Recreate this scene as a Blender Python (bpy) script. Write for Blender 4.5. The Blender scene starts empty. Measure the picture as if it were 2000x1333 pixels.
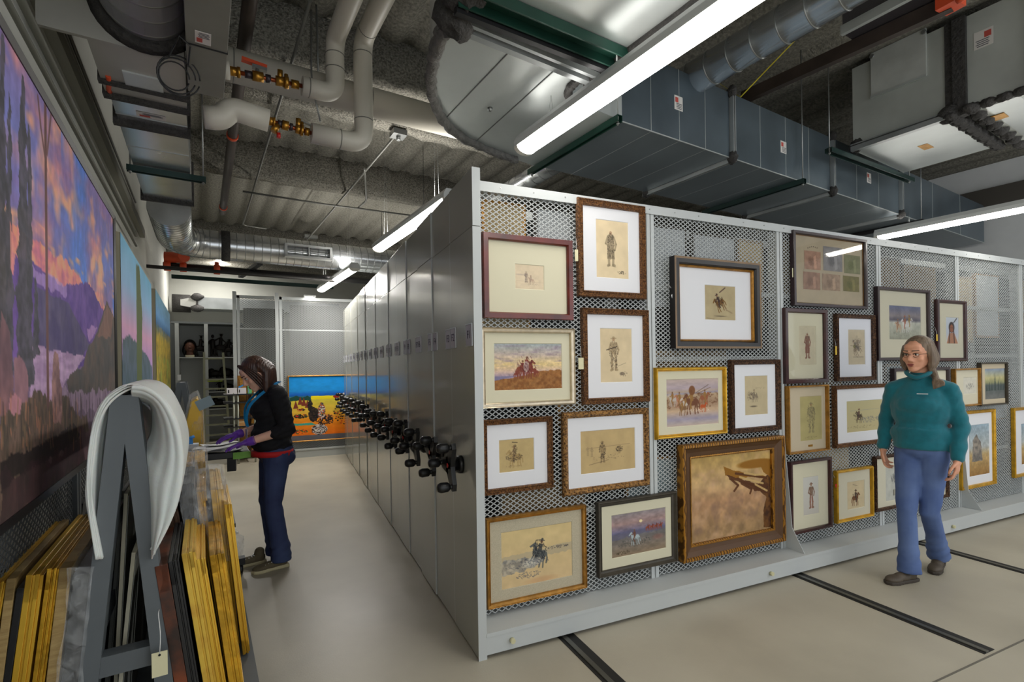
import bpy, bmesh, math, random
import numpy as np
from mathutils import Vector, Matrix, Quaternion
random.seed(7)
SC = bpy.context.scene
COL = SC.collection
# ------------------------------------------------------------------ camera model (metres, z up, racks along x, aisle along y)
F = 976.0; YAW = math.radians(23.9); ROLL = math.radians(0.85); CH = 1.53; HY = 716.0
FWD = Vector((math.sin(YAW), math.cos(YAW), 0)); RGT = Vector((math.cos(YAW), -math.sin(YAW), 0)); UP = Vector((0, 0, 1))
def ray(px, py):
    x = px - 1000; y = py - HY
    du = x*math.cos(ROLL) - y*math.sin(ROLL); dv = x*math.sin(ROLL) + y*math.cos(ROLL)
    return FWD + RGT*(du/F) - UP*(dv/F)
CAM0 = Vector((0, 0, CH))
def onZ(px, py, z): r = ray(px, py); return CAM0 + r*((z-CH)/r.z)
def onY(px, py, y): r = ray(px, py); return CAM0 + r*(y/r.y)
def onX(px, py, x): r = ray(px, py); return CAM0 + r*(x/r.x)
def onD(px, py, d): return CAM0 + ray(px, py)*d
# the room is turned about eight degrees against the racks: a runs right, b runs away
RA = math.radians(7.9)
DA = Vector((math.cos(RA), math.sin(RA), 0)); DB = Vector((-math.sin(RA), math.cos(RA), 0))
def W(a, b, z): return DA*a + DB*b + UP*z
def onA(px, py, a): r = ray(px, py); return CAM0 + r*(a/r.dot(DA))
def onB(px, py, b): r = ray(px, py); return CAM0 + r*(b/r.dot(DB))
def ab(p): return p.dot(DA), p.dot(DB)

cam_d = bpy.data.cameras.new('camera'); cam = bpy.data.objects.new('camera', cam_d); COL.objects.link(cam)
cx_ = math.cos(ROLL)*RGT - math.sin(ROLL)*UP*1.0
cx_ = math.cos(ROLL)*RGT + math.sin(ROLL)*(-UP)
cd_ = -math.sin(ROLL)*RGT + math.cos(ROLL)*(-UP)
M = Matrix.Identity(4)
for i in range(3):
    M[i][0] = cx_[i]; M[i][1] = -cd_[i]; M[i][2] = -FWD[i]; M[i][3] = CAM0[i]
cam.matrix_world = M
cam_d.sensor_width = 36; cam_d.lens = F/2000*36; cam_d.shift_y = 49.5/2000; cam_d.clip_start = 0.05; cam_d.clip_end = 100
SC.camera = cam

# ------------------------------------------------------------------ materials
def s2l(c): return tuple(((x/12.92) if x <= 0.04045 else ((x+0.055)/1.055)**2.4) for x in c)
def rgb(r, g, b): return s2l((r/255, g/255, b/255))
MATS = {}
def mat(name, col, rough=0.5, metal=0.0, var=0.0, vscale=6.0, bump=0.0, bscale=40.0, col2=None, spec=0.5, coat=0.0,
        stretch=None, emit=0.0, alpha=1.0, detail=4.0, rvar=0.0, ttype='NOISE', contrast=None, sheen=0.0):
    if name in MATS: return MATS[name]
    m = bpy.data.materials.new(name); m.use_nodes = True; nt = m.node_tree; N = nt.nodes; L = nt.links
    p = N['Principled BSDF']
    c = rgb(*col)
    p.inputs['Base Color'].default_value = (*c, 1); p.inputs['Roughness'].default_value = rough
    p.inputs['Metallic'].default_value = metal; p.inputs['Specular IOR Level'].default_value = spec
    p.inputs['Coat Weight'].default_value = coat; p.inputs['Coat Roughness'].default_value = 0.12
    if sheen: p.inputs['Sheen Weight'].default_value = sheen
    tc = N.new('ShaderNodeTexCoord'); mp = N.new('ShaderNodeMapping'); L.new(tc.outputs['Object'], mp.inputs['Vector'])
    if stretch: mp.inputs['Scale'].default_value = stretch
    if col2 or var:
        if ttype == 'VORONOI':
            n = N.new('ShaderNodeTexVoronoi'); n.inputs['Scale'].default_value = vscale; out = n.outputs['Distance']
        elif ttype == 'WAVE':
            n = N.new('ShaderNodeTexWave'); n.inputs['Scale'].default_value = vscale; n.inputs['Distortion'].default_value = 6; n.inputs['Detail'].default_value = 3; out = n.outputs['Fac']
        else:
            n = N.new('ShaderNodeTexNoise'); n.inputs['Scale'].default_value = vscale; n.inputs['Detail'].default_value = detail; out = n.outputs['Fac']
        L.new(mp.outputs[0], n.inputs['Vector'])
        r = N.new('ShaderNodeValToRGB')
        lo, hi = contrast or (0.3, 0.7)
        r.color_ramp.elements[0].position = lo; r.color_ramp.elements[1].position = hi
        if col2: c2 = rgb(*col2); r.color_ramp.elements[0].color = (*c, 1); r.color_ramp.elements[1].color = (*c2, 1)
        else:
            r.color_ramp.elements[0].color = (*[x*(1-var) for x in c], 1); r.color_ramp.elements[1].color = (*[min(1, x*(1+var)) for x in c], 1)
        L.new(out, r.inputs['Fac']); L.new(r.outputs['Color'], p.inputs['Base Color'])
        if rvar:
            mm = N.new('ShaderNodeMapRange'); mm.inputs['To Min'].default_value = max(0, rough-rvar); mm.inputs['To Max'].default_value = rough+rvar
            L.new(out, mm.inputs['Value']); L.new(mm.outputs[0], p.inputs['Roughness'])
    if bump:
        n2 = N.new('ShaderNodeTexNoise'); n2.inputs['Scale'].default_value = bscale; n2.inputs['Detail'].default_value = 5
        L.new(mp.outputs[0], n2.inputs['Vector'])
        b = N.new('ShaderNodeBump'); b.inputs['Strength'].default_value = bump; b.inputs['Distance'].default_value = 0.02
        L.new(n2.outputs['Fac'], b.inputs['Height']); L.new(b.outputs[0], p.inputs['Normal'])
    if emit:
        p.inputs['Emission Color'].default_value = (*c, 1); p.inputs['Emission Strength'].default_value = emit
    if alpha < 1: p.inputs['Alpha'].default_value = alpha
    MATS[name] = m; return m

def film_mat(name, tint=(235, 238, 240), clear=0.9, rough=0.08, wr=14.0):
    if name in MATS: return MATS[name]
    m = bpy.data.materials.new(name); m.use_nodes = True; nt = m.node_tree; N = nt.nodes; L = nt.links
    p = N['Principled BSDF']; out = N['Material Output']
    p.inputs['Base Color'].default_value = (*rgb(*tint), 1); p.inputs['Roughness'].default_value = rough
    t = N.new('ShaderNodeBsdfTransparent'); mx = N.new('ShaderNodeMixShader')
    tc = N.new('ShaderNodeTexCoord'); nz_ = N.new('ShaderNodeTexNoise'); nz_.inputs['Scale'].default_value = wr; nz_.inputs['Detail'].default_value = 3; nz_.inputs['Distortion'].default_value = 1.2
    L.new(tc.outputs['Object'], nz_.inputs['Vector'])
    r = N.new('ShaderNodeMapRange'); r.inputs['From Min'].default_value = 0.35; r.inputs['From Max'].default_value = 0.7
    r.inputs['To Min'].default_value = 1-clear; r.inputs['To Max'].default_value = min(1, (1-clear)*3)
    L.new(nz_.outputs['Fac'], r.inputs['Value'])
    b = N.new('ShaderNodeBump'); b.inputs['Strength'].default_value = 1; b.inputs['Distance'].default_value = 0.03
    L.new(nz_.outputs['Fac'], b.inputs['Height']); L.new(b.outputs[0], p.inputs['Normal'])
    L.new(r.outputs[0], mx.inputs[0]); L.new(t.outputs[0], mx.inputs[1]); L.new(p.outputs[0], mx.inputs[2]); L.new(mx.outputs[0], out.inputs['Surface'])
    MATS[name] = m; return m

def glass_mat():
    if 'picture_glass' in MATS: return MATS['picture_glass']
    m = bpy.data.materials.new('picture_glass'); m.use_nodes = True; nt = m.node_tree; N = nt.nodes; L = nt.links
    g = N.new('ShaderNodeBsdfGlossy'); g.inputs['Roughness'].default_value = 0.03
    t = N.new('ShaderNodeBsdfTransparent'); fr = N.new('ShaderNodeFresnel'); fr.inputs['IOR'].default_value = 1.45
    mx = N.new('ShaderNodeMixShader'); L.new(fr.outputs[0], mx.inputs[0]); L.new(t.outputs[0], mx.inputs[1]); L.new(g.outputs[0], mx.inputs[2])
    L.new(mx.outputs[0], N['Material Output'].inputs['Surface']); MATS['picture_glass'] = m; return m

def vcol_mat(name, rough=0.6, spec=0.3):
    if name in MATS: return MATS[name]
    m = bpy.data.materials.new(name); m.use_nodes = True; nt = m.node_tree
    a = nt.nodes.new('ShaderNodeVertexColor'); a.layer_name = 'paint'
    p = nt.nodes['Principled BSDF']; nt.links.new(a.outputs['Color'], p.inputs['Base Color'])
    p.inputs['Roughness'].default_value = rough; p.inputs['Specular IOR Level'].default_value = spec
    MATS[name] = m; return m

RACK = mat('rack_grey_enamel', (168, 171, 168), 0.4, var=0.03, vscale=2, spec=0.45)
RACKL = mat('rack_light_enamel', (190, 194, 194), 0.4, var=0.02, vscale=2)
ENDP = mat('rack_end_enamel', (166, 166, 157), 0.2, var=0.03, vscale=1.2, spec=0.6, coat=0.4)
MESHM = mat('expanded_metal_enamel', (178, 182, 182), 0.45)
GALV = mat('galvanised_sheet', (172, 176, 176), 0.32, 0.6, var=0.16, vscale=2.6, rvar=0.12, bump=0.05, bscale=3)
GALVU = mat('galvanised_lit_underside', (138, 148, 154), 0.32, 0.6, var=0.12, vscale=2.0, rvar=0.1, bump=0.05, bscale=3)  # lighter copy of the duct sheet: light from below put into the colour
GALVB = mat('galvanised_sheet_mirror', (222, 224, 226), 0.24, 0.85, var=0.16, vscale=2.4, rvar=0.1, bump=0.05, bscale=3)
GALVD = mat('galvanised_blue_shaded', (102, 114, 122), 0.34, 0.62, var=0.2, vscale=2.2, rvar=0.12, bump=0.05, bscale=3)  # darker copy of the duct sheet: shade of the side put into the colour
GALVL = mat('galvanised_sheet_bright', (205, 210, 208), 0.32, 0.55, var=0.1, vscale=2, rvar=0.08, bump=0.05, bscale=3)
SPIR = mat('spiral_duct_steel', (214, 217, 219), 0.22, 0.8, var=0.15, vscale=4, rvar=0.08)
STEEL = mat('bare_steel', (150, 152, 150), 0.35, 0.8, var=0.1)
MASTIC = mat('duct_sealant', (58, 56, 54), 0.75, var=0.35, vscale=30, bump=0.9, bscale=60)
STRUT = mat('green_strut', (22, 62, 50), 0.45, 0.3, var=0.25, vscale=5)
STRUTD = mat('dark_green_strut', (26, 52, 48), 0.45, 0.3, var=0.25, vscale=5)
PVC = mat('white_pipe_jacket', (205, 200, 186), 0.45, var=0.05, vscale=3)
IRON = mat('dark_iron_pipe', (62, 52, 46), 0.55, 0.4, var=0.3, vscale=6)
BLACKP = mat('black_plastic', (16, 16, 18), 0.42, spec=0.5)
BLACKM = mat('black_metal', (28, 28, 30), 0.4, 0.2)
BRASS = mat('brass', (176, 128, 50), 0.32, 0.85, var=0.25, vscale=20)
COPPER = mat('copper', (160, 84, 50), 0.35, 0.8)
ORANGE = mat('orange_paint', (205, 74, 34), 0.5)
REDP = mat('red_plastic', (190, 30, 26), 0.4)
WHITEP = mat('white_fixture_enamel', (205, 207, 205), 0.4)
PLASTER = mat('wall_paint', (204, 204, 196), 0.8, var=0.05, vscale=1.5)
FRAMEGREY = mat('painted_grey_timber', (92, 98, 102), 0.5, var=0.08, vscale=5)
PAPER = mat('paper_white', (225, 226, 226), 0.8)
TAG = mat('tag_card', (222, 216, 178), 0.8)
CARDB = mat('cardboard', (176, 130, 78), 0.85, var=0.08)

# ------------------------------------------------------------------ object helpers
ORG = {}
def tag(o, label=None, cat=None, group=None, kind=None):
    if label: o['label'] = label
    if cat: o['category'] = cat
    if group: o['group'] = group
    if kind: o['kind'] = kind
    return o
def thing(name, label, cat, loc, group=None):
    o = bpy.data.objects.new(name, None); COL.objects.link(o); loc = Vector(loc); o.location = loc; ORG[o] = loc
    o.empty_display_size = 0.1
    return tag(o, label, cat, group)
class MB:
    def __init__(s): s.v = []; s.f = []; s.sm = []
    def add(s, vs, fs, smooth=False):
        n = len(s.v); s.v += [tuple(v) for v in vs]; s.f += [tuple(i+n for i in f) for f in fs]; s.sm += [smooth]*len(fs); return s
    def box(s, c, e, ax=None):
        c = Vector(c); X, Y, Z = ax or (Vector((1, 0, 0)), Vector((0, 1, 0)), Vector((0, 0, 1)))
        vs = [c + X*(e[0]/2*i) + Y*(e[1]/2*j) + Z*(e[2]/2*k) for i in (-1, 1) for j in (-1, 1) for k in (-1, 1)]
        return s.add(vs, [(0, 1, 3, 2), (4, 6, 7, 5), (0, 4, 5, 1), (2, 3, 7, 6), (0, 2, 6, 4), (1, 5, 7, 3)])
    def bb(s, p, q): # axis-aligned box between two corners
        return s.box([(p[i]+q[i])/2 for i in range(3)], [abs(q[i]-p[i]) for i in range(3)])
    def rbox(s, a0, a1, b0, b1, z0, z1): # box in room axes
        return s.box(W((a0+a1)/2, (b0+b1)/2, (z0+z1)/2), (a1-a0, b1-b0, z1-z0), (DA, DB, UP))
    def prism(s, poly, ext, smooth=False):
        n = len(poly); ext = Vector(ext); poly = [Vector(p) for p in poly]
        vs = poly + [p+ext for p in poly]
        fs = [tuple(range(n))[::-1], tuple(range(n, 2*n))] + [(i, (i+1) % n, n+(i+1) % n, n+i) for i in range(n)]
        return s.add(vs, fs, smooth)
    def bar(s, p, q, w, h, up=UP):
        p = Vector(p); q = Vector(q); d = (q-p); l = d.length; d = d/l
        x = d.cross(Vector(up))
        if x.length < 1e-4: x = d.cross(Vector((1, 0, 0)))
        x.normalize(); z = x.cross(d)
        return s.box((p+q)/2, (w, l, h), (x, d, z))
    def tube(s, pts, r, seg=10, caps=True, closed=False):
        pts = [Vector(p) for p in pts]; n = len(pts); rr = r if hasattr(r, '__len__') else [r]*n
        d0 = (pts[1]-pts[0]).normalized(); ref = Vector((0, 0, 1)) if abs(d0.z) < 0.9 else Vector((1, 0, 0))
        u = d0.cross(ref).normalized(); vs = []; fs = []
        for i, p in enumerate(pts):
            if closed: d = (pts[(i+1) % n]-pts[i-1]).normalized()
            else: d = ((pts[min(i+1, n-1)]-p).normalized() + (p-pts[max(i-1, 0)]).normalized()).normalized() if 0 < i < n-1 else ((pts[1]-pts[0]) if i == 0 else (pts[-1]-pts[-2])).normalized()
            u = (u - d*u.dot(d)).normalized(); w = d.cross(u)
            for k in range(seg):
                t = 2*math.pi*k/seg; vs.append(p + (u*math.cos(t) + w*math.sin(t))*rr[i])
        m = n if closed else n-1
        for i in range(m):
            for k in range(seg):
                a = i*seg+k; b = i*seg+(k+1) % seg; c = ((i+1) % n)*seg+(k+1) % seg; d = ((i+1) % n)*seg+k
                fs.append((a, b, c, d))
        s.add(vs, fs, True)
        if caps and not closed:
            b = len(s.v)-len(vs)
            s.f.append(tuple(range(b, b+seg))[::-1]); s.sm.append(False)
            s.f.append(tuple(range(b+(n-1)*seg, b+n*seg))); s.sm.append(False)
        return s
    def ell(s, c, r, rot=None, seg=16, rings=10):
        c = Vector(c); R = rot or Matrix.Identity(3); vs = []; fs = []
        for i in range(rings+1):
            th = math.pi*i/rings
            for k in range(seg):
                ph = 2*math.pi*k/seg
                vs.append(c + R @ Vector((r[0]*math.sin(th)*math.cos(ph), r[1]*math.sin(th)*math.sin(ph), r[2]*math.cos(th))))
        for i in range(rings):
            for k in range(seg):
                a = i*seg+k; b = i*seg+(k+1) % seg
                fs.append((a, a+seg, b+seg, b))
        return s.add(vs, fs, True)
    def cap(s, p, q, r0, r1, seg=14): # tapered capsule
        p = Vector(p); q = Vector(q); d = (q-p); L = d.length; d = d/max(L, 1e-6)
        pts = []; rr = []
        for t in (0.02, 0.3, 0.6, 0.85): pts.append(p - d*r0*math.cos(t*math.pi/2)); rr.append(r0*math.sin(t*math.pi/2))
        pts.append(p); rr.append(r0); pts.append(q); rr.append(r1)
        for t in (0.85, 0.6, 0.3, 0.02): pts.append(q + d*r1*math.cos(t*math.pi/2)); rr.append(r1*math.sin(t*math.pi/2))
        return s.tube(pts, rr, seg)
    def build(s, name, m, parent=None, label=None, cat=None, group=None, kind=None, bevel=0):
        v = np.array(s.v, dtype=float)
        lo = v.min(0); hi = v.max(0); org = Vector(((lo[0]+hi[0])/2, (lo[1]+hi[1])/2, lo[2]))
        me = bpy.data.meshes.new(name); me.from_pydata((v-np.array(org)).tolist(), [], s.f); me.update()
        me.polygons.foreach_set('use_smooth', s.sm)
        if isinstance(m, (list, tuple)):
            for x in m: me.materials.append(x)
        elif m: me.materials.append(m)
        o = bpy.data.objects.new(name, me); COL.objects.link(o); ORG[o] = org
        if parent is not None: o.parent = parent; o.location = org - ORG[parent]
        else: o.location = org
        if bevel:
            b = o.modifiers.new('bevel', 'BEVEL'); b.width = bevel; b.segments = 2; b.limit_method = 'ANGLE'
        if label or cat or group or kind: tag(o, label, cat, group, kind)
        return o
def copy_tree(o, delta, parent=None):
    c = o.copy(); COL.objects.link(c)
    if parent is None: c.location = o.location + Vector(delta)
    else: c.parent = parent
    ORG[c] = ORG[o] + Vector(delta)
    for ch in list(o.children): copy_tree(ch, delta, c)
    return c
def text(body, size, name, m, parent, org, X, Y, thick=0.0004):
    cu = bpy.data.curves.new('t', 'FONT'); cu.body = body; cu.size = size; cu.align_x = 'CENTER'; cu.align_y = 'CENTER'; cu.extrude = thick
    to = bpy.data.objects.new('t', cu); COL.objects.link(to)
    dg = bpy.context.evaluated_depsgraph_get(); me = bpy.data.meshes.new_from_object(to.evaluated_get(dg))
    bpy.data.objects.remove(to); bpy.data.curves.remove(cu)
    X = Vector(X).normalized(); Y = Vector(Y).normalized(); Z = X.cross(Y)
    for v in me.vertices: v.co = X*v.co.x + Y*v.co.y + Z*v.co.z
    me.materials.append(m); o = bpy.data.objects.new(name, me); COL.objects.link(o); org = Vector(org); ORG[o] = org
    o.parent = parent; o.location = org - ORG[parent]
    return o
# ------------------------------------------------------------------ painting in vertex colours
def nz(h, w, sc, seed, octv=3, sx=1.0, sy=1.0):
    rng = np.random.RandomState(seed); out = np.zeros((h, w)); amp = 1; tot = 0
    for o in range(octv):
        n = sc*2**o; gh = max(2, int(n*sy)+2); gw = max(2, int(n*sx)+2); g = rng.rand(gh, gw)
        yy = np.linspace(0, gh-1.001, h); xx = np.linspace(0, gw-1.001, w)
        y0 = yy.astype(int); x0 = xx.astype(int); fy = (yy-y0)[:, None]; fx = (xx-x0)[None, :]
        fy = fy*fy*(3-2*fy); fx = fx*fx*(3-2*fx)
        a = g[y0][:, x0]; b = g[y0][:, x0+1]; c = g[y0+1][:, x0]; d = g[y0+1][:, x0+1]
        out += amp*((a*(1-fx)+b*fx)*(1-fy)+(c*(1-fx)+d*fx)*fy); tot += amp; amp *= 0.55
    return out/tot
class Art:
    def __init__(s, w, h, res, base):
        s.w = w; s.h = h; s.W = max(8, int(w*res)); s.H = max(8, int(h*res)); s.A = np.ones((s.H, s.W, 3))*np.array(base)/255.
        s.Y, s.X = np.meshgrid(np.linspace(0, 1, s.H), np.linspace(0, 1, s.W), indexing='ij'); s.asp = w/h
        s.seed = 1
    def n(s, sc, sx=1, sy=1, o=3): s.seed += 1; return nz(s.H, s.W, sc, s.seed, o, sx*s.asp, sy)
    def mix(s, m, c): m = np.clip(m, 0, 1)[..., None]; s.A = s.A*(1-m) + np.array(c)/255.*m
    def grad(s, stops):
        ys = [a for a, _ in stops]
        for k in range(3): s.A[..., k] = np.interp(s.Y, ys, [c[k]/255. for _, c in stops])
    def mottle(s, amt, sc=10, sx=1, sy=1): s.A *= (1 + amt*(s.n(sc, sx, sy)-0.5)*2)[..., None]
    def inpoly(s, P, jit=0):
        X = s.X; Y = s.Y
        if jit: X = X + jit*(s.n(14)-.5); Y = Y + jit*(s.n(14)-.5)*s.asp
        m = np.zeros_like(X, bool); n = len(P)
        for i in range(n):
            x1, y1 = P[i]; x2, y2 = P[(i+1) % n]
            c = ((y1 > Y) != (y2 > Y)) & (X < (x2-x1)*(Y-y1)/((y2-y1) or 1e-9)+x1); m ^= c
        return m
    def poly(s, P, c, a=1, jit=0, tex=0, sc=14, c2=None, sx=1, sy=1):
        m = s.inpoly(P, jit)*a
        if c2 is not None:
            t = np.clip((s.n(sc, sx, sy)-.3)/.4, 0, 1)[..., None]; col = np.array(c)/255.*(1-t)+np.array(c2)/255.*t
            s.A = s.A*(1-m[..., None]) + col*m[..., None]
        else: s.mix(m*(1-tex*s.n(sc)), c)
    def ell(s, cx, cy, rx, ry, c, a=1, soft=0.25, rot=0):
        dx = (s.X-cx); dy = (s.Y-cy)/s.asp; ry = ry/s.asp; cr, sr = math.cos(rot), math.sin(rot)
        u = (dx*cr+dy*sr)/rx; v = (-dx*sr+dy*cr)/ry; d = np.sqrt(u*u+v*v)
        s.mix(np.clip((1-d)/soft+0.5, 0, 1)*a, c)
    def line(s, p, q, wd, c, a=1):  # wd in fraction of width
        x1, y1 = p; x2, y2 = q; y1 /= s.asp; y2 /= s.asp; X = s.X; Y = s.Y/s.asp
        pad = wd*2+2/s.W
        i0 = max(0, int((min(x1, x2)-pad)*s.W)); i1 = min(s.W, int((max(x1, x2)+pad)*s.W)+2)
        j0 = max(0, int((min(y1, y2)-pad)*s.asp*s.H)); j1 = min(s.H, int((max(y1, y2)+pad)*s.asp*s.H)+2)
        if i0 >= i1 or j0 >= j1: return
        X = X[j0:j1, i0:i1]; Y = Y[j0:j1, i0:i1]; dx = x2-x1; dy = y2-y1; L = dx*dx+dy*dy or 1e-9
        t = np.clip(((X-x1)*dx+(Y-y1)*dy)/L, 0, 1); d = np.hypot(X-x1-t*dx, Y-y1-t*dy); px = 1./s.W
        cov = np.clip((wd/2+px*0.6-d)/px, 0, 1)*min(1, a)
        sub = s.A[j0:j1, i0:i1]; s.A[j0:j1, i0:i1] = sub*(1-cov[..., None])+np.array(c)/255.*cov[..., None]
    def plines(s, pts, wd, c, a=1):
        for p, q in zip(pts[:-1], pts[1:]): s.line(p, q, wd, c, a)
    def hatch(s, cx, cy, rx, ry, n, c, a=.6, ang=1.1, wd=.006, ln=.3):
        rg = random.Random(int((cx*97+cy*31+n)*100))
        for i in range(n):
            t = rg.uniform(0, 6.28); r = math.sqrt(rg.random()); x = cx+rx*r*math.cos(t); y = cy+ry*r*math.sin(t)
            A_ = ang+rg.uniform(-.5, .5); l = ln*rg.uniform(.4, 1)*min(rx, ry)*2
            s.line((x, y), (x+l*math.cos(A_)*.5, y+l*math.sin(A_)*s.asp*.5), wd, c, a)
    # figures; s is the overall height in fractions of the picture height
    def horse(s, cx, cy, z, c, flip=1, a=1, rear=0, rider=None, hat=True):
        k = z/s.asp; f = flip; P = lambda x, y: (cx+f*(x*math.cos(rear)+y*math.sin(rear))*k, cy+(y*math.cos(rear)-x*math.sin(rear))*z)
        s.ell(*P(0, 0), .27*k, .15*z, c, a, .3, -f*rear)
        s.ell(*P(-.2, -.02), .13*k, .15*z, c, a, .3)
        s.poly([P(.1, -.1), P(.26, -.36), P(.36, -.3), P(.27, .06)], c, a)
        s.poly([P(.25, -.37), P(.33, -.36), P(.5, -.18), P(.44, -.13), P(.3, -.24)], c, a)
        for x, y2, x2 in ((.2, .5, .26), (.13, .5, .1), (-.2, .5, -.16), (-.28, .48, -.33)):
            s.plines([P(x, .05), P((x+x2)/2+.03, .28), P(x2, y2)], .055*k, c, a)
        s.plines([P(-.3, -.08), P(-.4, .1), P(-.42, .28)], .06*k, c, a)
        if rider:
            s.plines([P(.02, -.08), P(.1, .1), P(.06, .25)], .09*k, rider, a)
            s.poly([P(-.07, -.05), P(.1, -.05), P(.12, -.38), P(-.06, -.38)], rider, a)
            s.plines([P(.08, -.33), P(.22, -.18), P(.26, -.22)], .05*k, rider, a)
            s.ell(*P(.04, -.46), .06*k, .07*z, (120, 84, 60), a)
            if hat: s.plines([P(-.06, -.52), P(.15, -.5)], .04*k, rider, a); s.ell(*P(.04, -.55), .05*k, .05*z, rider, a)
    def man(s, cx, cy, z, c, a=1, hat=True, robe=False, skin=(150, 110, 80)):
        k = z/s.asp; P = lambda x, y: (cx+x*k, cy+y*z)
        s.ell(*P(0, -.42), .045*k, .055*z, skin, a)
        if hat: s.plines([P(-.09, -.45), P(.09, -.46)], .03*k, c, a); s.ell(*P(0, -.48), .05*k, .035*z, c, a)
        s.poly([P(-.11, -.34), P(.11, -.34), P(.09, 0), P(-.09, 0)] if not robe else [P(-.1, -.36), P(.1, -.36), P(.13, .3), P(-.13, .3)], c, a)
        s.plines([P(-.1, -.32), P(-.17, -.12), P(-.05, -.05)], .05*k, c, a); s.plines([P(.1, -.32), P(.18, -.12), P(.14, .02)], .05*k, c, a)
        s.plines([P(-.05, 0), P(-.07, .25), P(-.06, .47), P(-.1, .49)], .075*k, c, a); s.plines([P(.05, 0), P(.08, .25), P(.07, .47), P(.12, .48)], .075*k, c, a)
    def build(s, name, parent, O, X, Y, rough=.7, spec=.3, mt=None):
        """O = top-left corner, X,Y = full width / downward vectors"""
        O = Vector(O); X = Vector(X); Y = Vector(Y); H, Wd = s.H, s.W
        u = np.linspace(0, 1, Wd); v = np.linspace(0, 1, H); uu, vv = np.meshgrid(u, v)
        P = uu[..., None]*np.array(X) + vv[..., None]*np.array(Y); P = P.reshape(-1, 3)
        me = bpy.data.meshes.new(name); nv = H*Wd
        i = np.arange(H-1)[:, None]*Wd + np.arange(Wd-1)[None, :]; i = i.ravel()
        q = np.stack([i, i+Wd, i+Wd+1, i+1], 1)
        me.vertices.add(nv); me.vertices.foreach_set('co', P.ravel()); me.loops.add(q.size); me.loops.foreach_set('vertex_index', q.ravel().astype(np.int32))
        me.polygons.add(len(q)); me.polygons.foreach_set('loop_start', (np.arange(len(q))*4).astype(np.int32))
        me.update(calc_edges=True)
        A = np.clip(s.A, 0, 1); A = np.where(A <= .04045, A/12.92, ((A+.055)/1.055)**2.4)
        at = me.color_attributes.new('paint', 'FLOAT_COLOR', 'POINT'); at.data.foreach_set('color', np.concatenate([A.reshape(-1, 3), np.ones((nv, 1))], 1).ravel())
        me.materials.append(mt or vcol_mat('painted_surface', rough, spec))
        o = bpy.data.objects.new(name, me); COL.objects.link(o); ORG[o] = O
        if parent is not None: o.parent = parent; o.location = O - ORG[parent]
        else: o.location = O
        return o

# ------------------------------------------------------------------ room shell
A0 = -0.62; A1 = 9.2; BB = 13.9; BN = -3.2; ZC = 4.2
CEILM = mat('sprayed_ceiling', (104, 102, 94), 0.95, vscale=40, col2=(142, 139, 128), detail=8, bump=0.6, bscale=90, contrast=(0.34, 0.66), spec=0.1)
BEAMM = mat('sprayed_beam', (108, 106, 98), 0.95, vscale=60, col2=(168, 164, 152), detail=6, bump=1.0, bscale=90, contrast=(0.34, 0.62), spec=0.1)
def floor_mat():
    m = mat('sealed_concrete', (168, 161, 144), 0.42, vscale=1.3, col2=(190, 183, 165), detail=8, rvar=0.08, bump=0.04, bscale=120, contrast=(.35, .7), coat=0)
    return m
fl_ = MB().rbox(A0-.2, A1+.2, BN, BB+.2, -0.1, 0).build('floor', floor_mat(), kind='structure')
# corrugated, sprayed deck: flutes run away from the camera
def ceiling():
    mb = MB(); pitch = 0.30; n = int((A1-A0+.4)/pitch)+1; pts = []
    for i in range(n+1):
        a = A0-.2+i*pitch
        pts += [(a, 0), (a+.12, 0), (a+.18, .05), (a+.24, .05)]
    nb = 60; vs = []; rg = random.Random(3)
    for j in range(nb+1):
        b = BN + (BB+.2-BN)*j/nb
        for (a, z) in pts: vs.append(W(a, b, ZC+z))
    m = len(pts); fs = [(j*m+i, j*m+i+1, (j+1)*m+i+1, (j+1)*m+i) for j in range(nb) for i in range(m-1)]
    mb.add(vs, fs, True); return mb.build('ceiling', CEILM, kind='structure')
ceiling()
MB().rbox(A0-.2, A0, BN, BB+.2, 0, ZC+.1).build('wall_left', PLASTER, kind='structure')
MB().rbox(A1, A1+.2, BN, BB+.2, 0, ZC+.1).build('wall_right', mat('wall_paint_white', (205, 207, 207), .8, var=.03), kind='structure')
MB().rbox(A0, A1, BB, BB+.2, 0, ZC+.1).build('wall_back', PLASTER, kind='structure')
# sprayed steel beams across the room
def beam(b, z0, label, w=.16):
    mb = MB(); rg = random.Random(int(b*10)); n = 90
    prof = [(-w/2, z0), (w/2, z0), (w/2, z0+.07), (w*.22, z0+.13), (w*.22, ZC+.02), (-w*.22, ZC+.02), (-w*.22, z0+.13), (-w/2, z0+.07)]
    vs = [W(A0+.01+(A1-A0-.02)*i/n, b+p[0]+rg.uniform(-.015, .015), p[1]+rg.uniform(-.012, .012)*(p[1] < ZC-.1)) for i in range(n+1) for p in prof]
    m = len(prof); fs = [(i*m+k, i*m+(k+1) % m, (i+1)*m+(k+1) % m, (i+1)*m+k) for i in range(n) for k in range(m)]
    mb.add(vs, fs, True)
    mb.build('ceiling_beam', BEAMM, label=label, cat='beam', kind='structure')
bm_b = ab(onZ(620, 368, 3.8))[1]; bm_c = ab(onZ(930, 292, 3.8))[1]
beam(bm_b, 3.8, 'fireproofed steel beam behind the white elbow pipes')
beam(bm_c, 3.8, 'fireproofed steel beam above the front end of the grey racks')
beam(ab(onZ(600, 200, 3.8))[1]-.5, 3.8, 'fireproofed steel beam nearest the camera over the valves')
beam(10.5, 3.8, 'fireproofed steel beam above the round grille duct')
beam(12.6, 3.8, 'fireproofed steel beam over the far shelving')
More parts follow.
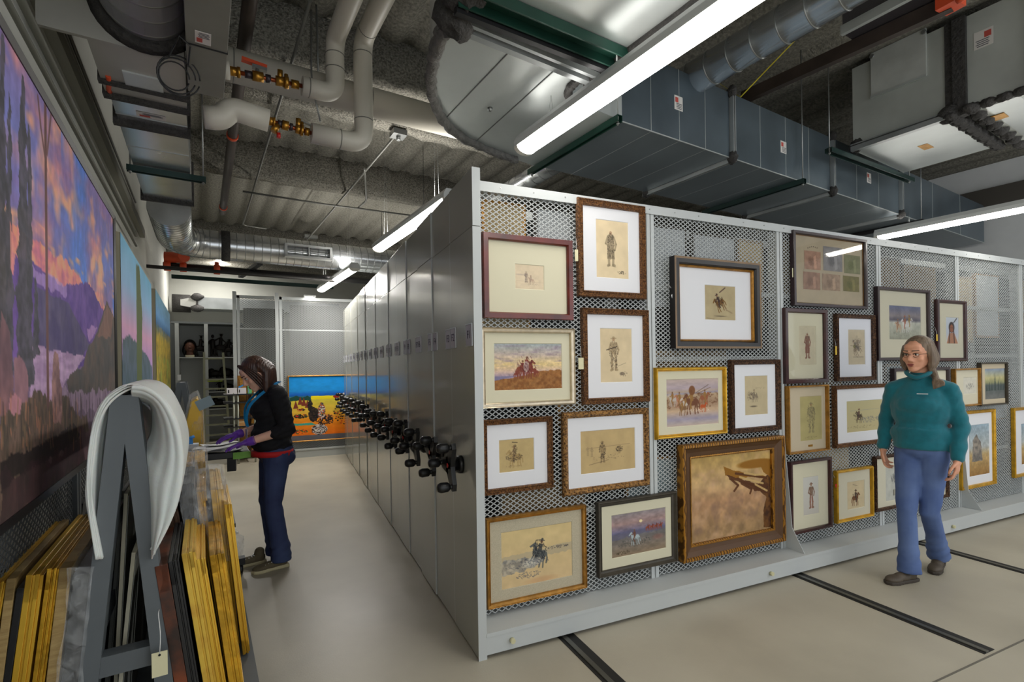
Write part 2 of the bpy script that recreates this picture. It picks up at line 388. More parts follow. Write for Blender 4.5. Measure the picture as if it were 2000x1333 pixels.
# a deep wall beam along the right wall
MB().rbox(A1-.12, A1-.001, BN+.1, BB, 3.55, 3.85).build('trim_1', mat('dark_ledger', (70, 66, 60), .8), kind='structure')
# floor rails for the rolling racks
RAILB = mat('rail_channel_black', (22, 22, 21), .6); RAILS = mat('rail_steel', (104, 104, 98), .35, .7)
_c0 = onZ(1945, 1277, 0); _c1 = onZ(1826, 1333, 0)
def crk(x): return _c0.y+(_c1.y-_c0.y)*(x-_c0.x)/(_c1.x-_c0.x)
MB().bar(Vector((-.3, crk(-.3), .0)), Vector((7.5, crk(7.5), .0)), .009, .004).build('trim_3', mat('slab_joint', (112, 108, 98), .8), kind='structure')
for (px, py, l) in ((1115, 1252, 'steel floor rail nearest the end panel of the racks'), (1600, 1140, 'steel floor rail in front of the walking woman'), (1900, 1090, 'steel floor rail behind the walking woman')):
    x = onZ(px, py, 0).x
    r = thing('floor_rail', l, 'rail', (x, 2.4, 0), 'floor rails under the racks')
    ys = crk(x)+.02; MB().bb((x-.05, ys, -.002), (x+.05, 9.4, .0035)).build('channel', RAILB, r)
    MB().bb((x-.032, ys, .0035), (x-.004, 9.4, .009)).build('rail', RAILS, r)

# ------------------------------------------------------------------ rolling racks
XE = 0.872; YF = 2.449; PITCH = 0.41; RH = 2.57
BAYX = [0.955, 2.16, 3.37, 4.575, 5.78, 6.985, 8.19]
def strands(w, h, cw=.041, ch=.028, t=.0054, th=.003):
    """expanded metal cut to a w x h rectangle, made of crossing flat strands (x, z from 0)"""
    mb = MB(); sl = ch/cw
    for sg in (1, -1):
        k0 = -int(w*sl/ch)-2; k1 = int((h+w*sl)/ch)+2
        for k in range(k0, k1):
            c = k*ch if sg > 0 else k*ch
            # line z = c + sg*sl*x
            x0, x1 = 0., w
            zs = lambda x: c+sg*sl*x
            if sg > 0:
                if zs(0) < 0: x0 = -c/sl
                if zs(w) > h: x1 = (h-c)/sl
            else:
                if zs(0) > h: x0 = (c-h)/sl
                if zs(w) < 0: x1 = c/sl
            if x1-x0 < .004: continue
            p = Vector((x0, 0, zs(x0))); q = Vector((x1, 0, zs(x1))); d = (q-p).normalized(); nrm = Vector((-d.z, 0, d.x))*t/2
            y = Vector((0, th, 0)); vs = [p-nrm, p+nrm, q+nrm, q-nrm, p-nrm+y, p+nrm+y, q+nrm+y, q-nrm+y]
            mb.add(vs, [(0, 1, 2, 3), (4, 7, 6, 5), (0, 4, 5, 1), (1, 5, 6, 2), (2, 6, 7, 3), (3, 7, 4, 0)])
    return mb
BW = 1.205; GH = RH-.16-.02
_scr = None
def screen(parent, x, y, z=.14):
    global _scr
    if _scr is None:
        o = strands(BW, GH).build('mesh_screen', MESHM, None); _scr = o.data; v0 = ORG[o]; bpy.data.objects.remove(o); screen.off = v0
    o = bpy.data.objects.new('mesh_screen', _scr); COL.objects.link(o); ORG[o] = Vector((x, y, z)) + screen.off
    o.parent = parent; o.location = ORG[o]-ORG[parent]; return o
def crank(parent, x, y, z, rot):
    """three-armed rolling handle on the rack end; x is the face it stands off"""
    hub = MB(); hub.tube([(x-.002, y, z), (x-.02, y, z), (x-.028, y, z)], [.05, .05, .043], 18).tube([(x-.028, y, z), (x-.07, y, z), (x-.082, y, z)], [.034, .03, .024], 16)
    h = hub.build('crank_handle', BLACKP, parent)
    for k in range(3):
        t = rot + k*2*math.pi/3; dy, dz = math.sin(t), math.cos(t); X = x-.058
        e = Vector((X, y+dy*.122, z+dz*.122)); c = Vector((X, y, z)); s_ = Vector((0, dz, -dy))
        a = MB(); a.prism([c+s_*.05, c-s_*.05, e-s_*.028+Vector((0, dy, dz))*.008, e+Vector((0, dy, dz))*.028, e+s_*.028], (-.024, 0, 0))
        ar = a.build('spoke', BLACKP, h)
        MB().tube([(X-.01, e.y, e.z), (X-.04, e.y, e.z)], .014, 10).tube([(X-.036, e.y, e.z), (X-.045, e.y, e.z), (X-.085, e.y, e.z), (X-.1, e.y, e.z), (X-.105, e.y, e.z)], [.019, .026, .028, .021, .008], 14).build('knob', BLACKP, h)
    MB().tube([(x-.083, y, z), (x-.086, y, z)], .013, 12).build('cap', REDP, h)
CARDM = mat('label_card', (170, 166, 178), .35); CLEARH = mat('card_holder', (198, 200, 205), .15); INK = mat('card_ink', (52, 44, 70), .6)
def card(parent, y, txt, x, z=1.70):
    h = MB(); h.bb((x-.001, y-.052, z-.057), (x-.004, y+.052, z+.057))
    h.bb((x-.004, y-.052, z+.054), (x-.008, y+.052, z+.06)); h.bb((x-.004, y-.052, z-.06), (x-.008, y+.052, z-.054))
    h.bb((x-.004, y-.054, z-.06), (x-.008, y-.05, z+.06))
    c = h.build('label_holder', CLEARH, parent)
    cc = MB().bb((x-.0045, y-.049, z-.053), (x-.0055, y+.049, z+.053)).build('label_card', CARDM, c)
    text(txt, .062, 'lettering', INK, c, (x-.0062, y, z), (0, -1, 0), (0, 0, 1))
LASTX = BAYX[0]+BW*6
def rack(i, label):
    y0 = YF+PITCH*i; y1 = y0+PITCH-.006; ym = (y0+y1)/2; off = [0, .004, -.003, .006, 0, .003, -.002, .004][i % 8]
    r = thing('rolling_art_rack', label, 'storage rack', (XE, ym, 0), None if i == 0 else 'rolling art racks standing closed behind the front rack')
    xe = XE+off; mb = MB()
    # end panel: two stacked sheets with a seam, folded front edge
    mb.bb((xe, y0, .012), (xe+.045, y1, 2.262)).bb((xe+.0015, y0, 2.266), (xe+.045, y1, RH))
    mb.build('end_panel', ENDP if True else RACK, r, bevel=.002)
    if i == 0:
        MB().bb((xe-.0005, y0-.002, .0), (xe+.046, y0, 2.262)).bb((xe+.0005, y0-.002, 2.266), (xe+.046, y0, RH)).build('end_panel_edge', RACKL, r)
    if 0 < i < 8: MB().bb((xe-.0008, y0-.0005, .012), (xe+.01, y0+.004, 2.262)).bb((xe-.0008, y0-.0005, 2.266), (xe+.01, y0+.004, RH)).build('end_panel_edge', RACKL, r)
    g = MB(); g.bb((xe+.045, y0, .02), (LASTX, y0+.003, .122)).bb((xe+.045, y0+.003, .127), (LASTX, y1-.003, .134)).bb((xe+.045, y0-.004, .113), (LASTX, y0+.003, .134))
    g.bb((xe+.045, y1-.003, .02), (LASTX, y1, .13)); g.build('base', RACKL if i == 0 else RACK, r)
    yr = y0+.17; t = MB(); t.bb((xe+.045, yr-.012, RH-.045), (LASTX, yr+.08, RH-.005)).bb((xe+.045, yr-.014, RH-.06), (LASTX, yr-.01, RH-.004))
    t.build('top_rail', RACKL if i == 0 else RACK, r)
    for k in range(7):
        x = BAYX[k]
        if i < 2 or k == 0:
            u = MB().bb((x-.03, yr-.006, .134), (x-.004, yr+.075, RH-.05)).bb((x+.004, yr-.006, .134), (x+.03, yr+.075, RH-.05)).bb((x-.005, yr+.01, .134), (x+.005, yr+.07, RH-.05))
            if k == 0: u = MB().bb((xe+.046, yr+.02, .134), (x-.01, yr+.07, RH-.05))
            u.build('upright', RACKL if i == 0 else RACK, r)
        if i < 1 and k < 6:
            screen(r, x, yr+.004)
            m_ = MB()
            for z in (.62, 1.55, 2.02): m_.bb((x+.03, yr+.02, z), (x+BW-.03, yr+.05, z+.03))
            if i == 0: m_.build('cross_rail', RACK, r)
    if i == 0:
        for k in (2, 4):
            x = BAYX[k]+.02
            MB().prism([(x, y0+.012, .134), (x, yr, .134), (x, yr, 1.05), (x, yr-.045, .5), (x, yr-.06, .3)], (.004, 0, 0)).build('gusset', RACKL, r)
        for x in (1.06, 3.02, 5.28):
            MB().tube([(x, y0-.003, .07), (x, y0-.022, .07)], .014, 14).build('rubber_bumper', mat('cream_rubber', (205, 200, 160), .6), r)
        sc = MB()
        for x in np.arange(1.1, 7.8, .21): sc.tube([(x, yr-.0141, RH-.03), (x, yr-.017, RH-.03)], .004, 6)
        sc.build('rivets', STEEL, r)
    if i == 1: MB().bb((xe+.06, y0+.26, .14), (LASTX, y0+.265, RH-.06)).build('gap_shade_sheet', mat('gap_shade_sheet', (58, 60, 60), .8), r)  # dark sheet added to stand for the shade behind the mesh
    crank(r, xe, ym+.03, .985+[0, .01, -.01, 0][i % 4], [-.5, -.75, -.45, -.25, -.6, -.4][i % 6])
    card(r, y0+.066 if i == 0 else y0+.054, 'F%d' % (2*i+1), xe); card(r, y1-.054, 'F%d' % (2*i+2), xe)
    return r
names = ['second', 'third', 'fourth', 'fifth', 'sixth', 'seventh', 'eighth', 'ninth', 'tenth', 'eleventh', 'twelfth', 'thirteenth', 'fourteenth', 'fifteenth', 'sixteenth', 'seventeenth']
rack(0, 'long front grey rolling rack with expanded metal face carrying the framed pictures')
for i in range(1, 17):
    rack(i, 'grey rolling rack end with label cards F%d and F%d, %s from the front' % (2*i+1, 2*i+2, names[i-1]))

# ------------------------------------------------------------------ framed pictures
YM = YF+.17+.004  # front of the mesh
MATT_W = mat('mat_board_white', (226, 226, 230), .85); MATT_C = mat('mat_board_cream', (214, 208, 182), .85); MATT_P = mat('mat_board_pale', (206, 200, 178), .85)
LINEN = mat('linen_mat', (186, 176, 152), .9, var=.1, vscale=160); MATT_G = mat('mat_board_tan', (196, 182, 156), .85)
MAHOG = mat('mahogany_frame', (112, 36, 22), .3, vscale=9, col2=(72, 22, 16), stretch=(1, 1, 1), coat=.4)
DMAHOG = mat('dark_mahogany_frame', (66, 24, 24), .32, vscale=9, col2=(42, 16, 18), coat=.3)
PLUM = mat('plum_black_frame', (44, 26, 30), .35, var=.2, coat=.3)
ORN = mat('ornate_bronze_frame', (70, 40, 24), .38, .35, ttype='VORONOI', vscale=95, col2=(146, 100, 56), contrast=(.15, .85), bump=1, bscale=130)
ORND = mat('ornate_dark_frame', (42, 26, 22), .45, .3, ttype='VORONOI', vscale=100, col2=(118, 82, 54), contrast=(.25, .85), bump=1, bscale=130)
ORNL = mat('ornate_gold_bronze_frame', (80, 50, 24), .36, .4, ttype='VORONOI', vscale=70, col2=(186, 138, 78), contrast=(.15, .8), bump=1, bscale=90)
SILV = mat('silver_gilt_frame', (196, 182, 158), .28, .75, var=.15, vscale=30)
GOLD = mat('bright_gold_frame', (206, 158, 44), .32, .55, var=.25, vscale=18, bump=.15, bscale=50)
GOLDB = mat('antique_gold_frame', (164, 116, 46), .36, .5, var=.3, vscale=24, bump=.25, bscale=60)
GOLDD = mat('dark_gold_frame', (96, 62, 20), .42, .4, ttype='WAVE', vscale=14, col2=(176, 122, 40), contrast=(.35, .75))
UMBER = mat('umber_scoop', (86, 56, 26), .5, .1, var=.12)
PEWT = mat('pewter_wood_frame', (66, 60, 50), .45, .1, var=.2, vscale=20)
BLKF = mat('black_frame', (24, 20, 20), .4, var=.2); BRZ = mat('bronze_edge', (118, 96, 72), .4, .4, var=.15)
BACKB = mat('backing_board', (150, 128, 96), .9, var=.1); 
def ring(mb, x0, z0, x1, z1, prof, y):
    """mitred moulding round a rectangle; prof = [(inset, forward)]"""
    vs = []; n = len(prof)
    for (i, f) in prof:
        vs += [(x0+i, y-f, z0+i), (x1-i, y-f, z0+i), (x1-i, y-f, z1-i), (x0+i, y-f, z1-i)]
    fs = []
    for k in range(n-1):
        for c in range(4):
            a = k*4+c; b = k*4+(c+1) % 4; fs.append((a, b, b+4, a+4))
    return mb.add(vs, fs)
def prof(w, d, style):
    if style == 'flat': return [(0, 0), (0, d*.9), (w*.08, d), (w*.8, d), (w, d*.7), (w, d*.2)]
    if style == 'scoop': return [(0, 0), (0, d*.9), (w*.06, d), (w*.2, d), (w*.28, d*.8), (w*.5, d*.5), (w*.8, d*.42), (w*.86, d*.5), (w*.95, d*.5), (w, d*.4), (w, d*.1)]
    if style == 'round': return [(0, 0), (0, d*.55), (w*.1, d*.8), (w*.3, d), (w*.55, d*.97), (w*.75, d*.8), (w*.82, d*.6), (w*.92, d*.62), (w, d*.5), (w, d*.1)]
    return [(0, 0), (0, d*.8), (w*.1, d), (w*.22, d*.93), (w*.3, d*.8), (w*.7, d*.72), (w*.78, d*.85), (w*.9, d*.8), (w, d*.55), (w, d*.1)]
def px_rect(c, y):
    P = [onY(p[0], p[1], y) for p in c]
    x0 = (P[0].x+P[3].x)/2; x1 = (P[1].x+P[2].x)/2; z1 = (P[0].z+P[1].z)/2; z0 = (P[2].z+P[3].z)/2
    return x0, x1, z0, z1
def picture(label, corners, fw, style, fm, mm, win, painter, base, depth=.035, glass=False, liner=None, res=430, matgroup=None, gap=.004):
    """win = window px rectangle (l,t,r,b) or None for full bleed"""
    yf = YM-gap; x0, x1, z0, z1 = px_rect(corners, yf-depth)
    r = thing('framed_picture', label, 'picture', ((x0+x1)/2, yf, z0))
    mb = MB(); P = prof(fw, depth, style); ring(mb, x0, z0, x1, z1, P, yf); fr = mb.build('frame', fm, r)
    i0 = fw
    if liner:
        lw, lm = liner; ring(MB(), 0, 0, 1, 1, [(0, 0)], 0)
        m2 = MB(); ring(m2, x0+fw-.001, z0+fw-.001, x1-fw+.001, z1-fw+.001, [(0, 0), (0, depth*.62), (lw*.5, depth*.7), (lw, depth*.5), (lw, .004)], yf); m2.build('liner', lm, r); i0 = fw+lw
    X0, X1, Z0, Z1 = x0+i0-.001, x1-i0+.001, z0+i0-.001, z1-i0+.001
    MB().bb((x0+.006, yf-.001, z0+.006), (x1-.006, yf+.0, z1-.006)).build('backing_board', BACKB, r)
    ym = yf-.012
    if win:
        a = onY(win[0], (win[1]+win[3])/2, ym); b = onY(win[2], (win[1]+win[3])/2, ym)
        t = onY((win[0]+win[2])/2, win[1], ym); u = onY((win[0]+win[2])/2, win[3], ym)
        wx0, wx1, wz1, wz0 = a.x, b.x, t.z, u.z
        m3 = MB(); vs = [(X0, ym, Z0), (X1, ym, Z0), (X1, ym, Z1), (X0, ym, Z1), (wx0, ym, wz0), (wx1, ym, wz0), (wx1, ym, wz1), (wx0, ym, wz1)]
        e = .004; vs += [(wx0+e, ym+.004, wz0+e), (wx1-e, ym+.004, wz0+e), (wx1-e, ym+.004, wz1-e), (wx0+e, ym+.004, wz1-e)]
        fs = [(k, (k+1) % 4, 4+(k+1) % 4, 4+k) for k in range(4)] + [(4+k, 4+(k+1) % 4, 8+(k+1) % 4, 8+k) for k in range(4)]
        m3.add(vs, fs).build('mat_board', mm, r)
    else: wx0, wx1, wz0, wz1 = X0, X1, Z0, Z1
    ar = Art(wx1-wx0, wz1-wz0, res, base); ar.seed = int(corners[0][0]*7+corners[0][1]) % 9999
    ar.mottle(.05, 5); painter(ar)
    ar.build('artwork', r, (wx0, ym+.003 if win else yf-.008, wz1), (wx1-wx0, 0, 0), (0, 0, -(wz1-wz0)))
    if glass: MB().add([(X0, yf-.02, Z0), (X1, yf-.02, Z0), (X1, yf-.02, Z1), (X0, yf-.02, Z1)], [(0, 1, 2, 3)]).build('glass_pane', glass_mat(), r)
    return r
K = (42, 34, 30); TAN = (214, 196, 160); TAN2 = (196, 172, 126); TAN3 = (204, 188, 150)
# --- art for each picture
def a_faint(A):
    A.ell(.2, .42, .16, .03, (168, 150, 140), .5, .9); A.horse(.55, .62, .34, (178, 150, 130), -1, .55, rider=(140, 120, 110)); A.man(.38, .5, .42, (110, 96, 92), .6)
    A.hatch(.62, .8, .2, .05, 26, (120, 104, 96), .4, 0.1); A.line((.05, .66), (.95, .7), .006, (160, 140, 120), .4)
def a_robe(A):
    A.man(.45, .48, .62, (130, 116, 92), .6, hat=False, robe=True); A.hatch(.45, .44, .13, .22, 120, K, .7, 1.4); A.hatch(.45, .3, .09, .08, 50, K, .7, .8)
    A.hatch(.77, .89, .13, .03, 46, K, .75, .1, ln=.8); A.line((.35, .78), (.6, .8), .006, K, .3)
def a_prairie(A):
    A.grad([(0, (158, 170, 172)), (.25, (196, 178, 164)), (.45, (222, 196, 138)), (.6, (206, 176, 158)), (.7, (160, 140, 158))]); A.mottle(.1, 5, 1, 3)
    A.mix((A.n(5, .6, 3)-.54)*2*(A.Y < .5), (150, 130, 150)); A.poly([(0, .78), (.3, .72), (.65, .6), (1, .58), (1, 1.01), (0, 1.01)], (132, 84, 42), 1, .03, c2=(160, 110, 62)); A.mottle(.14, 20)
    A.poly([(0, .7), (.3, .7), (0, .79)], (120, 116, 150), .8)
    for x, y, z in ((.32, .6, .2), (.6, .56, .22), (.55, .52, .3), (.4, .5, .42), (.46, .46, .5)): A.horse(x, y+.06, z*.9, (128, 64, 48), 1 if x < .5 else -1, .9, rider=(120, 46, 40), hat=False)
    A.ell(.46, .5, .04, .12, (190, 180, 176), .7); A.hatch(.46, .45, .14, .2, 60, (80, 30, 40), .6)
def a_guide(A):
    A.man(.42, .47, .62, (150, 128, 96), .6); A.hatch(.42, .42, .14, .2, 90, K, .7); A.hatch(.42, .65, .12, .12, 50, K, .7); A.line((.2, .4), (.52, .34), .02, K, .8)
    A.ell(.68, .84, .08, .03, (90, 76, 64), .6); A.hatch(.7, .84, .14, .05, 30, K, .6); A.line((.55, .7), (.8, .64), .006, K, .5)
def a_rider(A):
    A.horse(.45, .55, .62, (160, 132, 84), -1, .6, rider=(120, 96, 66)); A.hatch(.42, .55, .24, .12, 110, K, .6, .5); A.hatch(.46, .3, .06, .13, 50, K, .7); A.hatch(.4, .82, .22, .03, 30, K, .4, .1)
    A.line((.38, .1), (.52, .12), .02, K, .7)
def a_figures(A):
    A.man(.39, .52, .5, (130, 108, 76), .6, skin=(80, 60, 44)); A.hatch(.39, .5, .06, .2, 60, K, .7); A.man(.2, .5, .22, (150, 130, 96), .6); A.man(.13, .48, .2, (150, 130, 96), .5)
    A.hatch(.7, .48, .07, .07, 50, K, .6, .3); A.line((.1, .42), (.9, .38), .004, K, .35); A.line((.15, .8), (.5, .72), .005, K, .5); A.hatch(.5, .66, .3, .06, 30, K, .35, .1)
    A.man(.7, .5, .18, (130, 110, 76), .6)
def a_gallop(A):
    A.grad([(0, (216, 192, 138)), (1, (214, 186, 140))]); A.mottle(.05, 6)
    A.poly([(0, .44), (.35, .42), (1, .36), (1, .52), (0, .56)], (170, 160, 140), .55, .03); A.poly([(0, .52), (.5, .5), (.6, .62), (.3, .75), (0, .76)], (104, 108, 116), .65, .08, c2=(180, 176, 168))
    A.horse(.52, .48, .46, (88, 92, 92), -1, .9, .35, rider=(70, 72, 72)); A.hatch(.52, .42, .1, .2, 90, (34, 36, 42), .75); A.ell(.42, .62, .12, .07, (216, 212, 200), .6, .8)
    A.hatch(.35, .62, .3, .08, 110, (60, 64, 80), .5, .1); A.hatch(.36, .82, .17, .06, 70, (70, 74, 96), .55, .3); A.hatch(.8, .42, .16, .03, 60, (50, 50, 60), .6, .2); A.ell(.55, .95, .2, .05, (196, 140, 100), .4, .9)
def a_night(A):
    A.grad([(0, (142, 134, 138)), (.25, (170, 140, 136)), (.45, (104, 102, 132)), (.55, (116, 112, 112)), (1, (140, 120, 96))]); A.mottle(.18, 7, 1, 2)
    A.poly([(0, .52), (.4, .42), (1, .44), (1, .5), (0, .6)], (98, 96, 122), .6, .05)
    for x in (.66, .74, .82, .9): A.horse(x, .42, .16, (150, 70, 44), 1, .9, rider=(110, 52, 40), hat=False)
    A.ell(.53, .24, .03, .035, (240, 222, 170), 1); A.horse(.42, .6, .36, (176, 190, 194), -1, .9, rider=(110, 70, 54), hat=False)
    A.hatch(.4, .7, .3, .1, 90, (60, 64, 60), .5, .8); A.hatch(.2, .9, .12, .05, 40, (60, 50, 30), .7); A.ell(.85, .68, .1, .06, (150, 90, 80), .4, .9)
def a_antlers(A):
    A.grad([(0, (186, 154, 90)), (.35, (192, 158, 112)), (.55, (180, 138, 100)), (1, (158, 128, 88))]); A.mottle(.2, 9); A.mix((A.n(7)-.5)*2*(A.Y > .45), (128, 100, 84)); A.mix((A.n(8)-.55)*2, (206, 166, 130))
    g = (146, 98, 26); d = (84, 46, 18)
    A.poly([(.92, .35), (1, .3), (1, .99), (.9, .98), (.9, .78), (.94, .6), (.86, .52), (.78, .47)], (64, 36, 16), 1, .02, c2=(110, 70, 28))
    A.poly([(.4, .14), (.5, .2), (.7, .26), (.96, .34), (.97, .37), (.7, .31), (.6, .34), (.42, .25)], g, 1, .015)
    A.ell(.82, .16, .24, .055, g, 1, .3, .0); A.poly([(.85, .12), (1, .13), (1, .35), (.9, .28)], g, 1, .02)
    A.poly([(.42, .25), (.6, .32), (.95, .46), (.95, .55), (.8, .5), (.62, .38), (.48, .31)], d, .9, .03)
    for p in ([(.55, .25), (.75, .3), (.95, .36)], [(.62, .36), (.8, .44), (.96, .45)], [(.5, .32), (.58, .4), (.53, .46)], [(.62, .38), (.75, .47), (.73, .52)]): A.plines(p, .022, d, .9)
    for p in ([(.6, .3), (.72, .35), (.9, .42)], [(.66, .26), (.8, .3), (.92, .31)], [(.8, .42), (.92, .5), (.95, .52)]): A.plines(p, .018, (200, 168, 110), .9)
def a_bronc(A):
    A.horse(.48, .5, .5, (112, 78, 34), -1, .95, -.4, rider=(70, 52, 50)); A.hatch(.46, .45, .15, .16, 80, (40, 26, 16), .7); A.line((.48, .2), (.66, .06), .03, (90, 70, 60), .9)
    A.ell(.5, .88, .18, .012, (60, 50, 40), .8, .8); A.plines([(.6, .55), (.7, .7), (.88, .78)], .03, (140, 120, 92), .6); A.line((.06, .94), (.3, .97), .008, K, .5)
def a_river(A):
    A.grad([(0, (190, 170, 160)), (.2, (176, 160, 168)), (.32, (184, 160, 130)), (.5, (160, 130, 104)), (.68, (200, 170, 140)), (.85, (158, 150, 168)), (1, (196, 176, 160))]); A.mottle(.08, 6, 1, 3)
    A.poly([(0, .3), (1, .27), (1, .32), (0, .34)], (150, 150, 180), .6); A.mix((A.n(12, 1, 2)-.5)*4*((A.Y > .3) & (A.Y < .62)), (120, 84, 60))
    for x, y, z, c in ((.12, .42, .3, (188, 176, 166)), (.25, .44, .32, (180, 120, 90)), (.36, .52, .34, (196, 184, 172)), (.72, .42, .34, (150, 90, 60)), (.48, .5, .5, (112, 70, 48)), (.7, .6, .24, (186, 84, 40)), (.3, .62, .3, (130, 96, 66))): A.horse(x, y, z, c, -1 if x < .6 else 1, .95, rider=(150, 110, 60) if z > .28 else None, hat=False)
    A.ell(.48, .25, .06, .1, (120, 74, 40), .9); A.line((.56, .3), (.8, .14), .008, (100, 80, 60), .8); A.line((.56, .33), (.84, .2), .008, (120, 90, 60), .8); A.hatch(.5, .68, .35, .03, 60, (230, 220, 210), .6, .05)
def a_pack(A):
    A.hatch(.35, .5, .22, .1, 110, (60, 54, 50), .55, 1); A.horse(.42, .52, .3, (120, 106, 90), -1, .5, rider=(90, 80, 70)); A.ell(.38, .78, .14, .02, (80, 70, 60), .7, .8); A.hatch(.7, .32, .25, .02, 30, K, .4, 0); A.hatch(.2, .5, .1, .12, 40, (60, 40, 30), .6)
def a_painted(A):
    A.man(.5, .5, .66, (128, 84, 62), .8, hat=False, robe=True); A.hatch(.5, .48, .16, .3, 150, (130, 60, 46), .6, 1.2); A.hatch(.5, .32, .14, .16, 70, (70, 60, 50), .6, 1)
def a_lancer(A):
    A.horse(.5, .52, .46, (130, 112, 90), 1, .6, .7, rider=(90, 80, 74)); A.hatch(.55, .4, .2, .24, 130, (70, 62, 60), .55, 1); A.ell(.38, .48, .08, .05, (110, 106, 50), .7); A.line((.15, .46), (.8, .48), .01, K, .6); A.line((.3, .78), (.9, .78), .015, K, .5)
def a_patrol(A):
    A.grad([(0, (104, 110, 140)), (.3, (140, 130, 130)), (.42, (96, 90, 104)), (.5, (190, 190, 176)), (1, (150, 150, 132))]); A.mottle(.14, 7)
    A.horse(.28, .6, .36, (190, 160, 130), -1, .9, rider=(150, 100, 70)); A.horse(.5, .55, .46, (216, 214, 208), -1, .9, rider=(160, 90, 60)); A.horse(.62, .5, .42, (200, 196, 190), 1, .8, rider=(150, 120, 50)); A.hatch(.4, .8, .3, .08, 50, (90, 90, 80), .5)
def a_portrait(A):
    A.grad([(0, (198, 204, 210)), (.6, (190, 196, 206)), (1, (214, 204, 190))]); A.ell(.45, .38, .22, .2, (46, 32, 30), 1, .2); A.ell(.45, .42, .13, .15, (150, 88, 56), 1, .2)
    A.poly([(.25, .6), (.65, .58), (.95, 1), (.05, 1)], (176, 120, 84), .9); A.line((.3, .45), (.24, .98), .07, (70, 34, 26), 1); A.line((.6, .45), (.66, .98), .07, (70, 34, 26), 1)
    A.line((.62, .2), (.86, .04), .05, (60, 50, 50), 1); A.line((.38, .4), (.42, .4), .02, (20, 16, 16)); A.line((.48, .4), (.54, .4), .02, (20, 16, 16)); A.hatch(.4, .85, .3, .1, 40, (120, 60, 40), .5)
def a_scout(A):
    A.man(.5, .48, .68, (140, 130, 96), .6); A.hatch(.5, .45, .2, .3, 130, (56, 52, 44), .6, 1.2); A.hatch(.5, .93, .3, .03, 40, K, .5, .1)
def a_chase(A):
    A.grad([(0, (186, 176, 134)), (1, (190, 176, 132))]); A.horse(.34, .5, .42, (96, 84, 60), -1, .85, .1, rider=(100, 70, 60)); A.hatch(.3, .48, .12, .14, 70, K, .6, .5)
    A.hatch(.62, .62, .26, .1, 130, (110, 110, 116), .5, .3); A.hatch(.4, .84, .4, .04, 50, (80, 70, 50), .5, 0); A.line((.1, .32), (.9, .3), .006, (150, 150, 140), .7)
def a_redpants(A):
    A.grad([(0, (206, 204, 196)), (1, (196, 190, 180))]); A.man(.52, .5, .66, (128, 96, 76), .85); A.hatch(.52, .66, .12, .2, 70, (190, 60, 40), .7, 1.4); A.hatch(.52, .36, .14, .14, 60, (80, 70, 56), .6)
def a_mounted(A):
    A.horse(.48, .62, .54, (118, 78, 50), 1, .95, rider=(70, 54, 44)); A.hatch(.48, .55, .2, .16, 70, (50, 32, 24), .6); A.hatch(.48, .92, .3, .02, 30, (110, 96, 70), .5, 0); A.line((.34, .12), (.6, .18), .012, K, .5)
def a_six(A): pass
def a_grove(A):
    A.hatch(.5, .5, .3, .18, 110, (60, 60, 62), .55, 1.5)
def a_dusk(A):
    A.grad([(0, (136, 152, 176)), (.3, (186, 178, 130)), (.45, (150, 150, 110)), (.55, (84, 92, 92)), (1, (116, 116, 112))]); A.mottle(.1, 8)
    for x, h in ((.1, .25), (.22, .32), (.34, .28), (.5, .62), (.66, .36), (.78, .3), (.9, .24)): A.poly([(x-.05, .72), (x, .72-h), (x+.05, .72)], (66, 78, 74), .9, .02)
def a_butte(A):
    A.grad([(0, (150, 170, 184)), (.45, (176, 180, 178)), (.6, (188, 160, 110)), (1, (150, 112, 62))]); A.mottle(.12, 9); A.poly([(.15, .72), (.2, .3), (.38, .18), (.5, .3), (.6, .36), (.66, .72)], (104, 100, 96), 1, .04, c2=(150, 140, 128)); A.mottle(.12, 22)
def a_engrave(A):
    A.mottle(.06, 5); A.hatch(.3, .3, .22, .2, 160, (96, 98, 98), .5, 1.2); A.hatch(.75, .35, .2, .25, 120, (110, 112, 110), .45, 1.6)
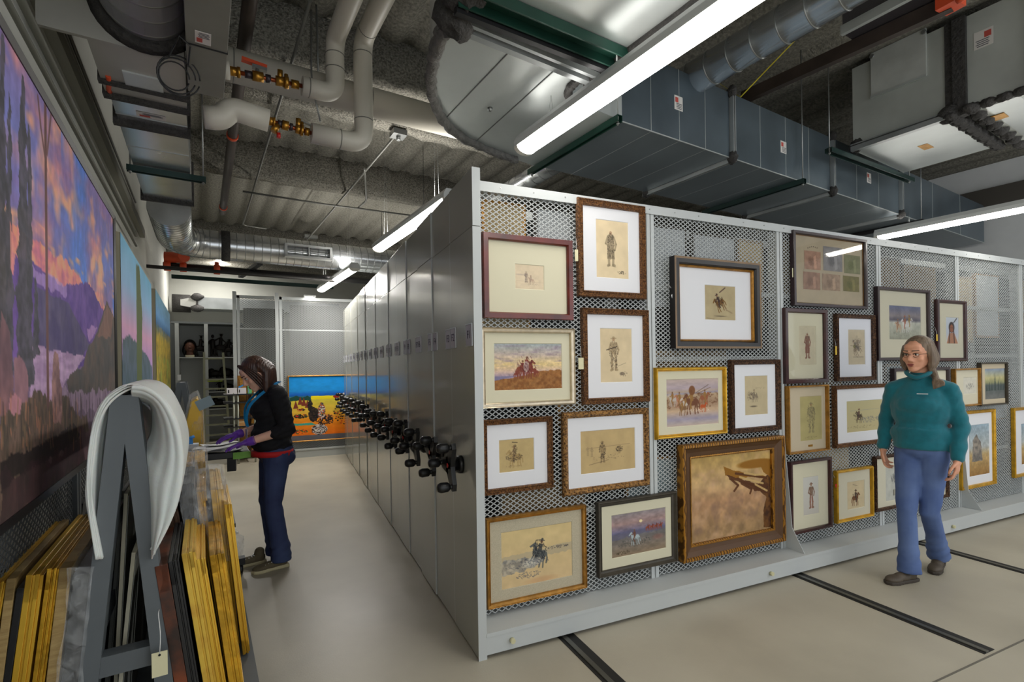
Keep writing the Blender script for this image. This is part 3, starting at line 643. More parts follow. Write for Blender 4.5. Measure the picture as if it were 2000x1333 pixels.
PICS = [
 ('mahogany frame with wide cream mat and tiny faint sketch, top left of the rack', [(944.8, 452), (1119.6, 470.8), (1120.6, 625.4), (944.8, 621.3)], .036, 'flat', MAHOG, MATT_C, (1006, 517, 1063, 566), a_faint, (214, 196, 168), {}),
 ('tall ornate bronze frame at the top rail showing a robed figure drawing', [(1132, 384.8), (1264.6, 402.8), (1261, 584), (1129.7, 579)], .04, 'orn', ORN, MATT_W, (1164.5, 431, 1228, 544), a_robe, (220, 200, 164), {}),
 ('silver gilt frame with riders on a hilltop at sunset', [(939, 638), (1125.8, 643), (1124, 791.5), (941, 798)], .03, 'orn', SILV, MATT_C, (965, 671, 1098, 762), a_prairie, (200, 180, 150), {}),
 ('tall ornate bronze frame with drawing of a standing hatted man reading', [(1139, 601), (1271, 605.7), (1268, 784.7), (1141.5, 792)], .038, 'orn', ORN, MATT_W, (1172.5, 641.6, 1235, 747.5), a_guide, (214, 194, 158), {}),
 ('squarish ornate frame with sketch of a lone horse rider, beside the end panel', [(943, 821), (1081.5, 814.4), (1081.5, 953.5), (944, 971)], .032, 'orn', ORN, MATT_W, (974.5, 857.5, 1043.7, 922), a_rider, (190, 166, 116), {}),
 ('wide gilded bronze frame with small standing figures on tan paper', [(1099.6, 809), (1270.5, 795.5), (1270.5, 948), (1104.4, 973)], .038, 'round', ORNL, MATT_W, (1134, 839, 1241, 922), a_figures, (192, 166, 118), {}),
 ('gold frame with linen mat and galloping rider in blue wash, bottom left', [(949, 1016.6), (1146, 987), (1147.7, 1149), (954.6, 1193.5)], .024, 'orn', GOLDB, LINEN, (979, 1030, 1118, 1140), a_gallop, (216, 192, 138), {}),
 ('dark pewter frame with moonlit riders painting, near the rack base', [(1170.8, 981), (1325, 962.4), (1323, 1101.7), (1169, 1128)], .036, 'scoop', PEWT, MATT_C, (1194.5, 999, 1301, 1082), a_night, (150, 130, 120), {}),
 ('largest picture, heavy brown and gold frame with dark branching shape on ochre', [(1334.6, 872.5), (1535, 850.5), (1536, 1056), (1336.8, 1105)], .1, 'scoop', GOLDD, None, None, a_antlers, (180, 140, 80), dict(depth=.06)),
 ('black frame with gold inner slip and small bucking horse drawing', [(1320.4, 499.4), (1488.7, 515.2), (1485.4, 680), (1316.8, 682)], .05, 'flat', BLKF, MATT_W, (1377, 558, 1437, 626), a_bronc, (176, 160, 124), dict(liner=(.014, GOLDB), depth=.05)),
 ('bright gold frame with riders crossing a river', [(1283.8, 718), (1422.7, 716.6), (1420.7, 848.6), (1281.5, 860)], .026, 'round', GOLD, MATT_C, (1302, 740, 1404, 832), a_river, (190, 160, 140), {}),
 ('dark ornate frame with grey pack horse sketch, right of the river painting', [(1431.6, 702.4), (1529.6, 703), (1523.4, 840.3), (1429, 849.2)], .036, 'orn', ORND, MATT_W, (1455, 734, 1500, 811), a_pack, (190, 174, 140), {}),
 ('large dark frame at the top rail with six small faded studies', [(1554.4, 447.9), (1697, 470), (1693, 602.8), (1548.6, 598)], .026, 'flat', PLUM, None, None, a_six, (182, 168, 142), dict(glass=True)),
 ('tall mahogany frame with cream mat and small reddish figure', [(1536.8, 600.7), (1620.8, 606), (1615.5, 746.4), (1533.6, 751)], .034, 'flat', DMAHOG, MATT_C, (1561, 637, 1594, 713), a_painted, (206, 196, 168), dict(glass=True)),
 ('ornate dark frame with sketch of a rearing horse and rider', [(1637.9, 613.8), (1713.2, 615), (1710.9, 742.5), (1635.2, 746.4)], .034, 'orn', ORND, MATT_W, (1657, 644, 1690, 713), a_lancer, (198, 184, 156), dict(glass=True)),
 ('plum black frame with white horses painting, behind the walking woman head', [(1716.6, 559.2), (1821.7, 567.9), (1815, 704.4), (1715.3, 704.4)], .028, 'flat', PLUM, MATT_P, (1737, 598, 1799, 664), a_patrol, (150, 140, 130), dict(glass=True)),
 ('narrow dark mahogany frame with portrait of a braided figure wearing a feather', [(1836, 585), (1894, 587.6), (1887.3, 707), (1832.2, 705.7)], .034, 'round', DMAHOG, MATT_P, (1848, 620, 1873, 672), a_portrait, (198, 196, 190), dict(glass=True)),
 ('plum frame with pale mat half hidden behind the walking woman shoulder', [(1749.6, 723), (1858.8, 714.3), (1856, 846), (1747, 858)], .03, 'flat', PLUM, MATT_P, (1775, 756, 1836, 815), a_grove, (200, 190, 170), {}),
 ('thin gold-sided frame with small grey grove sketch', [(1865, 720), (1917.5, 720), (1917, 793), (1868.6, 795)], .016, 'flat', GOLDB, MATT_P, (1882, 737, 1908, 770), a_grove, (204, 200, 186), {}),
 ('small dark frame with dusk pines painting', [(1917.5, 708.4), (1971.4, 707.8), (1969, 790.4), (1917, 794)], .016, 'flat', PEWT, MATT_G, (1924, 720, 1964, 780), a_dusk, (150, 150, 140), {}),
 ('tall thin gold frame with scout figure and brass plate on its mat', [(1543.7, 753), (1624, 753), (1618, 881), (1540, 888.7)], .014, 'flat', GOLDB, MATT_G, (1563, 774, 1606, 861), a_scout, (176, 164, 112), dict(depth=.04)),
 ('wide ornate bronze frame with galloping horse on tan ground, left of the walking woman', [(1634.6, 753.3), (1743, 750), (1741, 864), (1631.8, 877)], .032, 'orn', ORN, MATT_W, (1654, 782, 1724, 843), a_chase, (186, 172, 132), {}),
 ('dark mahogany frame with figure in red trousers, low on the rack', [(1546, 903), (1628, 893.7), (1624.8, 1029), (1546, 1048.6)], .024, 'flat', DMAHOG, MATT_C, (1569, 931, 1600, 1006), a_redpants, (204, 200, 190), {}),
 ('small bright gold frame with brown mounted figure', [(1638.5, 919.9), (1710.6, 911.3), (1706, 1011.5), (1634.6, 1024)], .024, 'round', GOLD, MATT_P, (1655, 940, 1689, 994), a_mounted, (204, 186, 150), {}),
 ('large plum brown frame with grey engraving behind the walking woman legs', [(1712.6, 886), (1857, 880), (1853, 970.6), (1712.6, 1003.7)], .024, 'orn', ORND, MATT_P, (1730, 905, 1838, 970), a_engrave, (186, 186, 176), {}),
 ('gold frame with rocky butte painting, right of the walking woman', [(1880.3, 804), (1947.3, 800), (1945.4, 945.2), (1878.3, 960.8)], .03, 'orn', GOLD, MATT_W, (1893, 829, 1933, 929), a_butte, (170, 160, 140), {}),
 ('gold frame cut by the right edge of the view', [(1983.6, 797), (2046, 793), (2046, 920), (1983.6, 937)], .03, 'orn', GOLD, MATT_W, (1995, 826, 2034, 905), a_butte, (170, 160, 140), {}),
]
PROOT = [picture(l, c, fw, st, fm, mm, win, pt, base, **kw) for (l, c, fw, st, fm, mm, win, pt, base, kw) in PICS]
# inner scoop of the largest frame, and its gold slip
def inner(i, fw0, fw1, m, d, name):
    c = PICS[i][1]; dp = PICS[i][9].get('depth', .035); yf = YM-.004; x0, x1, z0, z1 = px_rect(c, yf-dp)
    mb = MB(); ring(mb, x0+fw0, z0+fw0, x1-fw0, z1-fw0, [(0, d[0]), ((fw1-fw0)*.5, d[1]), (fw1-fw0, d[2])], yf); mb.build(name, m, PROOT[i])
inner(8, .028, .086, UMBER, (.0505, .034, .0285), 'scoop'); inner(8, .086, .096, GOLDB, (.034, .036, .028), 'slip')
inner(9, .0, .014, BRZ, (.0515, .052, .0512), 'outer_edge')
inner(12, .026, .03, GOLDB, (.014, .016, .012), 'slip')
# six studies in the large dark frame, and their little captions
r6 = PROOT[12]; y6 = YM-.004-.0095
for n, (l, t, rr, b, c, c2) in enumerate([(1571, 491, 1603, 527, (176, 140, 118), (96, 70, 56)), (1608, 483, 1645, 530, (140, 136, 134), (80, 78, 80)), (1649, 499, 1680, 535, (130, 130, 96), (90, 96, 50)),
        (1569, 532, 1602, 566, (160, 128, 108), (110, 84, 70)), (1606, 536, 1641, 568, (164, 140, 118), (110, 90, 74)), (1647, 540, 1678, 570, (124, 116, 72), (80, 84, 40))]):
    a = onY(l, (t+b)/2, y6); e = onY(rr, (t+b)/2, y6); u = onY((l+rr)/2, t, y6); d = onY((l+rr)/2, b, y6)
    A = Art(e.x-a.x, u.z-d.z, 420, c); A.seed = 50+n; A.mottle(.12, 4); A.hatch(.5, .55, .3, .25, 80, c2, .5, 1.4); A.ell(.4, .55, .16, .22, c2, .35, .8); A.poly([(.55, .3), (.7, .2), (.75, .9), (.6, .95)], tuple(min(255, int(x*1.25)) for x in c), .6)
    A.build('study', r6, (a.x, y6, u.z), (e.x-a.x, 0, 0), (0, 0, d.z-u.z))
cap = MB()
for (cx, cy) in ((1587, 484), (1662, 491)):
    for k in range(6):
        p = onY(cx-9+k*3.6, cy-2.5+abs(k-2.5)*1.2, y6); cap.box(p, (.006, .0006, .009))
cap.build('caption_marks', mat('faded_ink', (120, 108, 92), .8), r6)
# brass plate on the scout picture
p = onY(1583, 871, YM-.004-.0125); MB().box(p, (.05, .002, .016)).build('brass_plate', BRASS, PROOT[20])
p = onY(1749, 962, YM-.004-.0125); MB().box(p, (.05, .002, .05)).build('caption_plate', mat('grey_caption', (150, 146, 132), .8), PROOT[24])
# hanging tags: string and card
def htag(px, py, w, h, label, y=YM-.03, tilt=0, m=TAG, cat='tag'):
    p = onY(px, py, y); r = thing('hanging_tag', label, cat, (p.x, y, p.z-h/2))
    X = Vector((math.cos(tilt), -.25, math.sin(tilt))).normalized(); Z = Vector((-math.sin(tilt), 0, math.cos(tilt)))
    MB().box(p, (w, .001, h), (X, X.cross(Z), Z)).build('card', m, r)
    MB().tube([p+Z*h*.4, p+Z*h*.4+Vector((.004, .006, .03)), p+Z*(h*.5+.07)+Vector((.012, .022, 0))], .0012, 5).build('string', PAPER, r)
htag(1135, 710.5, .034, .07, 'small cream paper tag beside the silver gilt frame')
htag(1126, 499, .02, .07, 'cream paper tag turned edge-on left of the tall robed figure frame')
htag(1317, 583, .03, .06, 'white paper tag tilted against the black and gold frame', tilt=.4, m=PAPER)
htag(1551, 533, .034, .07, 'cream paper tag hanging from the large frame of six studies')
htag(1633, 685, .015, .07, 'yellow paper tag edge-on beside the rearing horse frame', m=mat('yellow_tag', (214, 180, 70), .8))
htag(1830, 660, .015, .06, 'yellow paper tag edge-on beside the braided portrait', m=mat('yellow_tag', (214, 180, 70), .8))
htag(1635, 949, .03, .03, 'red round tag at the left of the small gold mounted figure frame', m=mat('red_tag', (214, 40, 30), .6), tilt=.3)
# pictures hung on the rear face of the front rack, seen as backs through the mesh
rg = random.Random(11); bk = [mat('back_board_white', (190, 194, 196), .9, var=.05), mat('back_board_tan', (190, 168, 126), .9, var=.08), mat('back_board_blue', (140, 156, 160), .9), mat('back_board_brown', (120, 96, 62), .9, var=.1)]
yb = YF+.17+.08
spots = [(1.02, 1.3, 2.15, 2.5, 1), (1.36, 1.9, 1.95, 2.5, 0), (1.0, 1.32, 1.3, 1.85, 1), (1.5, 2.1, 1.15, 1.6, 3), (2.2, 2.55, 1.9, 2.48, 0), (2.6, 3.02, 1.95, 2.46, 0), (3.04, 3.3, 1.8, 2.45, 1), (2.2, 2.9, 1.1, 1.62, 3), (1.1, 1.7, .4, .85, 3), (2.0, 2.8, .35, .9, 2),
         (3.5, 3.95, 2.0, 2.5, 1), (4.7, 5.05, 1.85, 2.45, 3), (5.1, 5.6, 1.8, 2.4, 3), (5.95, 6.25, 1.7, 2.35, 1), (6.3, 6.75, 1.75, 2.4, 0), (3.5, 4.2, 1.0, 1.6, 3), (4.8, 5.5, .9, 1.5, 2), (6.0, 6.9, .9, 1.45, 0), (7.1, 7.7, 1.5, 2.4, 1), (3.7, 4.3, .4, .85, 1)]
bl = ['white', 'tan', 'bluish grey', 'brown']
_bay = ['first', 'second', 'third', 'fourth', 'fifth', 'sixth']; BKL = []
for (x0, x1, z0, z1, c) in spots:
    by = min(5, int((x0-BAYX[0])/BW)); same = [s for s in spots if min(5, int((s[0]-BAYX[0])/BW)) == by and (s[2] > 1.7) == (z0 > 1.7) and (s[2] > .95) == (z0 > .95)]
    pos = sorted(same).index((x0, x1, z0, z1, c)); pw_ = '' if len(same) == 1 else ['leftmost ', 'next ', 'rightmost '][0 if pos == 0 else 2 if pos == len(same)-1 else 1]
    BKL.append('%s%s picture back seen through the %s mesh bay, %s' % (pw_, bl[c], _bay[by], 'near the top' if z0 > 1.7 else 'mid height' if z0 > .95 else 'low down'))
for bki, (x0, x1, z0, z1, c) in enumerate(spots):
    r = thing('framed_picture', BKL[bki], 'picture', ((x0+x1)/2, yb, z0))
    MB().bb((x0+.02, yb, z0+.02), (x1-.02, yb+.008, z1-.02)).build('backing_board', bk[c], r)
    mb = MB(); ring(mb, x0, z0, x1, z1, [(0, -.03), (0, 0), (.02, 0), (.02, -.01)], yb); mb.build('frame', rg.choice([BACKB, GOLDB, PEWT]), r)
# ------------------------------------------------------------------ light fittings
LAMP = mat('lamp_diffuser', (255, 250, 240), .5, emit=1)
LAMP.node_tree.nodes['Principled BSDF'].inputs['Emission Color'].default_value = (1, .965, .9, 1)
LAMP.node_tree.nodes['Principled BSDF'].inputs['Emission Strength'].default_value = 22
UPE = 11
def lamp(p, q, label, group=None, wt=None, up=None, down=0):
    p = Vector(p); q = Vector(q); d = (q-p).normalized(); s = d.cross(UP).normalized(); m = (p+q)/2
    r = thing('strip_light', label, 'ceiling light', m, group)
    def sect(pts, e0, e1):
        return [e0 + s*x + UP*z for x, z in pts], e1-e0
    b = MB(); pts, ex = sect([(-.07, .0), (-.07, .035), (-.045, .075), (.045, .075), (.07, .035), (.07, .0)], p, q); b.prism(pts, ex); b.build('housing', WHITEP, r)
    g = MB(); n = 10; pr = [(.066*math.cos(math.pi*k/n), -.038*math.sin(math.pi*k/n)) for k in range(n+1)]
    pts, ex = sect(pr, p+d*.035, q-d*.035); g.prism(pts, ex); g.build('diffuser', LAMP, r)
    for e in (p, q):
        dd = d if e is p else -d
        c = MB(); pts, ex = sect([(x*1.06, z*1.1) for x, z in pr], e, e+dd*.035); c.prism(pts, ex); c.build('end_cap', mat('translucent_cap', (225, 222, 210), .3), r)
    h = MB()
    for e in (p+d*.3, q-d*.3):
        for k in (-1, 1): h.tube([e+UP*.075+s*.02*k, Vector((e.x, e.y, wt or ZC+.03))], .0009, 5)
    h.build('suspension_wire', STEEL, r)
    ld_ = bpy.data.lights.new('added_up_fill', 'AREA'); ld_.shape = 'RECTANGLE'; ld_.size = .08; ld_.size_y = (q-p).length*.9; ld_.energy = (UPE if up is None else up)*(q-p).length; ld_.color = (1, .97, .92)  # added upward fill above the housing, brightens the ceiling
    lo = bpy.data.objects.new('added_up_fill', ld_); COL.objects.link(lo); lo.parent = r; lo.location = UP*.1
    lo.rotation_euler = Matrix((s, -d, -UP)).transposed().to_3x3().to_euler() if False else (math.pi, 0, -math.atan2(d.x, d.y))
    if down:
        l2 = ld_.copy(); l2.energy = down*(q-p).length; o2 = bpy.data.objects.new('added_down_fill', l2); COL.objects.link(o2); o2.parent = r; o2.location = -UP*.045; o2.rotation_euler = (0, 0, -math.atan2(d.x, d.y))  # added downward fill below the diffuser, brightens the area beneath
ZL = 2.9
def along(px, py, L, sgn=-1, z=ZL): a = onZ(px, py, z); return a, a+DB*L*sgn
a, b = along(1022, 292, 2.44); lamp(a, b, 'bright strip light over the framed pictures, ending left of the large duct', wt=3.105, up=.7)
a2 = onZ(738, 487, ZL); lamp(a2, a2-DB*2.0, 'bright strip light cut off by the tops of the rack ends', down=5)
a3 = onZ(627, 567, ZL); b3 = onZ(693, 524, ZL); lamp(a3, b3, 'short bright strip light over the far aisle, farthest of all', down=20)
a, b = along(1712, 464, 2.44); lamp(a, b, 'strip light at the right behind the mesh rack top', wt=3.105, up=1.2)
lamp(W(-.05, -.9, ZL), W(-.05, -3.1, ZL), 'added unseen strip light behind the viewpoint', 'added lights behind the view')  # added fill lamp out of view, lights the rack end panels
lamp(W(5.0, .4, ZL), W(5.0, -2.0, ZL), 'added unseen strip light behind the viewpoint', 'added lights behind the view')  # second added fill lamp out of view
lamp(W(3.4, 9.6, ZL), W(3.4, 7.2, ZL), 'added unseen strip light over the closed racks', 'added lights over the racks')  # unseen lamp added to light the rack area
lamp(W(.35, 13.2, 3.95), W(.35, 11.8, 3.95), 'added hidden strip light over the far shelving', 'added lights over the shelving', up=4, down=45)  # added lamp hidden behind the spiral duct, brightens the far end

# ------------------------------------------------------------------ ducts
def strut(p, q, label, m=STRUT, w=.041, h=.041, rods=(), zt=None, g='green strut hangers under the ducts'):
    p = Vector(p); q = Vector(q); r = thing('duct_hanger', label, 'duct hanger', (p+q)/2)
    d = (q-p).normalized(); s = d.cross(UP).normalized(); mb = MB()
    pts = [(-w/2, 0), (-w/2, h), (w/2, h), (w/2, 0), (w/2-.009, 0), (w/2-.009, .006), (w/2-.003, .006), (w/2-.003, h-.003), (-w/2+.003, h-.003), (-w/2+.003, .006), (-w/2+.009, .006), (-w/2+.009, 0)]
    mb.prism([p+s*x+UP*z for x, z in pts], q-p); mb.build('strut', m, r)
    for e in rods:
        e = Vector(e); MB().tube([e-UP*.02, Vector((e.x, e.y, zt or ZC))], .005, 8).tube([e-UP*.012, e-UP*.002], .011, 6).build('threaded_rod', STEEL, r)
    return r
def blob(mb, c, r, seed):
    rg = random.Random(seed); n0 = len(mb.v); mb.ell(c, r, seg=12, rings=8)
    for i in range(n0, len(mb.v)):
        v = mb.v[i]; k = 1+rg.uniform(-.14, .14); mb.v[i] = tuple(c[j]+(v[j]-c[j])*k for j in range(3))
STK = mat('white_sticker', (214, 210, 204), .6); STKR = mat('sticker_red', (190, 80, 70), .6); STKB = mat('sticker_print', (90, 90, 96), .7)
def sticker(parent, c, X, Y, w, h):
    X = Vector(X).normalized(); Y = Vector(Y).normalized(); N = X.cross(Y); c = Vector(c)
    # push N towards the camera
    if N.dot(CAM0-c) < 0: N = -N
    o = MB().box(c+N*.001, (w, h, .002), (X, Y, N)).build('sticker', STK, parent)
    m = MB(); m.box(c+N*.0025-X*w*.22+Y*h*.2, (w*.36, h*.34, .001), (X, Y, N)); m.build('printed_mark', STKR, o)
    m = MB()
    for k in range(4): m.box(c+N*.0025+X*w*.05-Y*h*(.05+.11*k), (w*(.7-.1*(k % 2)), h*.045, .001), (X, Y, N))
    m.build('printed_lines', STKB, o)
def seams(mb, O, X, Y, n, w=.004):
    pass
# main rectangular duct, running to the right
ZD = 3.10; HD = .50
pN = [onZ(px, py, ZD) for px, py in ((1212, 236), (1428, 309), (1618, 376), (1754, 420), (1886, 470))]
bN = ab(pN[1])[1]; aa = [ab(p)[0] for p in pN]; bF = ab(onZ(1160, 351, ZD))[1]; bF = max(bF, bN+.6)
duct = thing('rectangular_duct', 'long rectangular galvanised duct running right above the racks, dark blue-grey side with label stickers', 'air duct', W((aa[0]+aa[4])/2, (bN+bF)/2, ZD))
dsec = [(aa[0], aa[1]-.02), (aa[1]+.02, aa[2]-.02), (aa[2]+.02, aa[3]-.02), (aa[3]+.02, aa[4]+.4)]
for k, (x0, x1) in enumerate(dsec):
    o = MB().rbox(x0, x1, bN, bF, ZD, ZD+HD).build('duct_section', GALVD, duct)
    MB().rbox(x0+.004, x1-.004, bN+.004, bF-.004, ZD-.0025, ZD-.0002).build('underside_lit_tone', GALVU, o)  # thin overlay: underside painted lighter than the sides, as if lit
    sm = MB(); n = 3 if k < 2 else 2
    for j in range(1, n+1):
        x = x0+(x1-x0)*j/(n+1)
        sm.rbox(x-.002, x+.002, bN-.002, bF+.002, ZD-.003, ZD+HD+.002)
    sm.build('standing_seam', GALVL, o)
    e = MB(); e.rbox(x0, x1, bN-.003, bN+.003, ZD-.003, ZD+.004); e.build('edge_seam', GALVL, o)
for k in (1, 2, 3):
    x = aa[k]; f = MB(); t = .035
    for s_ in (-.016, .006):
        f.rbox(x+s_, x+s_+.01, bN-t, bN+.002, ZD-t, ZD+HD+t).rbox(x+s_, x+s_+.01, bN-t, bF+t, ZD-t, ZD).rbox(x+s_, x+s_+.01, bF, bF+t, ZD-t, ZD+HD)
    f.build('flange', GALV, duct)
    for j, (b_, z_) in enumerate(((bN-.01, ZD), (bN-.01, ZD+HD), (bF, ZD))):
        c = MB(); blob(c, W(x, b_, z_), (.03, .045, .05), k*5+j); c.build('sealant', MASTIC, duct)
for k, (px, py) in enumerate(((1325, 202), (1530, 288), (1697, 348))):
    p = onB(px, py, bN); sticker(duct, p, DA, UP, .085, .10)
# trapeze hangers under the main duct
def under(px, py, label, m=STRUT, z=ZD-.045, extra=.16):
    p = onZ(px, py, z); a_ = ab(p)[0]
    P = W(a_, bN-extra*.4, z); Q = W(a_, bF+extra*.6, z)
    strut(P, Q, label, m, rods=(W(a_, bN-.045, z), W(a_, bF+.06, z)))
under(1208, 239, 'green strut hanger under the near end of the long duct', STRUT)
under(1572, 358, 'dark green strut hanger under the second section of the long duct', STRUTD)
under(1800, 436, 'dark strut hanger under the far right section of the long duct', BLACKM)
# left elbow of the main duct: curves towards the viewer
ez = ZD
outl = [(1215, 238), (1180, 205), (1150, 160), (1100, 150), (1160, 130), (1215, 95), (1330, 0), (1470, -110), (1010, -110), (906, 12)]
curve_px = [(906, 12), (880, 45), (858, 85), (846, 125), (842, 165), (850, 205), (868, 238), (898, 265), (935, 285), (975, 300), (1008, 312), (1060, 330)]
poly = [onZ(px, py, ez) for px, py in curve_px] + [onZ(1215, 236, ez), onZ(1165, 215, ez), onZ(1128, 200, ez), onZ(1112, 182, ez), onZ(1116, 163, ez), onZ(1150, 145, ez)] + [onZ(906+300, 100, ez)]
el = thing('curved_duct_elbow', 'wide bright galvanised duct elbow with rounded outer edge and grey sealed rim', 'air duct', poly[5])
MB().prism(poly, (0, 0, HD)).build('elbow_body', GALVL, el)
rim = [onZ(px, py, ez-.012) for px, py in curve_px[:-1]]
# smooth the rim
def smooth(pts, n=4):
    out = []
    for i in range(len(pts)-1):
        p0 = pts[max(i-1, 0)]; p1 = pts[i]; p2 = pts[i+1]; p3 = pts[min(i+2, len(pts)-1)]
        for k in range(n):
            t = k/n; out.append(0.5*((2*p1)+(p2-p0)*t+(2*p0-5*p1+4*p2-p3)*t*t+(3*p1-p0-3*p2+p3)*t**3))
    out.append(pts[-1]); return out
def noisy_tube(mb, pts, r, seed, seg=8):
    rg = random.Random(seed); mb.tube([p+Vector((rg.uniform(-1, 1), rg.uniform(-1, 1), rg.uniform(-1, 1)))*r*.18 for p in pts], [r*rg.uniform(.85, 1.15) for _ in pts], seg)
m = MB(); noisy_tube(m, smooth(rim, 6), .03, 4); noisy_tube(m, smooth([p+UP*.05 for p in rim], 6), .026, 5); m.build('sealed_rim', mat('rim_sealant', (112, 110, 106), .6, var=.3, vscale=30, bump=.8, bscale=60), el)
m = MB(); inn = [onZ(px, py, ez-.01) for px, py in ((1128, 200), (1112, 188), (1112, 172), (1124, 160), (1150, 147))]; noisy_tube(m, smooth(inn, 5), .024, 8); m.build('inner_rim', MASTIC, el)
m = MB()
for (p, q) in (((872, 230), (1000, 96)), ((930, 276), (1090, 132))):
    m.bar(onZ(*p, ez-.002), onZ(*q, ez-.002), .005, .004)
m.build('standing_seam', STEEL, el)
p = onZ(957, 211, ez); MB().tube([p, p-UP*.02], [.016, .008], 10).build('drain_stud', STEEL, el)
# flange bar of the elbow
p = onZ(890, 50, ez-.03); q = onZ(1160, 160, ez-.03)
m = MB().bar(p, q, .035, .045).bar(p+DB*(-.05), q+DB*(-.05), .02, .03); m.build('flange', GALV, el)
for (c_, r_, k) in ((p+UP*.04, (.10, .09, .10), 3), (p+UP*.1-DB*.1, (.1, .12, .12), 6), (q, (.06, .07, .05), 4)): m = MB(); blob(m, c_, r_, k); m.build('sealant', MASTIC, el)
# straight duct towards the viewer above the flange
P4 = [onZ(906, 12, ez), onZ(1160, 150, ez)]
aL, bL = ab(P4[0]); aR, bR = ab(P4[1]); b0 = min(bL, bR)-.02
d2 = thing('rectangular_duct', 'bright galvanised duct overhead running towards the viewer, nearest the camera', 'air duct', W((aL+aR)/2, b0-1, ez))
o = MB().rbox(aL-.02, aR, -2.4, max(bL, bR), ez+.004, ez+HD).build('duct_section', GALVL, d2)
m = MB()
for b_ in (b0-.62, b0-1.25): m.rbox(aL-.024, aR+.004, b_-.003, b_+.003, ez, ez+HD)
m.build('standing_seam', STEEL, o)
m = MB(); noisy_tube(m, [W(aR, b_, ez) for b_ in np.linspace(-2.3, b0, 30)], .02, 14); m.build('sealant', MASTIC, d2)
gp, gq = onZ(905, -2, ez-.05), onZ(1222, 128, ez-.05)
st = strut(gp, gq, 'long green strut under the duct overhead, crossing at the top of the view', STRUT, w=.10, h=.05, rods=(gq-(gq-gp).normalized()*.06,))
MB().bar(gp-DB*-.075, gq-DB*-.075, .03, .03).build('rail', BLACKM, st)
# side wall of that duct on the left (vertical galvanised strip)
# ---- big duct with access panel at the upper right
ZR = 3.42
c0 = onZ(1660, 300, ZR); c1 = onZ(1866, 222, ZR); c2 = onZ(1944, 286, ZR); c3 = onZ(1778, 335, ZR)
aR0 = (ab(c0)[0]+ab(c1)[0])/2; bR1 = (ab(c0)[1]+ab(c3)[1])/2; bR0 = (ab(c1)[1]+ab(c2)[1])/2; aR1 = (ab(c2)[0]+ab(c3)[0])/2
dr = thing('rectangular_duct', 'tall grey duct with square access panel at the upper right, bright underside', 'air duct', W((aR0+aR1)/2, (bR0+bR1)/2, ZR))
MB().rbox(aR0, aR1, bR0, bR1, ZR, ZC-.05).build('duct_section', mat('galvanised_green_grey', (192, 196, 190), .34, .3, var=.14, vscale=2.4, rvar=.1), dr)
MB().rbox(aR0+.03, aR1-.02, bR0+.06, bR1-.03, ZR-.003, ZR).build('underside_lit_tone', GALVL, dr)  # pale overlay: light on the duct bottom put into its colour
def onAface(px, py): return onA(px, py, aR0-.004)
ap = [onA(px, py, aR0) for px, py in ((1702, 102), (1810, 60), (1812, 150), (1702, 190))]
bz = [ab(p)[1] for p in ap]; b_a, b_b = (bz[0]+bz[3])/2, (bz[1]+bz[2])/2; z_a = (ap[2].z+ap[3].z)/2; z_b = (ap[0].z+ap[1].z)/2
pn = MB().rbox(aR0-.02, aR0, min(b_a, b_b), max(b_a, b_b), z_a, z_b).build('access_panel', mat('panel_steel', (204, 207, 202), .3, .3, var=.1), dr, bevel=.004)
MB().rbox(aR0-.03, aR0-.02, min(b_a, b_b), max(b_a, b_b), z_a-.012, z_a+.006).build('hinge', GALVL, pn)
mm = MB()
for bb_ in (b_a, b_b): mm.tube([W(aR0-.03, bb_*.93+.07*(b_a+b_b)/2, z_b-.03), W(aR0-.015, bb_*.93+.07*(b_a+b_b)/2, z_b-.03)], .018, 10)
mm.build('latch', STEEL, pn)
fl = MB().rbox(aR0-.05, aR0, bR0, bR1, ZR-.02, ZR+.02).rbox(aR0-.05, aR0, bR0, bR1, ZR+.03, ZR+.04); fl.build('flange', GALV, dr)
m = MB(); m.rbox(aR0-.012, aR0+.03, bR0-.02, bR0+.05, ZR-.01, ZC-.05); m.rbox(aR0-.012, aR1+.02, bR0-.03, bR0+.02, ZR-.03, ZR+.03)
for j in range(8): blob(m, W(aR0-.01+(aR1-aR0)*j/7, bR0+.01, ZR-.005), (.07, .05, .03), j+30)
blob(m, W(aR0, bR0+.03, ZR+.03), (.07, .08, .07), 60); blob(m, W(aR0, bR1-.03, ZR+.03), (.05, .06, .06), 61); m.build('sealant', MASTIC, dr)
MB().rbox((aR0+aR1)/2-.12, (aR0+aR1)/2+.03, (bR0+bR1)/2-.05, (bR0+bR1)/2+.02, ZR-.005, ZR-.002).build('drain_plate', BRASS, dr)
# the next piece of that duct, nearer the viewer
dr2 = thing('rectangular_duct', 'grey duct at the top right corner with white label sticker and thick black seams', 'air duct', W(aR0+.3, bR0-.4, ZR))
gap0 = .06; e1 = onA(1990, 150, aR0+.02); bE = min(ab(e1)[1], bR0-.45)
MB().rbox(aR0+.01, aR1+.15, bE, bR0-gap0, ZR+.02, ZC-.05).build('duct_section', mat('galvanised_green_grey2', (196, 200, 194), .34, .3, var=.15, vscale=2.4, rvar=.1), dr2)
MB().rbox(aR0+.08, aR1+.1, bE+.1, bR0-.16, ZR+.016, ZR+.02).build('underside_lit_tone', GALVL, dr2)  # same pale overlay, painted as a lit bottom
m = MB(); m.rbox(aR0-.03, aR0+.04, bR0-gap0-.02, bR0+.0, ZR-.02, ZC-.05).rbox(aR0-.03, aR0+.04, bE-.12, bE+.01, ZR-.02, ZC-.05)
for j in range(8): blob(m, W(aR0+(aR1-aR0+.15)*j/7, bR0-.1, ZR+.015), (.07, .05, .04), j+40)
for j in range(5): blob(m, W(aR0+.03, bR0-.1-(bR0-bE)*j/5, ZR+.03), (.05, .06, .03), j+50)
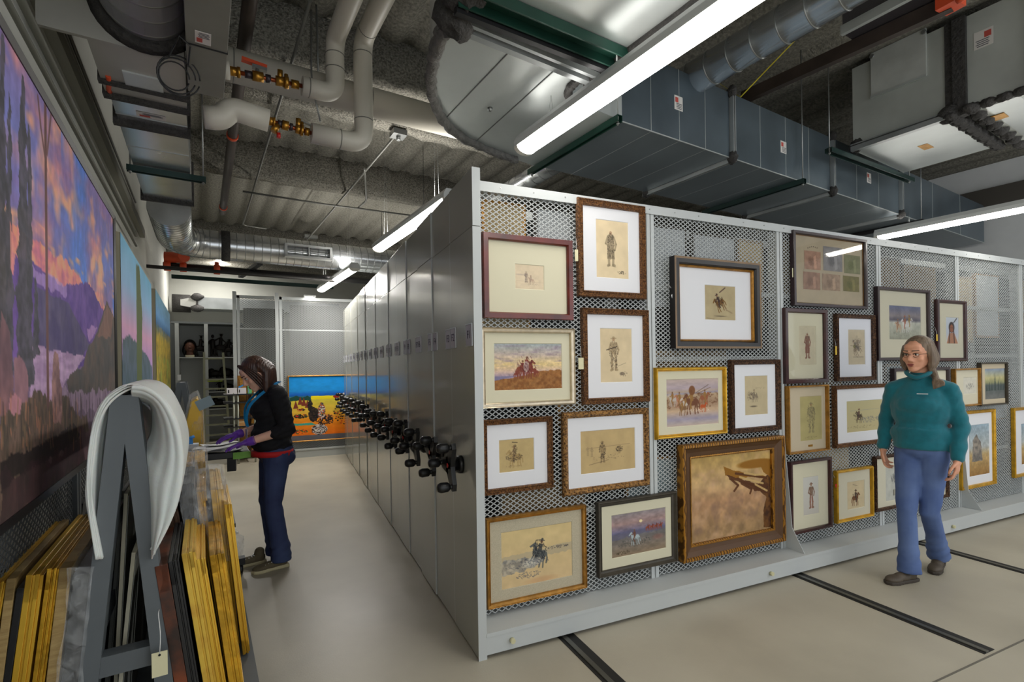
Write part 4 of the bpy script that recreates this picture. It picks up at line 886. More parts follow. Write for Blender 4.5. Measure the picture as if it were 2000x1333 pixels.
m.build('sealant', MASTIC, dr2)
sp = onA(1921, 75, aR0+.008); sticker(dr2, sp, DB, UP, .11, .13)
MB().rbox(aR0+.3, aR0+.42, bE+.24, bE+.32, ZR+.01, ZR+.015).build('drain_plate', BRASS, dr2)
strut(onZ(1618, 298, ZR-.09), onZ(1780, 357, ZR-.09), 'dark green strut below the duct with the access panel', STRUTD, w=.06, h=.04, rods=(onZ(1620, 298, ZR-.09), onZ(1776, 354, ZR-.09)))
# another duct above, behind the light
du = thing('rectangular_duct', 'reflective duct high at the top right behind the yellow straps', 'air duct', W(3.0, 2.0, 3.9))
pu = onZ(1660, 75, 3.75); pv = onZ(1850, -10, 3.75); au, bu = ab(pu); av, bv = ab(pv)
MB().rbox(min(au, av)-.1, max(au, av)+.05, min(bu, bv)-.8, bu, 3.75, ZC-.02).build('duct_section', mat('galvanised_violet', (128, 126, 134), .22, .85, var=.12, vscale=2), du)
MB().rbox(min(au, av)-.13, min(au, av)-.1, min(bu, bv)-.8, bu, 3.73, 3.79).build('flange', GALVL, du)
# long dark angle running along the upper right duct
p = onZ(1450, 192, 3.7); q = onZ(1860, 5, 3.7)
MB().bar(p, q, .05, .09).build('ceiling_channel', IRON, label='dark brown steel channel running up to the top right corner', cat='channel')
MB().box(q+Vector((-.02, 0, .02)), (.12, .1, .12)).tube([q+Vector((-.06, -.05, -.03)), q+Vector((-.06, -.09, -.03))], .03, 8).build('pipe_coupling', ORANGE, label='orange coupling at the top right corner', cat='coupling')
# yellow straps
YEL = mat('yellow_strap', (190, 176, 40), .6)
for (p, q, l) in (((1446, 190), (1590, 40), 'long yellow strap hanging right of the round duct'), ((1446, 190), (1388, 152), 'short yellow strap left of the duct flange'), ((1262, 72), (1300, 96), 'yellow strap scrap beside the long lamp')):
    MB().bar(onZ(*p, ZD+HD+.05 if l[0] != 'y' else 3.7), onZ(*q, 3.95), .012, .002).build('strap', YEL, label=l, cat='strap')
# ---- spiral ducts
def spiral(pts, r, name, label, rib=.11, m=SPIR, seg=28, parent=None, ribr=.004, bands=()):
    pts = [Vector(p) for p in pts]
    rt = parent or thing(name, label, 'round duct', (pts[0]+pts[-1])/2)
    o = MB().tube(pts, r, seg).build('duct_tube', m, rt)
    # ribs along the arc length
    mb = MB(); L = 0; nxt = rib/2
    for a_, b_ in zip(pts[:-1], pts[1:]):
        l = (b_-a_).length; d = (b_-a_)/l
        while nxt < L+l:
            c = a_+d*(nxt-L); mb.tube([c-d*ribr, c, c+d*ribr], [r, r+ribr, r], seg, caps=False); nxt += rib
        L += l
    mb.build('spiral_seam', STEEL, o)
    return rt
def arc(c, u, v, r, t0, t1, n=10): return [c+u*(r*math.cos(t0+(t1-t0)*k/n))+v*(r*math.sin(t0+(t1-t0)*k/n)) for k in range(n+1)]
p = onZ(1392, 132, 3.62); a_, b_ = ab(p)
spiral([W(a_, b_+.25, 3.62), W(a_, -2.0, 3.62)], .115, 'round_duct', 'round spiral duct at the top, right of the long lamp', rib=.17)
p = onZ(1040, 338, 3.3); a_, b_ = ab(p)
spiral([W(a_+.05, bF+.03, 3.3), W(a_+.05, bF+1.9, 3.3)], .085, 'round_duct', 'small round duct below the long duct just over the front rack', rib=.12)
# left air box (terminal unit) over the big painting
ZV = 3.0
bx = lambda y: ab(onZ(290, y, ZV))[1]
aV0 = ab(onZ(277, 385, ZV))[0]; aV1 = ab(onZ(376, 398, ZV))[0]
bE0, bE1, bE2, bE3 = bx(395), bx(312), bx(205), bx(60)
vb = thing('air_terminal_box', 'grey sheet metal air box and duct hanging over the large painting', 'air duct', W((aV0+aV1)/2, (bE0+bE3)/2, ZV))
MB().rbox(aV0, aV1, bx(107), bE2-.05, ZV, ZV+.4).build('box_body', mat('dull_galvanised', (176, 174, 166), .38, .3, var=.1, vscale=3), vb)
o = MB().rbox(aV0+.01, aV1-.005, bE2, bE0, ZV+.02, ZV+.36).build('duct_section', GALVB, vb)
m = MB()
for yy in (240, 297, 340): b_ = bx(yy); m.rbox(aV0+.008, aV1-.003, b_-.002, b_+.002, ZV+.017, ZV+.362)
m.build('standing_seam', STEEL, o)
for yy, w_ in ((178, .03), (203, .045), (252, .03), (390, .02)): b_ = bx(yy); MB().rbox(aV0-.012, aV1+.012, b_-w_, b_+w_*.4, ZV-.012, ZV+.38).build('sealant', MASTIC, vb)
b_ = bx(165); MB().rbox(aV0+.1, aV1-.1, b_-.09, b_+.06, ZV-.008, ZV).build('access_panel', GALVL, vb)
sticker(vb, W((aV0+aV1)/2, bx(232), ZV+.018), DA, DB, .14, .06)
bw0 = bx(330)
# control box on the right side
cb0, cb1 = ab(onZ(375, 180, ZV-.02))[1], ab(onZ(375, 10, ZV-.02))[1]
cb = MB().rbox(aV1+.01, aV1+.17, cb1-.4, cb0, ZV-.02, ZV+.3).build('control_box', mat('control_box_grey', (136, 136, 128), .45, .3, var=.08), vb, bevel=.003)
MB().rbox(aV1+.008, aV1+.172, ab(onZ(390, 90, ZV-.02))[1]-.003, ab(onZ(390, 90, ZV-.02))[1]+.003, ZV-.024, ZV+.3).build('lid_edge', BLACKM, cb)
sticker(cb, W(aV1+.075, ab(onZ(388, 72, ZV-.022))[1], ZV-.022), DA, DB, .06, .09)
# big round collar and duct coming down from the top
b_ = bx(107)
tc = onB(284, 12, b_-.03); a_ = ab(tc)[0]; zr_ = tc.z
pw = ab(onB(72, 60, b_))[0]
MB().rbox(pw, aV1, b_-.02, b_+.001, ZV, ZV+.75).build('front_plate', mat('dull_galvanised', (104, 104, 100)), vb)
rd = thing('round_duct', 'large round galvanised duct joining the air box at the top left', 'round duct', tc)
MB().tube([W(a_, b_-.021, zr_), W(a_, b_-.06, zr_)], [.215, .185], 30).build('black_collar', MASTIC, rd)
spiral([W(a_, b_-.03, zr_), W(a_, b_-1.0, zr_), W(a_, b_-2.6, zr_)], .168, '', '', rib=.11, parent=rd, m=mat('bright_spiral', (214, 216, 220), .25, .35))
# cable loops
m = MB()
for k, (r_, o_) in enumerate(((.075, 0), (.085, .01), (.06, -.012))):
    c = onZ(345+o_*400, 128, ZV-.03); m.tube(arc(c-UP*.05, DA, (UP-DB*.35).normalized(), r_, 0, 6.0, 24), .0035, 6)
m.tube([onZ(330, 110, ZV-.03), onZ(350, 70, ZV-.04), onZ(372, 90, ZV-.02), onZ(368, 130, ZV-.03)], .004, 6)
m.build('coiled_cable', BLACKP, label='coil of black cable under the air box', cat='cable')
strut(onZ(247, 333, ZV-.03), onZ(402, 358, ZV-.03), 'dark green strut hanger under the air box over the big painting', STRUTD, w=.05, rods=(onZ(254, 333, ZV-.03), onZ(397, 356, ZV-.03)))
MB().tube([onZ(211, 148, ZV), onZ(213, 160, ZV), onZ(212, 175, ZV), onZ(216, 182, ZV)], .011, 8).build('pipe_coupling', ORANGE, label='orange fitting left of the air box', cat='fitting')
# spiral elbow after the box, turning right
es = onZ(330, 405, ZV+.17); a_, b_ = ab(es); rS = .185; ZS = ZV+.17
cc = W(a_+.42, b_+.5, ZS)
e2 = onZ(500, 487, ZS); bS = ab(e2)[1]
R_ = .36
path = [W(a_, b_, ZS), W(a_, bS-R_, ZS)] + arc(W(a_+R_, bS-R_, ZS), -DA, DB, R_, .1, math.pi/2, 10) + [W(a_+R_+.6, bS, ZS), W(a_+R_+1.6, bS, ZS), W(7.5, bS, ZS)]
sd = spiral(path, rS, 'round_duct', 'long spiral duct elbowing right below the ceiling with a supply grille', rib=.1)
m = MB(); xx = ab(onZ(440, 482, ZS))[0]; m.tube([W(xx-.05, bS, ZS), W(xx+.05, bS, ZS)], rS+.012, 28); m.build('sealant_band', MASTIC, sd)
gx0 = onB(556, 492, bS-.22); gx1 = onB(648, 500, bS-.22); g0, g1 = ab(gx0)[0], ab(gx1)[0]; gz1 = onB(600, 480, bS-.22).z; gz0 = onB(600, 505, bS-.22).z
gr = thing('supply_grille', 'white rectangular louvred grille on the long spiral duct', 'air grille', W((g0+g1)/2, bS-.2, gz0))
f = MB(); f.rbox(g0, g0+.03, bS-.26, bS-.1, gz0, gz1).rbox(g1-.03, g1, bS-.26, bS-.1, gz0, gz1).rbox(g0, g1, bS-.26, bS-.1, gz1-.025, gz1).rbox(g0, g1, bS-.26, bS-.1, gz0, gz0+.025).rbox((g0+g1)/2-.006, (g0+g1)/2+.006, bS-.25, bS-.2, gz0, gz1)
f.build('frame', WHITEP, gr); MB().rbox(g0+.02, g1-.02, bS-.12, bS-.11, gz0+.01, gz1-.01).build('shade_back', mat('black_void', (8, 8, 8), .9), gr)  # black sheet stands for the shade inside the duct behind the louvres
f = MB(); n = 6
for k in range(n): z = gz0+.03+(gz1-gz0-.06)*k/(n-1); f.rbox(g0+.03, g1-.03, bS-.225, bS-.2, z-.0008, z+.0022)
f.build('louvre_blades', mat('louvre_grey', (150, 150, 146), .4), gr)
# ------------------------------------------------------------------ pipes
def bend(P, r=.12, n=8):
    """polyline with rounded corners"""
    P = [Vector(p) for p in P]; out = [P[0]]
    for a_, b_, c_ in zip(P[:-2], P[1:-1], P[2:]):
        u = (a_-b_).normalized(); v = (c_-b_).normalized(); k = min(r, (a_-b_).length*.45, (c_-b_).length*.45)
        for j in range(n+1):
            t = j/n; out.append((b_+u*k)*(1-t)**2 + b_*2*t*(1-t) + (b_+v*k)*t*t)
    out.append(P[-1]); return out
zb1 = 3.55; p1 = onZ(500, 140, zb1); b1 = ab(p1)[1]
bp = thing('insulated_pipe', 'thick white insulated pipe crossing behind the elbow pipes', 'pipe', p1)
MB().tube([W(A0+.1, b1, zb1), W(9, b1, zb1)], .105, 22).build('pipe_jacket', PVC, bp)
for x in np.arange(.2, 5, .9): MB().tube([W(x-.004, b1, zb1), W(x+.004, b1, zb1)], .1065, 22).build('jacket_joint', mat('joint_grey', (120, 118, 110), .6), bp)
# lower elbow pipe
zc = 3.05; q0 = onZ(608, 260, zc); b2 = ab(q0)[1]; q1 = onB(711, 276, b2); q1 = W(ab(q1)[0], b2, zc); zt = onB(711, 80, b2).z; zt = min(zt, 3.95)
top = q1 + UP*(zt-zc)
lp = thing('insulated_pipe', 'white insulated pipe with square elbow, lower and nearest the curved duct', 'pipe', q1)
MB().tube(bend([q0, q1, top, top-DB*3.2], .11), .062, 20).build('pipe_jacket', PVC, lp)
for c_, d_ in ((q1+UP*.16, UP), (q1-DA*.16, DA), (top-UP*.1, UP), (top-DB*.14, DB)): MB().tube([c_-d_*.003, c_+d_*.003], .0635, 20).build('jacket_joint', mat('joint_grey', (120, 118, 110), .6), lp)
# upper elbow pipe
zu = 3.3; u0 = onZ(590, 168, zu); b3_ = ab(u0)[1]; u1 = onB(655, 178, b3_); u1 = W(ab(u1)[0], b3_, zu); zt2 = min(onB(659, 80, b3_).z, 3.97); top2 = u1+UP*(zt2-zu)
up = thing('insulated_pipe', 'white insulated pipe with elbow left of the other, ending at the red valve', 'pipe', u1)
MB().tube(bend([u0, u1, top2, top2-DB*3.2], .11), .058, 20).build('pipe_jacket', PVC, up)
for c_, d_ in ((u1+UP*.16, UP), (u1-DA*.16, DA), (top2-UP*.1, UP)): MB().tube([c_-d_*.003, c_+d_*.003], .0595, 20).build('jacket_joint', mat('joint_grey', (120, 118, 110), .6), up)
ul = ab(onB(450, 137, b3_)); s0 = onB(428, 134, b3_); s1 = onB(448, 138, b3_)
MB().tube([W(aV1+.17, b3_, s0.z), W(ab(s1)[0], b3_, s1.z)], .05, 18).build('insulated_pipe', PVC, label='short white pipe stub from the control box to the red handled valve', cat='pipe')
# left lower white pipe with offset
zl = zc; v0 = onB(398, 228, b2); v1 = onB(430, 232, b2); v2 = onB(452, 212, b2); v3 = onB(525, 236, b2)
MB().tube(bend([v0, v1, v2+UP*.0, v3], .07), .066, 20).build('insulated_pipe', PVC, label='white insulated pipe with a bulging offset near the air box', cat='pipe')
# valve trains
def valve(P, Q, label, handle):
    P = Vector(P); Q = Vector(Q); d = (Q-P).normalized(); L = (Q-P).length
    r = thing('valve_train', label, 'valve', (P+Q)/2)
    MB().tube([P, Q], .013, 10).build('copper_pipe', COPPER, r)
    secs = [(0, .1, .026), (.1, .14, .032), (.2, .3, .022), (.3, .45, .03), (.48, .55, .024), (.62, .74, .03), (.74, .8, .036), (.84, .95, .026)]
    for k, (a_, b_, rr) in enumerate(secs):
        MB().tube([P+d*L*a_, P+d*L*b_], rr, 8 if k % 2 else 14).build('fitting', BRASS if k not in (2, 4) else mat('bronze_union', (70, 62, 66), .4, .6), r)
    MB().tube([P+d*L*.68, P+d*L*.68+UP*.06-DB*.02], .016, 10).tube([P+d*L*.77, P+d*L*.77+UP*.05], .012, 8).build('test_port', BRASS, r)
    if handle:
        o = MB().tube([P+d*L*.37, P+d*L*.37+UP*.055], .012, 8).bar(P+d*L*.3+UP*.055, P+d*L*.5+UP*.05, .03, .02).build('stem', STEEL, r)
        MB().bar(P+d*L*.16+UP*.085, P+d*L*.5+UP*.065, .035, .018).build('lever_handle', ORANGE, r)
    else:
        MB().tube([P+d*L*.2-UP*.01, P+d*L*.1-UP*.06], .02, 10).build('strainer', BRASS, r)
        MB().bar(P+d*L*.7+UP*.06, P+d*L*1.05+UP*.045, .02, .006).build('lever_handle', STEEL, r)
        MB().tube([P+d*L*.22-UP*.06, P+d*L*.22-UP*.09], .012, 8).build('cap', REDP, r)
valve(W(ab(s1)[0], b3_, s1.z), u0, 'brass valve train with orange lever handle above the white pipe', True)
valve(v3, q0, 'brass strainer and valve between the two lower white pipes', False)
# dark iron pipe and thin conduits
zi = 3.72; i0 = onZ(430, 452, zi); ai, bi = ab(i0)
ip = thing('iron_pipe', 'dark rusty iron pipe running away under the ceiling left of centre', 'pipe', i0)
MB().tube([W(ai, -1, zi), W(ai, bS+.4, zi)], .042, 16).build('pipe_run', IRON, ip)
for yy in (262, 405): b_ = ab(onZ(440, yy, zi))[1]; MB().tube([W(ai, b_-.02, zi), W(ai, b_+.02, zi)], .05, 14).build('clamp', ORANGE, ip)
CON = mat('conduit_steel', (112, 112, 106), .45, .4)
def conduit(pts, r, label, g=None, m=CON): return MB().tube(bend(pts, .1, 5), r, 8).build('conduit', m, label=label, cat='conduit', group=g)
zq = 3.76
conduit([onZ(606, 2, zq), onZ(474, 440, zq), onZ(520, 447, zq)], .011, 'thin conduit running away past the yellow brass valve')
conduit([onZ(775, 262, zq), onZ(592, 478, zq)], .012, 'conduit running away from the junction box below the curved duct')
conduit([onZ(712, 330, zq), onZ(716, 392, zq), onZ(700, 406, zq)], .012, 'short bent conduit drop left of the curved duct')
conduit([onZ(474, 374, 3.74), onZ(640, 400, 3.74), onZ(720, 410, 3.74), onZ(900, 434, 3.74)], .012, 'conduit along the underside of the sprayed beam')
conduit([onZ(618, 10, ZC), onZ(622, 165, 3.6)], .007, 'thin hanger rod left of the elbow pipes', m=STEEL)
conduit([onZ(608, 20, 3.9), onZ(608, 160, 3.4), onZ(626, 238, 3.16)], .006, 'hanger rod reaching the lower white pipe', m=STEEL)
jb = onZ(778, 262, zq); MB().box(jb, (.13, .13, .05), (DA, DB, UP)).tube([jb-UP*.03, jb-UP*.06], .02, 8).build('junction_box', STEEL, label='small steel junction box left of the curved duct', cat='junction box')
jb = onZ(607, 463, 3.9); MB().box(jb, (.22, .1, .05), (DA, DB, UP)).build('junction_box', STEEL, label='small grey junction box above the louvred grille', cat='junction box')
# sprinkler pipes by the left wall, far
zs = 3.0; sa = onZ(318, 512, zs+.05); as_, bs_ = ab(sa)
sr = thing('sprinkler_pipe', 'dark sprinkler pipe crossing under the spiral duct with orange couplings', 'pipe', sa)
MB().tube([W(as_, bs_, zs), W(as_+5.5, bs_+.02, zs)], .05, 14).build('pipe_run', mat('near_black_pipe', (34, 32, 32), .45, .2), sr)
for px in (326, 357, 425): p = onZ(px, 517, zs); x = ab(p)[0]; MB().tube([W(x-.04, bs_, zs), W(x+.04, bs_, zs)], .068, 14).tube([W(x, bs_, zs), W(x, bs_, zs+.11)], .028, 10).build('coupling', ORANGE, sr)
m = MB(); m.tube(arc(W(as_+.02, bs_-.25, zs+.12), DB, DA, .25, 0, 1.2, 6), .075, 14); m.build('coupling', ORANGE, sr)
MB().tube([W(max(as_-.3, A0+.03), bs_-.55, zs-.12), W(as_+2.2, bs_-.5, zs-.12)], .024, 10).build('conduit', mat('dark_conduit', (52, 50, 48), .5, .3), label='dark round rail just below the sprinkler pipe', cat='conduit')
MB().bar(onZ(470, 540, 3.05), onZ(508, 514, 3.05), .07, .05).build('spotlight', BLACKM, label='black cylindrical fitting hung by the sprinkler pipe', cat='fitting')
for k, (y_, l) in enumerate(((532, 'green steel channel under the far ceiling, nearer one'), (548, 'green steel channel under the far ceiling, farther one'))):
    b_ = ab(onZ(400, y_, 3.1))[1]; strut(W(A0+.2, b_, 3.1), W(2.2, b_, 3.1), l, STRUTD, w=.08, h=.06)
# ---- far duct at the back left, on top of the shelving
bk_ = 13.2; f0 = onB(340, 578, bk_); f1 = onB(470, 606, bk_); fm = onB(378, 606, bk_)
fd = thing('rectangular_duct', 'galvanised duct along the far wall above the open shelving', 'air duct', fm)
MB().tube([W(ab(f0)[0]-.05, bk_+.3, (f0.z+f1.z)/2), W(ab(f0)[0]+.3, bk_+.3, (f0.z+f1.z)/2)], .2, 18).build('round_end', MASTIC, fd)
a0_, a1_, a2_ = ab(onB(352, 590, bk_))[0], ab(onB(385, 590, bk_))[0], 3.0
za, zb = f1.z, f0.z
MB().add([W(a0_, bk_+.1, za+.06), W(a0_, bk_+.1, zb-.06), W(a1_, bk_, zb), W(a1_, bk_, za), W(a0_, bk_+.5, za+.06), W(a0_, bk_+.5, zb-.06), W(a1_, bk_+.6, zb), W(a1_, bk_+.6, za)], [(0, 1, 2, 3), (7, 6, 5, 4), (0, 4, 5, 1), (1, 5, 6, 2), (2, 6, 7, 3), (3, 7, 4, 0)]).build('transition', mat('foil_wrap', (196, 196, 192), .5, .2), fd)
MB().rbox(a1_+.02, a2_, bk_, bk_+.6, za, zb).build('duct_section', GALV, fd)
m = MB(); blob(m, W(a1_, bk_, zb), (.13, .08, .08), 1); blob(m, W(a1_, bk_, za), (.13, .08, .08), 2); m.rbox(a1_-.02, a1_+.02, bk_-.02, bk_+.6, za-.02, zb+.02); m.build('sealant', MASTIC, fd)
# smoke detector / small flood on the far screen top
# wires down from the ceiling in the middle
for (px, y0_, y1_, z0_, l) in ((826, 285, 450, 4.15, 'thin hanging wire over the rack tops'), (745, 415, 500, 3.9, 'thin wire near the second strip light')):
    p = onZ(px, y0_, z0_); MB().tube([p, p-UP*.9], .003, 5).build('hanging_wire', BLACKP, label=l, cat='wire')
# right wall cable rack
for k in range(3):
    conduit([W(A1-.9-.07*k, 2.5, 3.55), W(A1-.9-.07*k, BB, 3.55)], .018, 'steel conduit run by the right wall', 'conduits along the right wall')
# ------------------------------------------------------------------ left wall: hanging screens and large canvases
def wall_screen(b0, b1, z0, z1, a, label):
    r = thing('wall_hanging_screen', label, 'hanging screen', W(a, (b0+b1)/2, z0))
    src = strands(b1-b0, z1-z0, .05, .03, .006); mb = MB(); mb.v = [tuple(W(a+v[1], b0+v[0], z0+v[2])) for v in src.v]; mb.f = src.f; mb.sm = src.sm
    mb.build('mesh_screen', mat('dark_mesh', (88, 92, 94), .5), r)
    f = MB(); f.rbox(a-.02, a+.02, b0, b1, z1-.04, z1).rbox(a-.02, a+.02, b0, b1, z0, z0+.04)
    for b_ in (b0, b1): f.rbox(a-.02, a+.02, b_-.02, b_+.02, z0, z1)
    f.build('screen_frame', FRAMEGREY, r); return r
AW = A0+.06
wall_screen(1.2, 3.3, .1, 2.6, AW, 'nearest grey wall screen behind the big mountain canvas'); wall_screen(3.36, 6.0, .1, 2.6, AW, 'grey wall screen under the far half of the mountain canvas')
wall_screen(6.1, 9.0, .1, 2.6, AW, 'grey wall screen behind the pale lake canvas'); wall_screen(9.1, 12.0, .1, 2.6, AW, 'grey wall screen behind the yellow forest canvas')
def wall_art(label, b0, b1, z0, z1, paint, base, res, frame=None, depth=.05, fw=.03, edge=None):
    a = AW+.03; r = thing('wall_painting', label, 'painting', W(a, (b0+b1)/2, z0))
    if frame:
        vs = []; pr = [(0, 0), (0, depth), (fw*.3, depth+.012), (fw, depth+.004), (fw, .01)]
        for (i, f) in pr: vs += [W(a+f, b0+i, z0+i), W(a+f, b1-i, z0+i), W(a+f, b1-i, z1-i), W(a+f, b0+i, z1-i)]
        fs = [(k*4+c, k*4+(c+1) % 4, (k+1)*4+(c+1) % 4, (k+1)*4+c) for k in range(len(pr)-1) for c in range(4)]
        MB().add(vs, fs).build('frame', frame, r); i = fw
    else:
        MB().rbox(a, a+depth-.003, b0, b1, z0, z1).build('canvas_edge', edge, r); i = 0
    A = Art(b1-b0-2*i, z1-z0-2*i, res, base); A.seed = 77
    def uv(px, py):
        p = onA(px, py, a+depth); b_ = ab(p)[1]; return ((b_-b0-i)/(b1-b0-2*i), (z1-i-p.z)/(z1-z0-2*i))
    paint(A, uv); A.A = np.clip(A.A*1.22, 0, 1); A.build('painted_canvas', r, W(a+depth, b0+i, z1-i), DB*(b1-b0-2*i), UP*-(z1-z0-2*i), rough=.55, spec=.25)
    return r
af = AW+.08
bR = ab(onA(224, 600, af))[1]; zT = onA(223, 424, af).z; zB = onA(100, 966, af).z
def paint_mountain(A, uv):
    U = lambda L: [uv(*p) for p in L]
    A.grad([(0, (128, 112, 160)), (.25, (104, 118, 184)), (.42, (128, 108, 152)), (.55, (118, 96, 142)), (1, (100, 86, 92))])
    A.mix((A.n(5, .8, 1.6, 4)-.5)*3.2*(A.Y < .62), (196, 134, 138)); A.mix((A.n(6, .7, 1.5, 4)-.5)*3*(A.Y < .6), (128, 104, 158)); A.mix((A.n(7, .8, 1.4)-.57)*5*(A.Y < .6), (220, 160, 132))
    A.mix((A.n(4, 1, 1.2)-.55)*5*(A.Y < .5)*(A.X > .4), (90, 122, 196)); A.mix((A.n(9, .7, 2.4)-.6)*5*((A.Y > .33) & (A.Y < .62)), (236, 170, 120))
    A.poly(U([(20, 430), (60, 462), (75, 478), (95, 490), (105, 502), (120, 498), (130, 507), (138, 520), (150, 535), (163, 556), (174, 553), (186, 575), (190, 572), (205, 610), (226, 648), (226, 700), (60, 640), (20, 560)]), (190, 112, 134), 1, .02, c2=(232, 150, 124), sc=30, sx=.6)
    A.poly(U([(20, 490), (60, 510), (80, 522), (100, 540), (128, 560), (150, 552), (172, 552), (196, 596), (226, 655), (226, 720), (150, 720), (20, 700)]), (84, 62, 128), 1, .02, c2=(112, 84, 150))
    A.poly(U([(60, 520), (110, 545), (130, 560), (132, 580), (100, 575), (70, 550)]), (168, 138, 190), .7, .03)
    A.poly(U([(70, 560), (100, 578), (133, 592), (148, 620), (162, 650), (176, 672), (160, 700), (60, 700)]), (74, 66, 104), 1, .01, c2=(90, 82, 112))
    A.poly(U([(60, 675), (110, 685), (166, 698), (150, 722), (122, 760), (160, 790), (60, 860)]), (150, 122, 156), 1, .02, c2=(176, 148, 178), sy=4)
    A.poly(U([(170, 640), (190, 640), (180, 665), (172, 668)]), (164, 128, 176), .9, .02)
    A.poly(U([(209, 590), (216, 606), (232, 640), (232, 765), (200, 768), (160, 770), (137, 770), (129, 752), (138, 730), (162, 715), (172, 680), (190, 650)]), (76, 74, 74), 1, .015, c2=(96, 84, 78)); 
    A.poly(U([(209, 592), (222, 620), (216, 660), (190, 660)]), (150, 104, 92), .55, .03)
    A.poly(U([(120, 765), (232, 765), (232, 830), (170, 800), (130, 800)]), (128, 108, 130), .9, .04, c2=(150, 130, 150), sc=20, sx=3)
    A.poly(U([(0, 770), (60, 780), (130, 775), (175, 830), (232, 800), (232, 900), (0, 1060)]), (72, 64, 56), 1, .04, c2=(104, 84, 74), sc=24, sx=3)
    A.poly(U([(150, 820), (180, 840), (170, 900), (80, 960), (90, 900)]), (112, 84, 92), .8, .06, c2=(88, 66, 76))
    A.poly(U([(0, 905), (60, 880), (148, 828), (156, 846), (140, 870), (80, 910), (0, 960)]), (38, 32, 32), .85, .02); A.poly(U([(0, 940), (100, 890), (160, 850), (170, 930), (0, 1060)]), (70, 46, 52), .7, .06, c2=(52, 40, 42))
    for x, s_ in ((-30, 3), (5, 2.2), (18, 1.4), (44, 2.6), (58, 1.2), (70, .8)):   # conifers at the left
        top = {-30: -200, 5: 60, 18: 180, 44: 150, 58: 250, 70: 540}[x]; bot = 760 if x < 60 else 700; pts = []; pr = []
        n = 16
        for k in range(n+1):
            y = top+(bot-top)*k/n; w = (2+9*s_*.7*(k/n)**.6)*(1 if k % 2 else .6); pts.append((x-w, y)); pr.append((x+w, y))
        A.poly(U(pts+pr[::-1]), (62, 62, 66), .95, .02, c2=(84, 80, 92), sc=40)
    A.poly(U([(20, 430), (30, 500), (26, 540), (20, 520)]), (222, 140, 130), .8)
    A.poly(U([(0, 605), (14, 640), (24, 690), (30, 790), (0, 820)]), (104, 78, 86), 1, .02, c2=(132, 96, 100)); A.poly(U([(25, 695), (36, 686), (50, 700), (58, 745), (56, 790), (28, 790)]), (118, 88, 100), 1, .02, c2=(146, 108, 116))
    A.poly(U([(20, 780), (30, 770), (42, 785), (40, 810), (26, 815), (17, 800)]), (160, 112, 122), 1, .01)
    A.poly(U([(104, 698), (112, 700), (118, 740), (124, 800), (120, 830), (102, 830), (100, 760)]), (110, 84, 86), .95, .03, c2=(150, 114, 108), sc=40)
    A.plines(U([(88, 150), (90, 400), (92, 600), (94, 790)]), .014, (104, 74, 72), 1); A.plines(U([(91, 330), (80, 250), (74, 190)]), .008, (104, 74, 72), .9); A.plines(U([(92, 300), (98, 240), (102, 200)]), .008, (104, 74, 72), .9)
    rg = random.Random(5)
    for k in range(90):
        x = rg.uniform(0, 160); y = rg.uniform(800, 880); p = uv(x, y); q = uv(x+rg.uniform(-2, 2), y-rg.uniform(10, 40)); A.line(p, q, .003, rg.choice([(170, 112, 84), (120, 96, 70), (60, 50, 46)]), .7)
    for k in range(26):
        x = rg.uniform(130, 222); p = uv(x, 815); q = uv(x, 815-rg.uniform(20, 60)); A.line(p, q, .005, (66, 56, 62), .7)
    A.mottle(.09, 40, 1, .3); A.mottle(.06, 60)
wall_art('huge mountain landscape canvas with purple peaks, pines and pink clouds on the left wall', 1.75, bR, zB, zT, paint_mountain, (110, 100, 150), 150, frame=BLKF)
def paint_lake(A, uv):
    U = lambda L: [uv(*p) for p in L]
    A.grad([(0, (112, 168, 200)), (.2, (130, 166, 200)), (.4, (196, 150, 180)), (.55, (170, 136, 186)), (.7, (110, 116, 176)), (.78, (70, 84, 110)), (1, (70, 90, 120))]); A.mottle(.06, 5)
    A.poly(U([(240, 660), (252, 655), (268, 670), (290, 700), (297, 720), (297, 780), (236, 780)]), (62, 84, 88), .9, .02, c2=(76, 96, 110)); A.poly(U([(266, 515), (272, 520), (278, 620), (277, 800), (268, 800)]), (84, 96, 60), 1, .02)
b4 = ab(onA(237, 600, af))[1]; b5 = ab(onA(296, 600, af))[1]; z4 = (onA(237, 460, af).z+onA(295, 553, af).z)/2
EDGE = mat('raw_canvas_edge', (186, 178, 152), .9)
wall_art('pale blue and pink lake canvas with a green tree, second on the left wall', b4, b5, .9, z4, paint_lake, (150, 150, 190), 60, edge=EDGE)
def paint_forest(A, uv):
    A.grad([(0, (100, 140, 160)), (.18, (90, 130, 170)), (.26, (50, 84, 120)), (.36, (150, 130, 50)), (1, (96, 96, 40))]); A.mix((A.n(20, 3, 1)-.5)*5*(A.Y > .25), (186, 150, 50)); A.mix((A.n(22, 3, .6)-.5)*5*(A.Y > .25), (70, 70, 36)); A.mix((A.n(8)-.5)*4*(A.Y > .5), (110, 130, 60)); A.mottle(.1, 30)
b6 = ab(onA(304, 600, af))[1]; b7 = ab(onA(332, 640, af))[1]; z6 = (onA(304, 566, af).z+onA(331, 612, af).z)/2
wall_art('yellow and green forest canvas, third and farthest on the left wall', b6, min(b7, 12.6), .9, z6, paint_forest, (130, 120, 60), 50, edge=EDGE)
